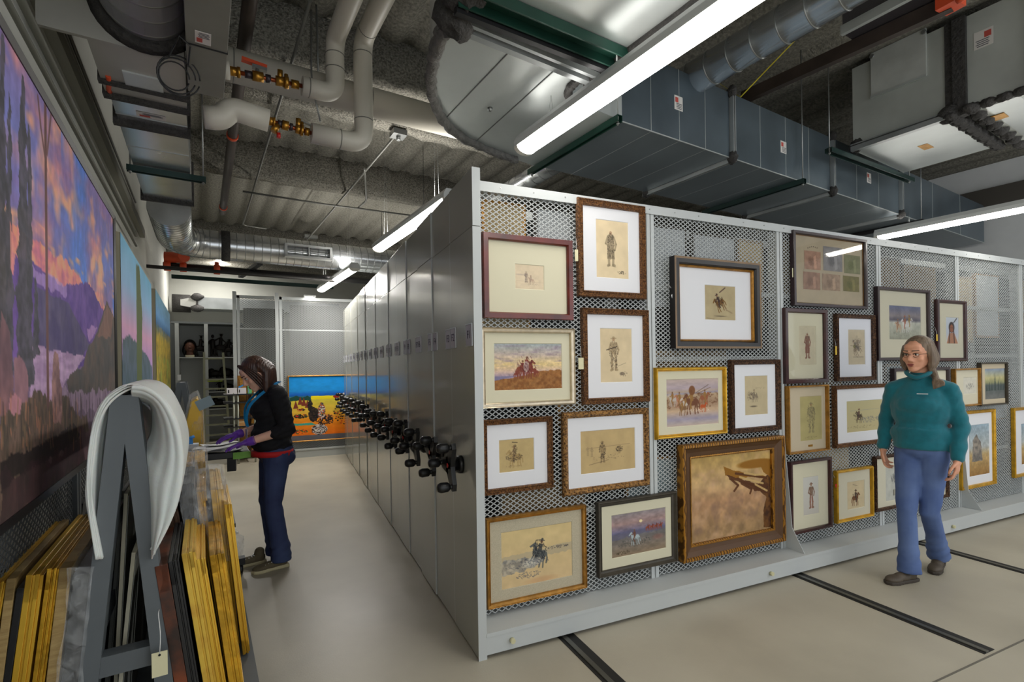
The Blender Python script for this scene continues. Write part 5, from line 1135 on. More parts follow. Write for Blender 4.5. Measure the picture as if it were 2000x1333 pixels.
# conduits and wall channel above the big canvas
for k, (px, py, r_, l) in enumerate(((150, 260, .012, 'grey conduit along the wall just above the big canvas'), (168, 260, .016, 'thicker grey conduit along the left wall'), (205, 262, .009, 'thin steel conduit on the left wall under the air box'), (212, 262, .009, 'second thin steel conduit on the left wall under the air box'))):
    p = onA(px, py, A0+.05); MB().tube([W(A0+.05, 1.0, p.z), W(A0+.05, 6.5, p.z)], r_, 10).build('conduit', CON if k > 1 else mat('painted_conduit', (104, 104, 94), .5), label=l, cat='conduit')
p = onA(195, 262, A0+.04); MB().rbox(A0+.001, A0+.05, .6, 7.5, p.z-.02, p.z+.07).build('trim_2', mat('wall_trim', (150, 150, 140), .7), kind='structure')

# ------------------------------------------------------------------ far end of the aisle
SCX = [-.2, 1.0, 2.2]
def free_screen(x0, x1, y, zt, label):
    r = thing('hanging_screen', label, 'hanging screen', ((x0+x1)/2, y, 0))
    f = MB().bb((x0-.055, y-.03, .0), (x0, y+.05, zt+.06)).bb((x0+.01, y, .2), (x0+.05, y+.04, zt)); f.build('post', RACKL, r)
    f = MB().bb((x0, y, zt-.05), (x1, y+.04, zt)).bb((x0, y+.01, zt*.79), (x1, y+.03, zt*.79+.02)); f.build('rail', RACKL, r)
    MB().bb((x0, y-.14, .0), (x1, y+.1, .135)).bb((x0, y-.15, .12), (x1, y-.14, .14)).build('base', RACK, r)
    src = strands(x1-x0-.05, zt-.2, .05, .034, .007); mb = MB(); mb.v = [(v[0]+x0+.05, v[1]+y+.012, v[2]+.15) for v in src.v]; mb.f = src.f; mb.sm = src.sm; mb.build('mesh_screen', MESHM, r)
    return r
s1 = free_screen(-.175, 2.2, 9.55, 2.80, 'light grey expanded metal screen at the end of the aisle behind the bright blue painting')
s2 = free_screen(-.86, -.25, 10.0, 2.86, 'darker grey expanded metal screen at the end of the aisle left of the blue painting')
MB().bb((-.8, 10.6, .0), (-.1, 10.64, 2.7)).build('grey_panel', mat('panel_grey', (120, 122, 120), .6), label='plain grey panel standing behind the darker screen', cat='panel')
MB().bb((0.0, 10.3, .0), (2.6, 10.34, 2.75)).build('grey_panel', mat('panel_grey2', (150, 152, 150), .6), label='plain grey panel standing behind the lighter screen', cat='panel')
rp = thing('framed_painting', 'bright blue sky and orange prairie painting in thin gold frame at the aisle end', 'painting', (.6, 9.5, .25))
px0, px1, pz0, pz1 = -.05, 1.45, .26, 1.425
mb = MB(); ring(mb, px0, pz0, px1, pz1, [(0, 0), (0, .045), (.012, .05), (.022, .04), (.022, .01)], 9.54); mb.build('frame', GOLDB, rp)
A = Art(px1-px0-.044, pz1-pz0-.044, 260, (220, 150, 40)); A.seed = 9
A.grad([(0, (14, 142, 222)), (.22, (22, 140, 214)), (.29, (10, 90, 190)), (.31, (20, 100, 150)), (.36, (226, 200, 40)), (.375, (206, 190, 60)), (.55, (222, 180, 60)), (.7, (236, 140, 20)), (.92, (232, 110, 10)), (.925, (100, 96, 100)), (1, (90, 90, 100))])
A.mottle(.07, 12, 1, 2); A.poly([(0, .33), (.08, .3), (.15, .33), (.2, .3), (.26, .35), (.24, .37), (0, .38)], (20, 70, 60), 1, .02); A.poly([(.24, .31), (.55, .31), (.55, .36), (.24, .36)], (236, 214, 20), 1, .01)
for x, y in ((.07, .5), (.12, .44), (.16, .46), (.2, .49)): A.poly([(x-.03, y), (x, y-.13), (x+.03, y)], (122, 50, 34), 1)
rgx = random.Random(2)
def pep(cx, cy, rx, ry, n, cols, s_):
    for k in range(n):
        t = rgx.uniform(0, 6.28); r_ = math.sqrt(rgx.random()); A.ell(cx+rx*r_*math.cos(t), cy+ry*r_*math.sin(t), s_, s_*.9, rgx.choice(cols), 1, .4)
dk = [(34, 26, 22), (60, 44, 36), (24, 20, 20)]; wh = [(220, 216, 206), (90, 80, 80), (190, 180, 180), (40, 40, 40)]
pep(.23, .46, .02, .08, 60, dk, .012); pep(.27, .6, .05, .11, 240, dk, .014); pep(.36, .56, .04, .14, 220, wh+[(190, 50, 40)], .008); pep(.44, .66, .05, .05, 60, dk+[(200, 120, 60)], .01)
pep(.33, .84, .09, .08, 420, wh, .0075); pep(.4, .72, .1, .05, 90, dk, .008); pep(.12, .62, .08, .03, 60, dk+[(190, 40, 30), (40, 90, 50)], .009); pep(.1, .86, .1, .03, 50, [(60, 130, 60), (180, 60, 30), (60, 40, 30)], .008); pep(.13, .52, .05, .02, 24, [(190, 40, 20), (30, 30, 30)], .008)
pep(.53, .33, .03, .02, 40, [(150, 30, 20)], .01); pep(.7, .6, .2, .2, 160, dk+[(200, 60, 40)], .01); A.poly([(0, .73), (.25, .73), (.3, .77), (0, .76)], (60, 160, 140), 1, .01)
A.build('painted_canvas', rp, (px0+.022, 9.515, pz1-.022), (px1-px0-.044, 0, 0), (0, 0, -(pz1-pz0-.044)), rough=.4, spec=.4)
# open shelving against the far wall
bs = 12.5; cabx = [ab(onB(px, 632, bs))[0] for px in (345, 402, 462, 520)]; zt_ = onB(400, 633, bs).z; CG = mat('cabinet_grey', (104, 108, 108), .5); CD = mat('cabinet_inside', (205, 208, 208), .6)
cab = thing('open_cabinet', 'tall grey open cabinet of dark bronzes at the far left end', 'cabinet', W((cabx[0]+cabx[3])/2, bs+.3, 0))
MB().rbox(cabx[0], cabx[3], bs+.6, bs+.62, .0, zt_).build('back_panel', CD, cab)
for k, x in enumerate(cabx): MB().rbox(x-.035, x+.035, bs, bs+.6, 0, zt_).build('side_panel', RACK if k < 2 else CG, cab)
MB().rbox(cabx[0]-.1, cabx[3], bs, bs+.6, zt_, zt_+.04).build('top_panel', CG, cab)
zsh = [onB(400, y, bs).z for y in (698, 741, 766, 800)]
for z in zsh: MB().rbox(cabx[0] if z == zsh[0] else cabx[1], cabx[3], bs+.01, bs+.6, z-.02, z).build('shelf', RACK, cab)
MB().rbox(A0+.03, cabx[0]-.04, bs+.1, bs+.14, 0, zt_).build('grey_panel', CG, label='plain grey panel between the far wall canvas and the cabinet', cat='panel')
pl = onB(350, 738, bs-.001); MB().rbox(ab(pl)[0]-.03, ab(pl)[0]+.03, bs-.008, bs, pl.z-.06, pl.z+.06).build('label_card', PAPER, label='small white card on the cabinet left post', cat='card')
BRONZE = mat('dark_bronze', (30, 24, 22), .35, .5, var=.3); BUSTM = mat('bust_brown', (104, 66, 50), .5, var=.25)
def bust(px, py):
    p = onB(px, py, bs+.25); x, b_ = ab(p); z = zsh[0]; r = thing('sculpted_head', 'brown sculpted head with dark hair on a pale block in the cabinet', 'sculpture', W(x, b_, z))
    MB().rbox(x-.08, x+.08, b_-.08, b_+.08, z, z+.05).build('plinth', EDGE, r)
    m = MB(); m.cap(W(x, b_, z+.05), W(x, b_, z+.14), .07, .06).ell(W(x, b_, z+.23), (.1, .115, .13)).ell(W(x, b_-.115, z+.21), (.02, .03, .03)).ell(W(x, b_-.1, z+.16), (.035, .025, .012)); m.build('head', BUSTM, r)
    m = MB(); m.ell(W(x, b_+.03, z+.26), (.115, .125, .13)).ell(W(x-.09, b_+.04, z+.16), (.05, .08, .12)).ell(W(x+.09, b_+.04, z+.16), (.05, .08, .12)); m.build('hair', BRONZE, r)
bust(371, 690)
def bronze(px, z, kind, label, s=1.0):
    p = onB(px, 700, bs+.25); x, b_ = ab(p); r = thing('bronze_statuette', label, 'sculpture', W(x, b_, z)); m = MB()
    m.rbox(x-.15*s, x+.15*s, b_-.07*s, b_+.07*s, z, z+.025*s); m.build('plinth', BRONZE, r); m = MB()
    if kind == 'horse':
        H = lambda u, h: W(x+u*s, b_, z+h*s)
        m.ell(H(0, .2), (.11*s, .05*s, .06*s)).cap(H(.08, .23), H(.14, .31), .035*s, .025*s).cap(H(.14, .32), H(.2, .28), .022*s, .014*s)
        for u, v in ((.08, .11), (.06, .04), (-.07, -.1), (-.09, -.05)): m.cap(H(u, .17), H(v, .03), .02*s, .012*s)
        m.cap(H(-.1, .22), H(-.15, .1), .018*s, .01*s)
        m.cap(H(0, .25), H(.01, .38), .035*s, .03*s).ell(H(.015, .44), (.025*s, .025*s, .03*s)).cap(H(.02, .37), H(.09, .3), .014*s, .01*s).ell(H(.015, .465), (.045*s, .045*s, .008*s))
    elif kind == 'man':
        H = lambda u, h: W(x+u*s, b_, z+h*s)
        for u in (-.03, .04): m.cap(H(u, .03), H(u*.5, .22), .02*s, .03*s)
        m.cap(H(0, .22), H(0, .36), .05*s, .05*s).ell(H(0, .46), (.032*s, .032*s, .04*s)).cap(H(-.04, .37), H(-.12, .28), .02*s, .014*s).cap(H(.04, .37), H(.12, .42), .02*s, .014*s)
    else:
        H = lambda u, h: W(x+u*s, b_, z+h*s)
        m.ell(H(0, .12), (.13*s, .06*s, .08*s)).ell(H(.12, .1), (.05*s, .045*s, .05*s)).ell(H(-.04, .17), (.06*s, .05*s, .06*s))
        for u in (-.08, -.05, .05, .08): m.cap(H(u, .08), H(u, .03), .018*s, .014*s)
    m.build('figure', BRONZE, r)
bronze(392, zsh[0], 'horse', 'dark bronze rider on the left half of the top cabinet shelf'); bronze(416, zsh[0], 'man', 'dark bronze standing figure, first right of the cabinet divider')
bronze(431, zsh[0], 'horse', 'tall dark bronze rider behind the ladder top', 1.1); bronze(447, zsh[0], 'horse', 'small dark bronze rider nearest the light post', .85)
bronze(417, zsh[1], 'bison', 'low dark bronze animal on the second cabinet shelf'); bronze(440, zsh[1], 'bison', 'larger bronze animal on the second cabinet shelf beside the ladder', 1.15)
bronze(428, zsh[2], 'man', 'small bronze figure on the third cabinet shelf', .5); bronze(445, zsh[2], 'bison', 'small dark bronze on the third cabinet shelf', .8); bronze(424, zsh[3], 'bison', 'dark bronze on the lowest visible cabinet shelf', 1)
# ladder
bl_ = 12.0; LAD = mat('cream_ladder', (176, 178, 152), .5)
ld = thing('step_ladder', 'pale cream ladder standing in front of the open cabinet', 'ladder', onB(420, 840, bl_))
lt, lb = onB(398.5, 688, bl_), onB(400, 860, bl_); rt_, rb = onB(435.5, 689, bl_), onB(449, 860, bl_)
def ext(p, q, z=0.0): t = (z-p.z)/(q.z-p.z); return p+(q-p)*t
lb = ext(lt, lb); rb = ext(rt_, rb)
MB().bar(lt, lb, .04, .06, DB).build('rail', LAD, ld); MB().bar(rt_, rb, .04, .06, DB).build('rail', LAD, ld)
for y in (701, 742, 760, 776, 794, 812, 830, 850, 868, 886):
    z = onB(418, y, bl_).z; p = ext(lt, lb, z); q = ext(rt_, rb, z); MB().bar(p, q, .07, .03).build('step', LAD, ld)
MB().rbox(ab(lt)[0]+.05, ab(rt_)[0]-.02, bl_-.04, bl_-.036, onB(418, 744, bl_).z-.02, onB(418, 744, bl_).z+.0).build('safety_label', mat('lime_label', (170, 190, 60), .5), ld)
# wire shelf with glove boxes
bw = 9.3; wx0, wx1 = ab(onB(437, 770, bw))[0], ab(onB(500, 770, bw))[0]; zw = [onB(465, y, bw).z for y in (770, 786)]+[.75, .3]
ws = thing('wire_shelf_unit', 'dark wire shelf unit with pale posts behind the standing woman', 'shelf', W((wx0+wx1)/2, bw+.2, 0))
for z in zw: MB().rbox(wx0, wx1, bw, bw+.4, z-.02, z).build('shelf', BLACKM, ws)
for x in (wx0+.14, wx0+.2, wx1-.02): MB().tube([W(x, bw+.02, 0), W(x, bw+.02, zw[0]+.02)], .014, 8).build('post', mat('pale_post', (150, 152, 140), .4, .3), ws)
gb = mat('glove_box_white', (206, 202, 208), .6)
for (x0p, x1p, m_, l, h) in ((443, 463, gb, 'white glove box on the wire shelf, left one', .095), (465, 481, gb, 'white glove box on the wire shelf, right one', .095), (484, 492, mat('green_box', (90, 170, 110), .5), 'small green and violet box beside the glove boxes', .14)):
    x0, x1 = ab(onB(x0p, 768, bw))[0], ab(onB(x1p, 768, bw))[0]; r = thing('glove_box', l, 'box', W((x0+x1)/2, bw+.06, zw[0]))
    MB().rbox(x0, x1, bw+.01, bw+.13, zw[0], zw[0]+h).build('carton', m_, r)
    MB().rbox(x0+(x1-x0)*.12, x0+(x1-x0)*.24, bw+.008, bw+.01, zw[0]+.02, zw[0]+.07).build('printed_mark', BLACKP if m_ is gb else mat('violet_mark', (120, 90, 190), .5), r)
MB().bar(onB(466, 757, bw+.1), onB(481, 750, bw+.1), .1, .02).build('blue_folder', mat('bright_blue', (20, 130, 200), .5), label='bright blue folded item lying on the glove boxes', cat='folder')
gfx0, gfx1 = ab(onB(464, 790, bw+.5))[0], ab(onB(505, 790, bw+.5))[0]; gz = onB(470, 734, bw+.5).z
r = thing('leaning_frame', 'ornate old gold frame standing behind the wire shelf', 'picture frame', W((gfx0+gfx1)/2, bw+.5, 0))
vs = MB(); 
for k, (i, m_) in enumerate(((0, GOLDD), (.03, GOLDB))): vs = MB().rbox(gfx0+i, gfx0+.16-i, bw+.45-i*.3, bw+.5, .02+i, gz-i).rbox(gfx0+.1, gfx1, bw+.45-i*.3, bw+.5, gz-.16+i, gz-i).rbox(gfx1-.12, gfx1, bw+.45-i*.3, bw+.5, .02, gz); vs.build('frame' if k == 0 else 'moulding', m_, r)
MB().rbox(gfx0+.14, gfx1-.1, bw+.47, bw+.5, .02, gz-.1).build('canvas', UMBER, r)
cbx0, cbx1 = ab(onB(467, 830, bw))[0], ab(onB(482, 830, bw))[0]; cz0, cz1 = onB(470, 833, bw).z, onB(470, 817, bw).z
zz = zw[2] if False else cz0
r = thing('cardboard_box', 'small brown cardboard box low on the wire shelf unit', 'box', W((cbx0+cbx1)/2, bw+.1, zz)); MB().rbox(cbx0, cbx1, bw+.02, bw+.2, cz0, cz1).build('carton', CARDB, r); MB().rbox(cbx0, cbx1, bw+.018, bw+.02, (cz0+cz1)/2-.004, (cz0+cz1)/2+.004).build('tape', TAG, r)
MB().rbox(wx0, wx1, bw, bw+.4, cz0-.02, cz0).build('shelf', BLACKM, ws)
fl_p = onY(605, 579, 9.5); r = thing('clip_light', 'small white lit fitting on top of the aisle end screen', 'lamp', fl_p); MB().box(fl_p, (.2, .08, .03)).build('housing', WHITEP, r); MB().box(fl_p-UP*.02, (.14, .05, .01)).build('lens', LAMP, r)

# ------------------------------------------------------------------ foreground A-frame cart
ap_ = onZ(243, 772, 1.45); aA, bA = ab(ap_); BA2 = ab(onZ(343, 752, 1.45))[1]; BA2 = max(BA2, bA+1.2)
T = lambda px, py, b_=None: onB(px, py, b_ or bA)
fr_ = thing('a_frame_cart', 'grey painted timber A-frame cart in the left foreground with foam sheet over its ridge', 'cart', W(aA, (bA+BA2)/2, 0))
ll0, ll1 = T(235, 772), T(172, 1333); rl0, rl1 = T(251, 772), T(320, 1333)
ll1 = ext(ll0, ll1, .1); rl1 = ext(rl0, rl1, .1)
def leg(p, q, off): MB().bar(p+DB*off, q+DB*off, .054, .09, DA).build('leg', FRAMEGREY, fr_)
def legs(off, s_=1.0):
    for p, q in ((ll0, ll1), (rl0, rl1)):
        d = (q-p).normalized(); x = DB.cross(d).normalized(); MB().box((p+q)/2+DB*off, (.054, (q-p).length, .085), (x, d, DB)).build('leg', FRAMEGREY, fr_)
legs(.045); legs(BA2-bA)
cA = T(186, 1316); cB = T(318, 1276); zc_ = (cA.z+cB.z)/2
for off in (.045, BA2-bA): MB().rbox(ab(cA)[0]-.03, ab(cB)[0]+.03, bA+off-.03, bA+off+.03, zc_-.035, zc_+.035).build('crossbar', FRAMEGREY, fr_)
MB().rbox(aA-.02, aA+.02, bA+.09, BA2, 1.38, 1.45).build('ridge_beam', FRAMEGREY, fr_)
for k, (s_, e_) in enumerate(((ll0, ll1), (rl0, rl1))):
    for t in (.35, .62): p = s_+(e_-s_)*t; MB().bar(p+DB*.09, p+DB*(BA2-bA-.04), .03, .06).build('side_rail', FRAMEGREY, fr_)
MB().rbox(ab(ll1)[0]-.3, ab(rl1)[0]+.3, bA-.05, BA2+.1, .1, .16).build('base_board', FRAMEGREY, fr_)
m = MB(); m.tube([T(212, 774)+DB*.0, T(212, 774)], 0.001, 4) if False else None
for x in (-.3, .25):
    for y in (.1, BA2-bA-.1): MB().tube([W(aA+x-.015, bA+y, .05), W(aA+x+.015, bA+y, .05)], .05, 14).build('caster', BLACKP, fr_)
fa = onZ(354, 748, 1.41); fa_a, fa_b = ab(fa)
fr2 = thing('a_frame_cart', 'second grey A-frame standing beyond the foam sheet near the cabinet', 'cart', W(fa_a, fa_b+.2, 0))
for off in (0, .55):
    for k in (-1, 1):
        p = W(fa_a+.015*k, fa_b+off, 1.41); q = W(fa_a+.2*k, fa_b+off, .1); d = (q-p).normalized(); x = DB.cross(d).normalized(); MB().box((p+q)/2, (.05, (q-p).length, .07), (x, d, DB)).build('leg', FRAMEGREY, fr2)
MB().rbox(fa_a-.02, fa_a+.02, fa_b+.04, fa_b+.51, 1.34, 1.41).build('ridge_beam', FRAMEGREY, fr2)
MB().rbox(fa_a-.3, fa_a+.3, fa_b-.06, fa_b+.62, .0, .1).build('base_board', FRAMEGREY, fr2)
# ratchet strap roll inside the top
# foam sheets
FOAM = mat('white_foam_sheet', (222, 222, 218), .7, var=.04, vscale=8, bump=.12, bscale=30, stretch=(1, .25, 1)); 
FOAM.node_tree.nodes['Principled BSDF'].inputs['Subsurface Weight'].default_value = 0.15
def sheet(name, prof_px, b0, L, parent, m, th=.006, n=14, wob=.01, taper=0.0, seed=1, lift=0):
    P = smooth([onB(px, py, b0) for px, py in prof_px], 6); rg = random.Random(seed); ph = [rg.uniform(0, 6) for _ in range(4)]
    c = sum(P, Vector())/len(P); vs = []; k_ = len(P)
    for j in range(n+1):
        t = j/n
        for i, p in enumerate(P):
            q = c+(p-c)*(1-taper*t); q = q + DB*(L*t) + DA*wob*math.sin(i*.35+ph[0]+t*4) + UP*(wob*.6*math.sin(i*.5+ph[1]-t*5)+lift*t)
            vs.append(q)
    fs = [(j*k_+i, j*k_+i+1, (j+1)*k_+i+1, (j+1)*k_+i) for j in range(n) for i in range(k_-1)]
    o = MB().add(vs, fs, True).build(name, m, parent); s_ = o.modifiers.new('thickness', 'SOLIDIFY'); s_.thickness = th; return o
fo = thing('foam_sheet', 'large white packing foam sheet looped over the ridge of the near A-frame', 'packing foam', W(aA, bA+.4, 1.0))
def ruled(name, A_, B_, b0, b1, parent, m, n=10, rip=.004, seed=0, bow=0.0):
    """sheet between two matching edge curves; A_ stands at depth b0, B_ at b1"""
    P = smooth([onB(px, py, b0) for px, py in A_], 8); Q = smooth([onB(px, py, b1) for px, py in B_], 8); vs = []; k_ = len(P)
    for j in range(n+1):
        t = j/n
        for i in range(k_): vs.append(P[i]*(1-t)+Q[i]*t - DB*(bow*math.sin(math.pi*t)) + DB*(rip*math.sin(t*26+i*.06+seed)))
    fs = [(j*k_+i, j*k_+i+1, (j+1)*k_+i+1, (j+1)*k_+i) for j in range(n) for i in range(k_-1)]
    o = MB().add(vs, fs, True).build(name, m, parent); s_ = o.modifiers.new('thickness', 'SOLIDIFY'); s_.thickness = .004; return o
out_ = [(186, 1094), (173, 1010), (168, 950), (171, 885), (182, 825), (206, 777), (246, 751), (286, 756), (322, 783), (346, 828), (357, 880), (356, 932), (346, 985), (328, 1030), (303, 1076)]
for k in range(3):
    o_ = k*4; sheet('foam_layer', [(x+(o_ if x < 250 else -o_*.7), y+(o_ if y < 830 else 0)) for x, y in out_], bA-.04+.01*k, .60-.04*k, fo, FOAM, seed=3, wob=.003, taper=-.03)
ruled('foam_layer', [(186, 1094), (173, 1010), (168, 950), (171, 885), (182, 825), (206, 777), (246, 752)], [(200, 1094), (204, 1010), (208, 950), (213, 885), (220, 830), (230, 795), (252, 766)], bA-.045, bA+.12, fo, FOAM, n=24, rip=.004)
ruled('foam_layer', [(258, 751), (290, 757), (322, 783), (346, 828), (357, 880), (356, 932), (346, 985), (328, 1030), (303, 1076)], [(262, 781), (280, 784), (294, 792), (298, 815), (296, 843), (284, 868), (270, 888), (284, 975), (298, 1090)], bA-.05, bA+.1, fo, FOAM, n=24, rip=.003, bow=.05)
ruled('foam_layer', [(262, 775), (296, 800), (318, 850), (318, 930), (305, 1000), (298, 1060)], [(268, 790), (282, 830), (276, 880), (262, 930), (262, 1000), (280, 1050)], bA+.14, bA+.5, fo, FOAM, n=14, rip=.006)
# paper tag on a string at the right leg
tp = T(312, 1298, bA-.05); r = thing('paper_tag', 'cream paper tag on a string hanging from the right leg of the near A-frame', 'tag', tp)
MB().box(tp, (.046, .002, .085), (DA, DB, UP)).build('card', TAG, r); s_ = T(309, 1200, bA-.05)
MB().tube(bend([tp+UP*.035, tp+UP*.1+DA*.004, s_, s_+DB*.04], .03, 4), .0016, 5).build('string', PAPER, r); MB().tube([tp+UP*.033-DB*.002, tp+UP*.033-DB*.004], .004, 10).build('eyelet', BLACKP, r)
# leaning frames
def leanframe(label, x0t, x1t, yt, x0b, x1b, L, m, b_=None, rw=.07, steps=True, wrap=None, back=None, yb=1333, group=None, string=False):
    b_ = b_ if b_ is not None else bA
    t0, t1 = onB(x0t, yt, b_), onB(x1t, yt, b_); q0, q1 = onB(x0b, yb, b_), onB(x1b, yb, b_)
    tc, bc = (t0+t1)/2, (q0+q1)/2; bc = ext(tc, bc, .17); th = max(.018, ((t1-t0).dot(DA)+(q1-q0).dot(DA))/2)
    up = (tc-bc).normalized(); Hh = (tc-bc).length; nx = DB.cross(up).normalized(); nx = -nx if nx.dot(DA) < 0 else nx
    r = thing('leaning_frame', label, 'picture frame', bc, group)
    O = bc
    def bx_(mb, u0, u1, v0, v1, w0, w1): return mb.box(O+DB*((u0+u1)/2)+up*((v0+v1)/2)+nx*((w0+w1)/2), (u1-u0, v1-v0, w1-w0), (DB, up, nx))
    f = MB()
    if steps:
        for (i0, i1, w0, w1) in ((0, rw, -th/2, -th*.12), (.004, rw, -th*.12, th*.05), (0.0, rw*.9, th*.05, th*.3), (.006, rw*.6, th*.3, th*.5)):
            bx_(f, i0, i1, i0, Hh-i0, w0, w1); bx_(f, L-i1, L-i0, i0, Hh-i0, w0, w1); bx_(f, i0, L-i0, Hh-i1, Hh-i0, w0, w1); bx_(f, i0, L-i0, i0, i1, w0, w1)
    else:
        w0, w1 = -th/2, th/2; i1 = rw; bx_(f, 0, i1, 0, Hh, w0, w1); bx_(f, L-i1, L, 0, Hh, w0, w1); bx_(f, 0, L, Hh-i1, Hh, w0, w1); bx_(f, 0, L, 0, i1, w0, w1)
    f.build('frame', m, r, bevel=.0015)
    g = MB(); bx_(g, rw*.6, L-rw*.6, rw*.6, Hh-rw*.6, -th*.2, th*.1); g.build('backing_board', back or BLACKM, r)
    if wrap:
        g = MB(); bx_(g, -.012, L+.01, Hh*.55 if wrap == 'top' else .02, Hh+.025, -th/2-.012, th/2+.012); o = g.build('plastic_wrap', film_mat('plastic_film'), r)
        s = o.modifiers.new('s', 'SUBSURF'); s.subdivision_type = 'SIMPLE'; s.levels = s.render_levels = 4
        tx = bpy.data.textures.new('crumple', 'CLOUDS'); tx.noise_scale = .07; d = o.modifiers.new('d', 'DISPLACE'); d.texture = tx; d.strength = .04; d.texture_coords = 'GLOBAL'
    if string:
        g = MB(); pts = []; rg = random.Random(4)
        for k in range(12): pts.append(O+up*(Hh*(.72-.03*k))+nx*(th/2+.006+rg.uniform(-.003, .006))-DB*.004)
        g.tube(pts, .002, 5); g.build('cord', PAPER, r)
    return r
PALE = mat('pale_timber', (176, 150, 98), .6, vscale=14, col2=(150, 122, 74), stretch=(1, 1, 6), bump=.1)
RUST = mat('rust_brown_veneer', (40, 20, 14), .35, vscale=7, col2=(122, 58, 26), detail=9, contrast=(.4, .66), coat=.3)
YGOLD = mat('yellow_gold_leaf', (232, 188, 66), .32, .35, vscale=2, col2=(206, 158, 44), contrast=(.3, .7)); RGOLD = mat('red_bole_gold', (226, 188, 76), .33, .35, vscale=9, col2=(182, 112, 40), contrast=(.5, .85))
BKF = mat('black_lacquer_frame', (26, 26, 28), .4, var=.2, vscale=3, coat=.2); BROWN = mat('old_brown_frame', (74, 50, 34), .5, var=.3)
leanframe('gold frame at the far left edge of the leaning stack', -8, 11, 1137, -45, -22, .75, YGOLD)
leanframe('pale timber frame second in the left leaning stack', 13, 31, 1131, -14, 6, .75, PALE, steps=False)
leanframe('thin black frame between the pale timber and the wide gold frame', 36, 44, 1150, 9, 17, .5, BKF, rw=.02, steps=False)
leanframe('wide bright gold frame in the middle of the left leaning stack', 52, 84, 1123, 20, 58, .8, YGOLD, rw=.09)
leanframe('narrow gold frame leaning left of the pale wood frame', 92, 116, 1111, 62, 87, .9, GOLD)
leanframe('pale wood frame leaning nearest the plastic wrapped one', 117, 139, 1110, 88, 116, .95, PALE, steps=False)
leanframe('dark frame in clear plastic leaning just left of the A-frame leg', 146, 172, 1122, 116, 156, .8, BKF, wrap='all', steps=False)
leanframe('rust brown thick frame leaning right of the A-frame leg', 302, 327, 1105, 340, 366, .5, RUST, rw=.1, steps=False)
leanframe('black thick frame between the rust brown and gold frames', 328, 349, 1096, 367, 388, .55, BKF, rw=.09)
leanframe('gold frame with red edging, first gold one of the right stack', 354, 381, 1080, 397, 423, .5, RGOLD, string=False)
leanframe('slim gold frame, second gold one of the right stack', 383, 401, 1092, 424, 441, .5, YGOLD)
leanframe('gold frame with beaded side, third gold one of the right stack', 409, 437, 1083, 447, 475, .5, GOLD)
# second row, farther back, mostly hooded with plastic
b2r = bA+.62
for (l, x0, x1, y, xb0, xb1, m_, w_, bb2, L) in (
  ('brown frame farther back behind the rust brown one', 322, 345, 985, 362, 384, BROWN, None, b2r, .6),
  ('dark frame under grey plastic in the second row', 354, 378, 945, 384, 408, BKF, 'top', b2r, .5),
  ('gold frame under plastic in the second row, left of the black one', 384, 402, 960, 412, 432, GOLD, 'top', b2r, .5),
  ('thin black frame between the plastic covered gold frames', 404, 409, 978, 432, 437, BKF, None, b2r, .5),
  ('wide gold frame under clear plastic in the second row, right side', 411, 436, 956, 438, 462, YGOLD, 'top', b2r, .6),
  ('gold frame outermost in the second row by the aisle', 438, 452, 985, 464, 480, YGOLD, None, b2r-.1, .5),
  ('plastic wrapped gold frame in the third row, left', 362, 377, 905, 378, 394, GOLD, 'top', b2r+.7, .5),
  ('plastic wrapped gold frame in the third row, right', 379, 400, 902, 396, 418, YGOLD, 'top', b2r+.7, .5)):
    leanframe(l, x0, x1, y, xb0, xb1, L, m_, bb2, wrap=w_, yb=1200)
for (l, x0, x1, y, xb0, xb1, m_, bb2, L) in (
  ('pale timber edged frame at the back of the left stack', 78, 104, 1030, 52, 78, PALE, bA+1.05, .6), ('dark brown frame at the back of the left stack under the canvas', 108, 140, 1010, 84, 110, BROWN, bA+1.15, .6), ('gold cornered frame behind the pale timber one', 112, 122, 985, 92, 102, GOLDB, bA+1.3, .5), ('dark frame nearest the foam sheet in the back left row', 142, 162, 985, 120, 142, BKF, bA+1.2, .6)):
    leanframe(l, x0, x1, y, xb0, xb1, L, m_, bb2, yb=1200, steps=False)
# boards between the legs
BOARD = mat('cream_board', (196, 192, 170), .7); GB_ = mat('grey_board', (120, 122, 116), .6)
for (l, x0, x1, y, xb0, xb1, m_, bb2, L) in (('tall cream board standing between the A-frame legs', 243, 249, 965, 221, 231, BOARD, bA+.25, .9), ('cream backed panel beside the tall board inside the A-frame', 258, 264, 1080, 231, 240, BOARD, bA+.16, .6), ('wide grey board leaning inside the A-frame', 265, 270, 1090, 246, 256, GB_, bA+.3, .8), ('grey panel edge leaning left inside the A-frame', 236, 244, 960, 205, 212, GB_, bA+.4, .9), ('brown cloth wrapped panel behind the boards in the A-frame', 226, 238, 1010, 205, 222, BROWN, bA+.7, .7)):
    t_, u_ = onB((x0+x1)/2, y, bb2), onB((xb0+xb1)/2, 1333, bb2); u_ = ext(t_, u_, .17); up_ = (t_-u_).normalized(); nx = DB.cross(up_).normalized(); r = thing('board_panel', l, 'board', u_)
    MB().box((t_+u_)/2+DB*L/2, (L, (t_-u_).length, .012 if 'wide' not in l else .008), (DB, up_, nx)).build('board', m_, r); MB().box((t_+u_)/2+DB*L/2+nx*.008, (L-.02, (t_-u_).length-.02, .003), (DB, up_, nx)).build('backing_sheet', GB_, r)
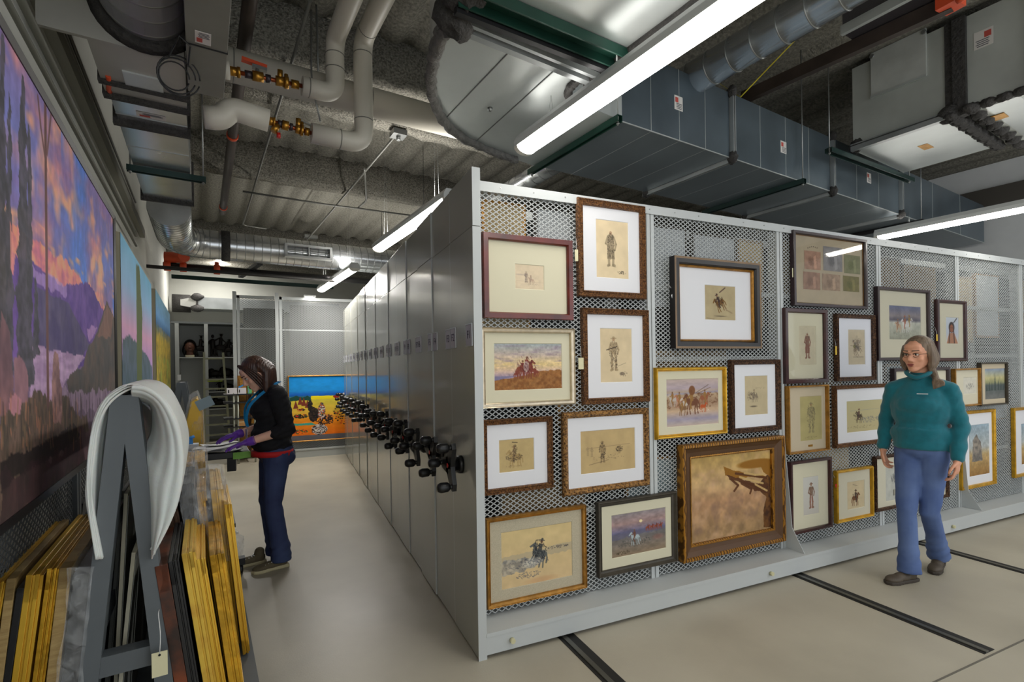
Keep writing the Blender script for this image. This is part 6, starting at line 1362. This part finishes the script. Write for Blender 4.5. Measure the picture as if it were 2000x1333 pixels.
# ------------------------------------------------------------------ work cart with papers, between the frames and the woman
zt2_ = .90; c_a = onZ(378, 893, zt2_); c_b = onZ(486, 878, zt2_); c_d = onZ(345, 872, zt2_)
aa0, aa1 = A0+.25, ab(c_b)[0]; bb0 = (ab(c_a)[1]+ab(c_b)[1])/2; bb1 = bb0+.55
ct = thing('work_cart', 'black topped work cart with papers in front of the woman in the black top', 'cart', W((aa0+aa1)/2, (bb0+bb1)/2, 0))
MB().rbox(aa0, aa1, bb0, bb1, zt2_-.05, zt2_).build('top', BLACKM, ct, bevel=.006)
MB().rbox(aa0+.1, aa1-.1, bb0+.06, bb1-.06, .3, .33).build('lower_shelf', BLACKM, ct)
for x in (aa0+.05, aa1-.42):
    for y in (bb0+.06, bb1-.06):
        MB().rbox(x-.02, x+.02, y-.02, y+.02, .1, zt2_-.05).build('leg', BLACKM, ct); c = MB().tube([W(x-.015, y, .05), W(x+.015, y, .05)], .05, 16).build('caster', BLACKP, ct)
k_ = onZ(452, 905, zt2_-.1); MB().box(W(ab(k_)[0], bb0+.03, zt2_-.1), (.06, .05, .1)).build('clamp', BLACKM, ct)
PN = 0
for (px, py, w, d, ro, l) in ((428, 884, .30, .2, .12, 'white paper sheet nearest the edge of the black cart'), (420, 876, .3, .2, -.05, 'white paper sheet in the middle of the black cart'), (432, 868, .28, .18, .2, 'white paper sheet at the back of the black cart'), (405, 880, .24, .2, .35, 'white paper sheet at the left of the black cart')):
    p = onZ(px, py, zt2_+.004+.006*PN); a_, b_ = ab(p); b_ = min(max(b_, bb0+d/2-.03), bb1-d/2); a_ = min(a_, aa1-w/2+.02); X = (DA*math.cos(ro)+DB*math.sin(ro)); Y = UP.cross(X)
    m = MB(); vs = []; n = 8
    for j in range(n+1):
        for i in range(n+1): vs.append(W(a_, b_, zt2_+.002+.004*PN)+X*(w*(i/n-.5))+Y*(d*(j/n-.5))+UP*(.006*math.sin(i*.9+PN)+.006+.01*(j == 0)))
    m.add(vs, [(j*(n+1)+i, j*(n+1)+i+1, (j+1)*(n+1)+i+1, (j+1)*(n+1)+i) for j in range(n) for i in range(n)], True).build('paper_sheet', PAPER, label=l, cat='paper'); PN += 1
for (px, py, l, m_, s_) in ((358, 846, 'blue tool case heap at the left end of the cart', mat('tool_blue', (28, 84, 150), .5), (.12, .1, .07)), (373, 853, 'small light blue bottle cap on the cart', mat('light_blue', (50, 130, 200), .5), (.04, .04, .07)), (366, 862, 'white tray of tools on the cart', PAPER, (.16, .1, .03))):
    p = onZ(px, py+12, zt2_); a_, b_ = ab(p); b_ = min(max(b_, bb0+.1), bb1-.08); a_ = max(a_, aa0+.1); MB().box(W(a_, b_, zt2_+s_[2]/2), s_, (DA, DB, UP)).tube([W(a_-.02, b_, zt2_+s_[2]), W(a_+.03, b_+.01, zt2_+s_[2]+.02)], .012, 8).build('desk_item', m_, label=l, cat='tool')
p = onZ(487, 893, zt2_-.12); MB().box(W(aa1-.08, bb0-.012, zt2_-.03), (.07, .02, .05), (DA, DB, UP)).box(W(aa1-.02, bb0-.012, zt2_-.028), (.05, .018, .05), (DA, DB, UP)).build('tape_measure', mat('lime_green', (120, 180, 60), .5), label='lime and turquoise packet at the cart edge', cat='packet')
# white bin, caster, plastic bag on the floor
p = onZ(437, 1010, .25); a_, b_ = ab(p)
r = thing('white_bin', 'white plastic bin on the floor under the cart', 'bin', W(a_, b_, 0)); MB().rbox(a_-.09, a_+.05, b_-.02, b_+.22, .02, .36).build('bin_body', mat('bin_white', (196, 200, 204), .4), r, bevel=.01); MB().rbox(a_-.095, a_+.055, b_-.025, b_+.225, .36, .375).build('rim', PAPER, r)
p = onZ(470, 1122, 0); a_, b_ = ab(p); r = thing('caster_wheel', 'black swivel caster near the woman shoes', 'caster', p)
MB().tube([W(a_-.014, b_, .04), W(a_+.014, b_, .04)], .04, 18).build('wheel', BLACKP, r); MB().tube([W(a_-.018, b_, .04), W(a_+.018, b_, .04)], .02, 14).build('hub', STEEL, r); MB().rbox(a_-.03, a_+.03, b_-.03, b_+.04, .075, .125).build('bracket', BLACKM, r)
def bag(c, r3, label, seed, parent=None):
    mb = MB(); blob(mb, c, r3, seed); o = mb.build('plastic_bag', film_mat('plastic_film'), None, label=label, cat='bag')
    s = o.modifiers.new('s', 'SUBSURF'); s.levels = s.render_levels = 2; tx = bpy.data.textures.new('crumple2', 'CLOUDS'); tx.noise_scale = .05; d = o.modifiers.new('d', 'DISPLACE'); d.texture = tx; d.strength = .05; d.texture_coords = 'GLOBAL'
p = onZ(463, 1075, .14); bag(W(ab(p)[0], ab(p)[1], .17), (.05, .06, .12), 'crumpled clear plastic bag beside the caster', 4)
p = onZ(444, 1030, .12); MB().tube([W(ab(p)[0]-.012, ab(p)[1], .16), W(ab(p)[0]+.012, ab(p)[1], .16)], .045, 16).build('tape_roll', mat('dark_red_brown', (50, 24, 26), .5), label='dark round tape roll hanging beside the frames', cat='tape')
# far wrapped frame and A-frame top at the back of the cart
p = onD(386, 862, 4.4); a_, b_ = ab(p)
r = thing('wrapped_frame', 'gold frame in clear plastic with a grey card, standing behind the cart', 'picture frame', W(a_, b_, .0)); zt3 = onB(380, 778, b_).z
pf = [W(a_-.07, b_, .02), W(a_+.06, b_, .02), W(a_+.04, b_, zt3-.12), W(a_+.0, b_, zt3), W(a_-.05, b_, zt3-.03), W(a_-.085, b_, zt3-.2)]
MB().prism(pf, DB*.5).build('frame', YGOLD, r, bevel=.01)
g = MB().prism([q+(q-W(a_-.01, b_, .7))*.09 for q in pf], DB*.52); o = g.build('plastic_wrap', film_mat('plastic_film'), r); s = o.modifiers.new('s', 'SUBSURF'); s.subdivision_type = 'SIMPLE'; s.levels = s.render_levels = 4; d = o.modifiers.new('d', 'DISPLACE'); d.texture = bpy.data.textures.new('cr3', 'CLOUDS'); d.texture.noise_scale = .1; d.strength = .03
MB().box(onB(400, 788, b_-.02), (.13, .003, .09), ((DA+UP*.45).normalized(), DB, (UP-DA*.45).normalized())).build('grey_card', mat('pale_blue_card', (150, 170, 176), .6), r)
# ------------------------------------------------------------------ people
SKIN = mat('skin', (240, 190, 164), .5, var=.06, vscale=14, spec=.35); SKIN.node_tree.nodes['Principled BSDF'].inputs['Subsurface Weight'].default_value = .08
SKIN.node_tree.nodes['Principled BSDF'].inputs['Subsurface Scale'].default_value = .01
LIPS = mat('lips', (150, 74, 70), .45); EYEW = mat('eye_white', (220, 216, 210), .2); IRIS = mat('iris', (60, 44, 34), .2)
def fuse(mb, vox, it=4, fac=.6, fold=None):
    me = bpy.data.meshes.new('tmp'); me.from_pydata(mb.v, [], mb.f); me.update(); o = bpy.data.objects.new('tmp', me); COL.objects.link(o)
    r = o.modifiers.new('r', 'REMESH'); r.mode = 'VOXEL'; r.voxel_size = vox; s = o.modifiers.new('s', 'SMOOTH'); s.iterations = it; s.factor = fac
    dg = bpy.context.evaluated_depsgraph_get(); m2 = bpy.data.meshes.new_from_object(o.evaluated_get(dg)); bpy.data.objects.remove(o); bpy.data.meshes.remove(me)
    if fold:
        n = len(m2.vertices); co = np.empty(n*3); m2.vertices.foreach_get('co', co); co = co.reshape(-1, 3); no = np.empty(n*3); m2.vertices.foreach_get('normal', no); no = no.reshape(-1, 3)
        co = co + no*fold(co)[:, None]; m2.vertices.foreach_set('co', co.ravel()); m2.update()
    for p in m2.polygons: p.use_smooth = True
    return m2
class Person:
    def __init__(s, name, label, base, heading):
        s.base = Vector(base); h = Vector(heading); h.z = 0; h.normalize(); s.Y = h; s.X = h.cross(UP).normalized()
        s.root = thing(name, label, 'person', s.base)
        s.M3 = Matrix((s.X, s.Y, UP)).transposed()
    def put(s, name, me, m, parent=None, label=None):
        if isinstance(me, MB):
            mb = me; me = bpy.data.meshes.new(name); me.from_pydata(mb.v, [], mb.f); me.update(); me.polygons.foreach_set('use_smooth', mb.sm)
        me.transform(s.M3.to_4x4()); me.name = name; me.materials.clear(); me.materials.append(m)
        o = bpy.data.objects.new(name, me); COL.objects.link(o); ORG[o] = s.base; o.parent = parent or s.root
        if label: o['label'] = label
        return o
def add_head(mb, T):
    """T maps head coordinates (face +y) to person coordinates"""
    R = T.to_3x3(); P = lambda x, y, z: T @ Vector((x, y, z))
    e = lambda c, r, seg=18: mb.ell(P(*c), r, R, seg, 12)
    e((0, -.012, .022), (.075, .093, .095), 24); e((0, .024, -.033), (.06, .066, .085), 24)
    for k in (-1, 1):
        mb.cap(P(.048*k, -.004, -.055), P(.012*k, .06, -.1), .024, .018); e((.04*k, .056, -.028), (.024, .024, .024)); e((.077*k, -.008, -.012), (.009, .02, .031))
        mb.cap(P(.012*k, .082, .026), P(.044*k, .066, .026), .0125, .0115); e((.012*k, .094, -.04), (.0085, .01, .008), 10)
    e((0, .066, -.1), (.025, .02, .02)); mb.cap(P(0, .084, .012), P(0, .106, -.03), .009, .0125, 10); e((0, .06, .055), (.05, .03, .03))
    e((0, .083, -.064), (.024, .011, .0075), 12); e((0, .08, -.078), (.02, .012, .009), 12)
def face_bits(p, T, body, brow=(70, 46, 34)):
    R = T.to_3x3(); P = lambda x, y, z: T @ Vector((x, y, z)); m = MB()
    for k in (-1, 1):
        w = MB().ell(P(.029*k, .0735, .003), (.0125, .0095, .0075), R, 14, 10); e_ = p.put('eye', w, EYEW, body)
        i = MB().ell(P(.029*k, .0805, .002), (.0055, .004, .0058), R, 12, 8); p.put('iris', i, IRIS, body)
        m.cap(P(.014*k, .094, .03), P(.046*k, .076, .031), .0035, .0025, 8)
        l = MB().cap(P(.018*k, .0835, .0105), P(.041*k, .075, .0095), .0022, .0018, 6); m.add(l.v, l.f, True)
    p.put('eyebrows', m, mat('brow_%d' % brow[0], brow, .8), body)
    l = MB(); l.ell(P(0, .0925, -.0635), (.021, .0045, .0045), R, 14, 8); l.ell(P(0, .0905, -.074), (.017, .0045, .0052), R, 14, 8); p.put('lips', l, LIPS, body)
def add_hand(mb, w, d, n, t, s=1.0, g=1.0, curl=.35, spread=.1):
    """w wrist, d along the hand, n palm normal, t towards the thumb"""
    w = Vector(w); d = Vector(d).normalized(); n = Vector(n); n = (n-d*n.dot(d)).normalized(); t0 = d.cross(n); t = t0 if t0.dot(Vector(t)) > 0 else -t0
    R = Matrix((t, d, n)).transposed()
    mb.ell(w+d*.048*s, (.038*s*g, .052*s, .0155*s*g), R, 18, 10); mb.cap(w-d*.015*s, w+d*.02*s, .022*s*g, .024*s*g)
    for k, (off, L) in enumerate(((.03, .07), (.0105, .079), (-.0095, .073), (-.028, .057))):
        a = w+d*(.085 if k < 3 else .078)*s+t*off*s; ang = spread*(1.5-k)*.7; dd = (d*math.cos(ang)+t*math.sin(ang)).normalized(); c = curl*(1+.12*k); p = a-dd*.02*s; cur = 0
        for j, (f, rr) in enumerate(((.56, .0092), (.3, .0084), (.24, .0074))):
            cur += c*(.55 if j == 0 else 1); q = p+(dd*math.cos(cur)+n*math.sin(cur))*(L*f*s+(.02*s if j == 0 else 0)); mb.cap(p, q, rr*s*g, rr*.93*s*g, 10); p = q
    a = w+d*.022*s+t*.026*s; b = a+(d*.6+t*.75+n*.25).normalized()*.036*s; c = b+(d*.88+t*.35+n*.35).normalized()*.032*s; e = c+(d*.97+t*.05+n*.3).normalized()*.024*s
    mb.cap(a, b, .0135*s*g, .0115*s*g, 10).cap(b, c, .0112*s*g, .0098*s*g, 10).cap(c, e, .0096*s*g, .008*s*g, 10)
def shoe(p, ankle, toe_dir, m, sole_m, lace=True, L=.27, root=None):
    a = Vector(ankle); d = Vector(toe_dir); pitch = d.z; d.normalize(); x = d.cross(UP).normalized(); up = x.cross(d)
    R = Matrix((x, d, up)).transposed(); O = a.copy()
    H = lambda u, v, w: O + x*u + d*v + up*w   # v from heel
    pr = [(-.03, -.055), (.03, -.055), (.037, 0), (.04, .09), (.046, .14), (.036, .19), (.0, .212), (-.034, .195), (-.046, .14), (-.038, .09), (-.036, 0)]
    s = MB().prism([H(u, v, -.075) for u, v in pr], up*.024)
    mb = MB(); mb.ell(H(0, 0, -.03), (.034, .05, .045), R).ell(H(0, .07, -.04), (.037, .08, .034), R).ell(H(0, .14, -.046), (.043, .065, .028), R).cap(H(0, -.005, -.02), H(0, -.005, .015), .036, .038)
    o = p.put('shoe', fuse(mb, .006, 3), m, root); sm = fuse(s, .005, 2); p.put('sole', sm, sole_m, o)
    if lace:
        l = MB()
        for k in range(4): v = .05+.022*k; l.cap(H(-.022, v, -.008-.0055*k), H(.022, v+.006, -.008-.0055*k), .0035, .0035, 6)
        l.cap(H(0, .045, -.002), H(.03, .03, -.0), .003, .003, 6).cap(H(0, .045, -.002), H(-.03, .035, -.0), .003, .003, 6); p.put('laces', l, PAPER, o)
def strands_hair(mb, T, pts, r0, r1): mb.tube([T @ Vector(q) for q in pts], [r0+(r1-r0)*i/(len(pts)-1) for i in range(len(pts))], 8)

# --- woman in black at the cart
b0_ = onZ(538, 1102, 0); head1 = (onZ(498, 1107, 0)-onZ(572, 1090, 0)).normalized()
p1 = Person('person', 'woman with brown hair in black top and dark jeans, purple gloves, leaning over the papers', b0_, head1)
Tn = Vector((0, .04, 1.415)); T1 = Matrix.Translation((0, .125, 1.50)) @ Matrix.Rotation(math.radians(-33), 4, 'X')
J = dict(shl=(-.175, .0, 1.335), ell=(-.215, -.055, 1.075), wrl=(-.15, .20, 1.00), shr=(.175, .02, 1.335), elr=(.2, -.02, 1.085), wrr=(.11, .235, 1.035))
hl_d = Vector((.05, .2, -.045)); hr_d = Vector((-.06, .2, -.03))
def body1():
    m = MB(); add_head(m, T1); m.cap(T1 @ Vector((0, -.03, -.07)), (0, .01, 1.36), .052, .06)
    m.ell((0, .0, 1.2), (.15, .11, .2)).ell((0, .01, .98), (.15, .12, .14)).cap(J['shl'], J['ell'], .045, .038).cap(J['ell'], J['wrl'], .04, .027).cap(J['shr'], J['elr'], .045, .038).cap(J['elr'], J['wrr'], .04, .027)
    for k in (-1, 1): m.cap((.085*k, 0, .9), (.09*k, .03, .5), .07, .05).cap((.09*k, .03, .5), (.095*k, -.02, .1), .045, .032)
    add_hand(m, J['wrl'], hl_d, (0, .1, -1), (1, 0, 0), .95, .8, .22); add_hand(m, J['wrr'], hr_d, (0, .2, -1), (-1, 0, 0), .95, .8, .25)
    return m
B1 = p1.put('body', fuse(body1(), .006, 3, .5), SKIN); face_bits(p1, T1, B1)
def fold_top(co):
    x, y, z = co[:, 0], co[:, 1], co[:, 2]; return .004*np.sin(z*70+x*18+np.sin(y*30)*2)*np.clip(1.35-z, 0, .3)/.3 + .0025*np.sin(z*120+y*50)
m = MB(); m.ell((0, 0, 1.2), (.175, .135, .2)).ell((0, .045, 1.215), (.155, .12, .1)).ell((0, .015, 1.02), (.17, .145, .15)).ell((0, .01, .95), (.175, .148, .09)).cap((-.1, .0, 1.345), (.1, .01, 1.345), .072, .072).cap((0, .0, 1.33), (0, .02, 1.385), .08, .07)
for k, (s_, e_, w_) in enumerate((('shl', 'ell', 'wrl'), ('shr', 'elr', 'wrr'))):
    a, b, c = Vector(J[s_]), Vector(J[e_]), Vector(J[w_]); m.cap(a, b, .068, .056).cap(b, b+(c-b)*.3, .058, .05)
BLKT = mat('black_knit', (17, 17, 22), .85, var=.2, vscale=40, sheen=0)
top = p1.put('black_top', fuse(m, .008, 5, .6, fold_top), BLKT)
m = MB(); m.tube([(0, .008, .865), (0, .008, .905)], 1, 40); m.v = [(x*.172, (y-.008)*.150+.008, z) for x, y, z in m.v]; hem = p1.put('red_hem', m, mat('red_shirt_hem', (196, 24, 26), .7), top)
def fold_j(co):
    x, y, z = co[:, 0], co[:, 1], co[:, 2]; return .0025*np.sin(z*55+y*40+x*20)*np.exp(-((z-.5)/.12)**2)+.0035*np.sin(z*90+x*40+y*30)*np.exp(-((z-.14)/.08)**2)+.0035*np.sin(z*60+x*60)*np.exp(-((z-.85)/.08)**2)
m = MB(); m.ell((0, -.005, .9), (.165, .138, .1)).ell((0, -.03, .85), (.155, .13, .1))
for k in (-1, 1): m.cap((.08*k, -.005, .86), (.088*k, .03, .5), .098, .068).cap((.088*k, .03, .5), (.095*k, -.022, .1), .066, .068).tube([(.095*k, -.02, .2), (.095*k, -.022, .05)], [.066, .078], 20)
DEN = mat('dark_denim', (44, 54, 92), .8, vscale=5, col2=(62, 78, 118), contrast=(.35, .7)); jn = p1.put('jeans', fuse(m, .008, 4, .6, fold_j), DEN)
OLIVE = mat('olive_canvas_shoe', (98, 88, 66), .8, var=.08, vscale=30); SOLE = mat('cream_sole', (196, 186, 150), .7)
shoe(p1, (-.1, -.02, .075), (-.02, 1, 0), OLIVE, SOLE); shoe(p1, (.1, .1, .075), (.05, 1, 0), OLIVE, SOLE)
GLV = mat('purple_nitrile', (112, 60, 176), .42, var=.1)
for (w_, d_, n_, t_, c_) in ((J['wrl'], hl_d, (0, .1, -1), (1, 0, 0), .22), (J['wrr'], hr_d, (0, .2, -1), (-1, 0, 0), .25)):
    m = MB(); add_hand(m, w_, d_, n_, t_, .98, 1.06, c_); d_ = Vector(d_).normalized(); m.tube([Vector(w_)-d_*.035, Vector(w_)+d_*.01], [.036, .03], 18); p1.put('purple_glove', fuse(m, .004, 2, .5), GLV)
wr = Vector(J['wrl']); dw = (Vector(J['wrl'])-Vector(J['ell'])).normalized(); m = MB().tube([wr-dw*.045, wr-dw*.03], .033, 18); p1.put('wristband', m, mat('violet_band', (140, 90, 150), .5))
# hair: cap plus shoulder-length locks
HAIR = mat('brown_hair', (48, 30, 24), .42, vscale=80, col2=(96, 62, 44), stretch=(1, 1, .06), contrast=(.35, .8), bump=.3, bscale=60, spec=.6)
m = MB(); R1 = T1.to_3x3(); m.ell(T1 @ Vector((0, -.025, .04)), (.088, .10, .098), R1, 24, 14)
rg = random.Random(9)
for k in range(34):
    t = math.pi*(.04+.92*k/33); x = .085*math.cos(t); y = -.04-.08*math.sin(t)
    a = T1 @ Vector((x*.8, y*.8, .06)); b = T1 @ Vector((x*1.08, y*1.05, -.02)); z_ = 1.365+rg.uniform(-.03, .02); c = Vector((x*1.08, b.y-.012, (b.z+z_)/2)); e = Vector((x*1.02, b.y-.03, z_))
    if abs(x) > .05: e = Vector((x*1.12, b.y+.0, 1.35)); c.y += .01
    m.tube(smooth([a, b, c, e], 4), [.026]*9+[.022, .018, .012, .006], 8)
p1.put('hair', fuse(m, .006, 7, .6, lambda co: .0008*np.sin(co[:, 0]*260+co[:, 1]*320)), HAIR)
m = MB()
for k in (-1, 1):
    for j in range(4): m.tube(smooth([T1 @ Vector((.02*k, .06, .115)), T1 @ Vector(((.062+.005*j)*k, .052-.012*j, .05)), T1 @ Vector(((.078+.003*j)*k, .04-.016*j, -.03)), T1 @ Vector(((.076)*k, .028-.012*j, -.12)), T1 @ Vector((.07*k, .0, -.17))], 4), [.009]*10+[.008]*5+[.004]*2, 6)
p1.put('front_locks', m, HAIR)
LAN = mat('blue_lanyard', (20, 140, 200), .6)
for k in (-1, 1):
    P_ = smooth([Vector((.02*k, -.05, 1.43)), Vector((.075*k, -.01, 1.425)), Vector((.092*k, .085, 1.36)), Vector((.075*k, .172, 1.27)), Vector((.04*k, .195, 1.18)), Vector((.008*k, .185, 1.1))], 5)
    m = MB(); up_ = Vector((k, .8, .4)).normalized()
    for a, b in zip(P_[:-1], P_[1:]): m.bar(a, b+(b-a)*.15, .022, .003, up_)
    p1.put('lanyard', m, LAN)
m = MB().box((0, .19, 1.035), (.055, .006, .09)).tube([(0, .188, 1.09), (0, .186, 1.11)], .008, 8); p1.put('badge', m, mat('badge_card', (150, 140, 150), .3))

# --- woman walking in teal
front = onZ(1772, 1140, 0); rear = onZ(1832, 1112, 0); base2 = (front+rear)/2; base2.z = 0
p2 = Person('person', 'woman walking in teal long-sleeved pullover and blue jeans in front of the hanging pictures', base2, (-.97, -.24, 0))
loc = lambda P: Vector(((P-base2).dot(p2.X), (P-base2).dot(p2.Y), 0)); f_ = loc(front); r_ = loc(rear)
T2 = Matrix.Translation((.0, .06, 1.575)) @ Matrix.Rotation(math.radians(-6), 4, 'X') @ Matrix.Rotation(math.radians(-12), 4, 'Z')
K2 = dict(shl=(-.155, -.01, 1.325), ell=(-.21, -.03, 1.08), wrl=(-.205, .06, .86), shr=(.155, .0, 1.325), elr=(.215, -.05, 1.09), wrr=(.22, .02, .89))
fA = Vector((f_.x+.0, f_.y-.06, .095)); rA = Vector((r_.x, r_.y-.04, .125)); kF = Vector((.055, .14, .485)); kR = Vector((-.045, .02, .47))
def body2():
    m = MB(); add_head(m, T2); m.cap(T2 @ Vector((0, -.03, -.07)), (0, .0, 1.38), .05, .058)
    m.ell((0, .0, 1.2), (.15, .10, .2)).ell((0, .0, 1.0), (.15, .11, .14))
    for s_, e_, w_ in (('shl', 'ell', 'wrl'), ('shr', 'elr', 'wrr')): m.cap(K2[s_], K2[e_], .045, .037).cap(K2[e_], K2[w_], .038, .026)
    m.cap((.085, 0, .9), kF, .07, .05).cap(kF, fA, .046, .034).cap((-.085, 0, .9), kR, .07, .05).cap(kR, rA, .046, .034)
    add_hand(m, K2['wrl'], (.02, .12, -1), (1, .0, 0), (0, 1, 0), 1.0, 1.0, .5); add_hand(m, K2['wrr'], (0, -.03, -1), (-1, 0, 0), (0, 1, 0), 1.0, 1.0, .5)
    return m
SKIN2 = mat('skin_warm', (220, 160, 130), .5, var=.06, vscale=14, spec=.35)
B2 = p2.put('body', fuse(body2(), .006, 3, .5), SKIN2); face_bits(p2, T2, B2, (96, 80, 66))
def fold_s(co):
    x, y, z = co[:, 0], co[:, 1], co[:, 2]; return .003*np.sin(z*60+x*24+np.sin(x*20+y*14)*1.5)*np.exp(-((z-1.0)/.12)**2)+.0018*np.sin(z*75+y*50+x*30)*(np.abs(x) > .2)+.0015*np.sin(x*50+z*24)
m = MB(); m.ell((0, 0, 1.2), (.178, .128, .21)).ell((0, .045, 1.22), (.145, .105, .09)).ell((0, .005, 1.0), (.178, .138, .13)).tube([(0, 0, .905), (0, 0, 1.05)], .162, 24).cap((-.12, -.005, 1.335), (0, -.005, 1.37), .058, .066).cap((.12, -.005, 1.335), (0, -.005, 1.37), .058, .066).cap((0, 0, 1.35), (0, .01, 1.41), .085, .066)
for s_, e_, w_ in (('shl', 'ell', 'wrl'), ('shr', 'elr', 'wrr')):
    a, b, c = Vector(K2[s_]), Vector(K2[e_]), Vector(K2[w_]); m.cap(a, b, .058, .05).cap(b, b+(c-b)*.92, .05, .042)
m.v = [(x, y*(.82 if abs(x) < .17 and z < 1.06 else 1), z) for x, y, z in m.v]
TEAL = mat('teal_fleece', (0, 104, 118), .85, var=.1, vscale=30, sheen=.3); tp_ = p2.put('teal_pullover', fuse(m, .008, 5, .6, fold_s), TEAL)
m = MB().tube(smooth([(-.07, .03, 1.45), (-.05, .075, 1.425), (0, .1, 1.405), (.05, .075, 1.425), (.07, .03, 1.45)] and [Vector(v) for v in ((-.072, .02, 1.455), (-.05, .07, 1.43), (0, .092, 1.41), (.05, .07, 1.43), (.072, .02, 1.455), (.05, -.045, 1.475), (0, -.065, 1.48), (-.05, -.045, 1.475), (-.072, .02, 1.455))], 4), .016, 8); p2.put('collar', fuse(m, .006, 3), TEAL, tp_)
m = MB().box((-.03, .148, 1.33), (.07, .004, .006)).build if False else MB().box((-.045, .15, 1.3), (.06, .006, .007)); p2.put('chest_logo', m, mat('pale_stitch', (190, 200, 205), .5), tp_)
def fold_k(co):
    x, y, z = co[:, 0], co[:, 1], co[:, 2]; return .0025*np.sin(z*55+y*40+x*30)*np.exp(-((z-.5)/.1)**2)+.0035*np.sin(z*80+x*40+y*30)*np.exp(-((z-.16)/.08)**2)+.002*np.sin(z*60+x*70)*np.exp(-((z-.85)/.08)**2)
m = MB(); m.ell((0, 0, .91), (.158, .12, .1))
for k, kn, an in ((1, kF, fA), (-1, kR, rA)):
    d_ = (an-kn).normalized(); m.cap((.07*k, 0, .87), kn, .09, .06).cap(kn, an-d_*.02, .058, .056).tube([kn+(an-kn)*.55, an+Vector((0, .01, -.035))], [.056, .072], 20)
p2.put('jeans', fuse(m, .008, 4, .6, fold_k), mat('mid_denim', (72, 94, 144), .8, vscale=5, col2=(98, 120, 166), contrast=(.35, .7)))
CLOG = mat('taupe_clog', (78, 68, 56), .6, var=.12, vscale=20); CSOLE = mat('clog_sole', (62, 54, 46), .7)
shoe(p2, (fA.x, fA.y, .075), (.45, 1, .0), CLOG, CSOLE, lace=False); shoe(p2, (rA.x, rA.y, .098), (-.03, 1, -.12), CLOG, CSOLE, lace=False)
HAIR2 = mat('grey_brown_hair', (96, 80, 66), .5, vscale=80, col2=(146, 126, 104), stretch=(1, 1, .06), contrast=(.35, .8), bump=.3, bscale=60)
m = MB(); R2 = T2.to_3x3(); m.ell(T2 @ Vector((0, -.028, .036)), (.086, .096, .094), R2, 24, 14)
for k in range(26):
    t = math.pi*k/25; x = .082*math.cos(t); y = -.03-.08*math.sin(t)
    if abs(x) > .07: y += .03
    a = T2 @ Vector((x*.8, y*.8, .06)); b = T2 @ Vector((x*1.06, y*1.04, -.03)); e = Vector((b.x*.85, b.y-.0, 1.465+rg.uniform(-.02, .02))); m.tube(smooth([a, b, (b+e)/2, e], 4), [.024]*9+[.02, .016, .01, .006], 8)
for k in range(8): m.tube(smooth([T2 @ Vector((-.06, -.03, -.08)), Vector((-.09, .03, 1.43-.004*k)), Vector((-.1-.005*k, .09, 1.38)), Vector((-.1-.008*k, .12, 1.33+.004*k))], 4), [.018]*9+[.016, .012, .009, .004], 7)
p2.put('hair', fuse(m, .006, 6, .6, lambda co: .0008*np.sin(co[:, 0]*260+co[:, 1]*320)), HAIR2)
m = MB()
for k in (-1, 1):
    m.tube([T2 @ Vector((.031*k+.018*math.cos(t), .094-.01*abs(math.cos(t)), .0+.014*math.sin(t))) for t in np.linspace(0, 6.0, 14)], .0013, 5).tube([T2 @ Vector((.05*k, .085, .005)), T2 @ Vector((.08*k, .0, .005))], .0013, 5)
m.tube([T2 @ Vector((-.012, .104, .004)), T2 @ Vector((.012, .104, .004))], .0013, 5); p2.put('eyeglasses', m, BLACKM)
# ------------------------------------------------------------------ world
wd = bpy.data.worlds.new('world'); SC.world = wd; wd.use_nodes = True
wd.node_tree.nodes['Background'].inputs['Color'].default_value = (.9, .95, 1, 1); wd.node_tree.nodes['Background'].inputs['Strength'].default_value = 1.5
SC.view_settings.view_transform = 'Standard'; SC.view_settings.look = 'None'; SC.view_settings.exposure = 0
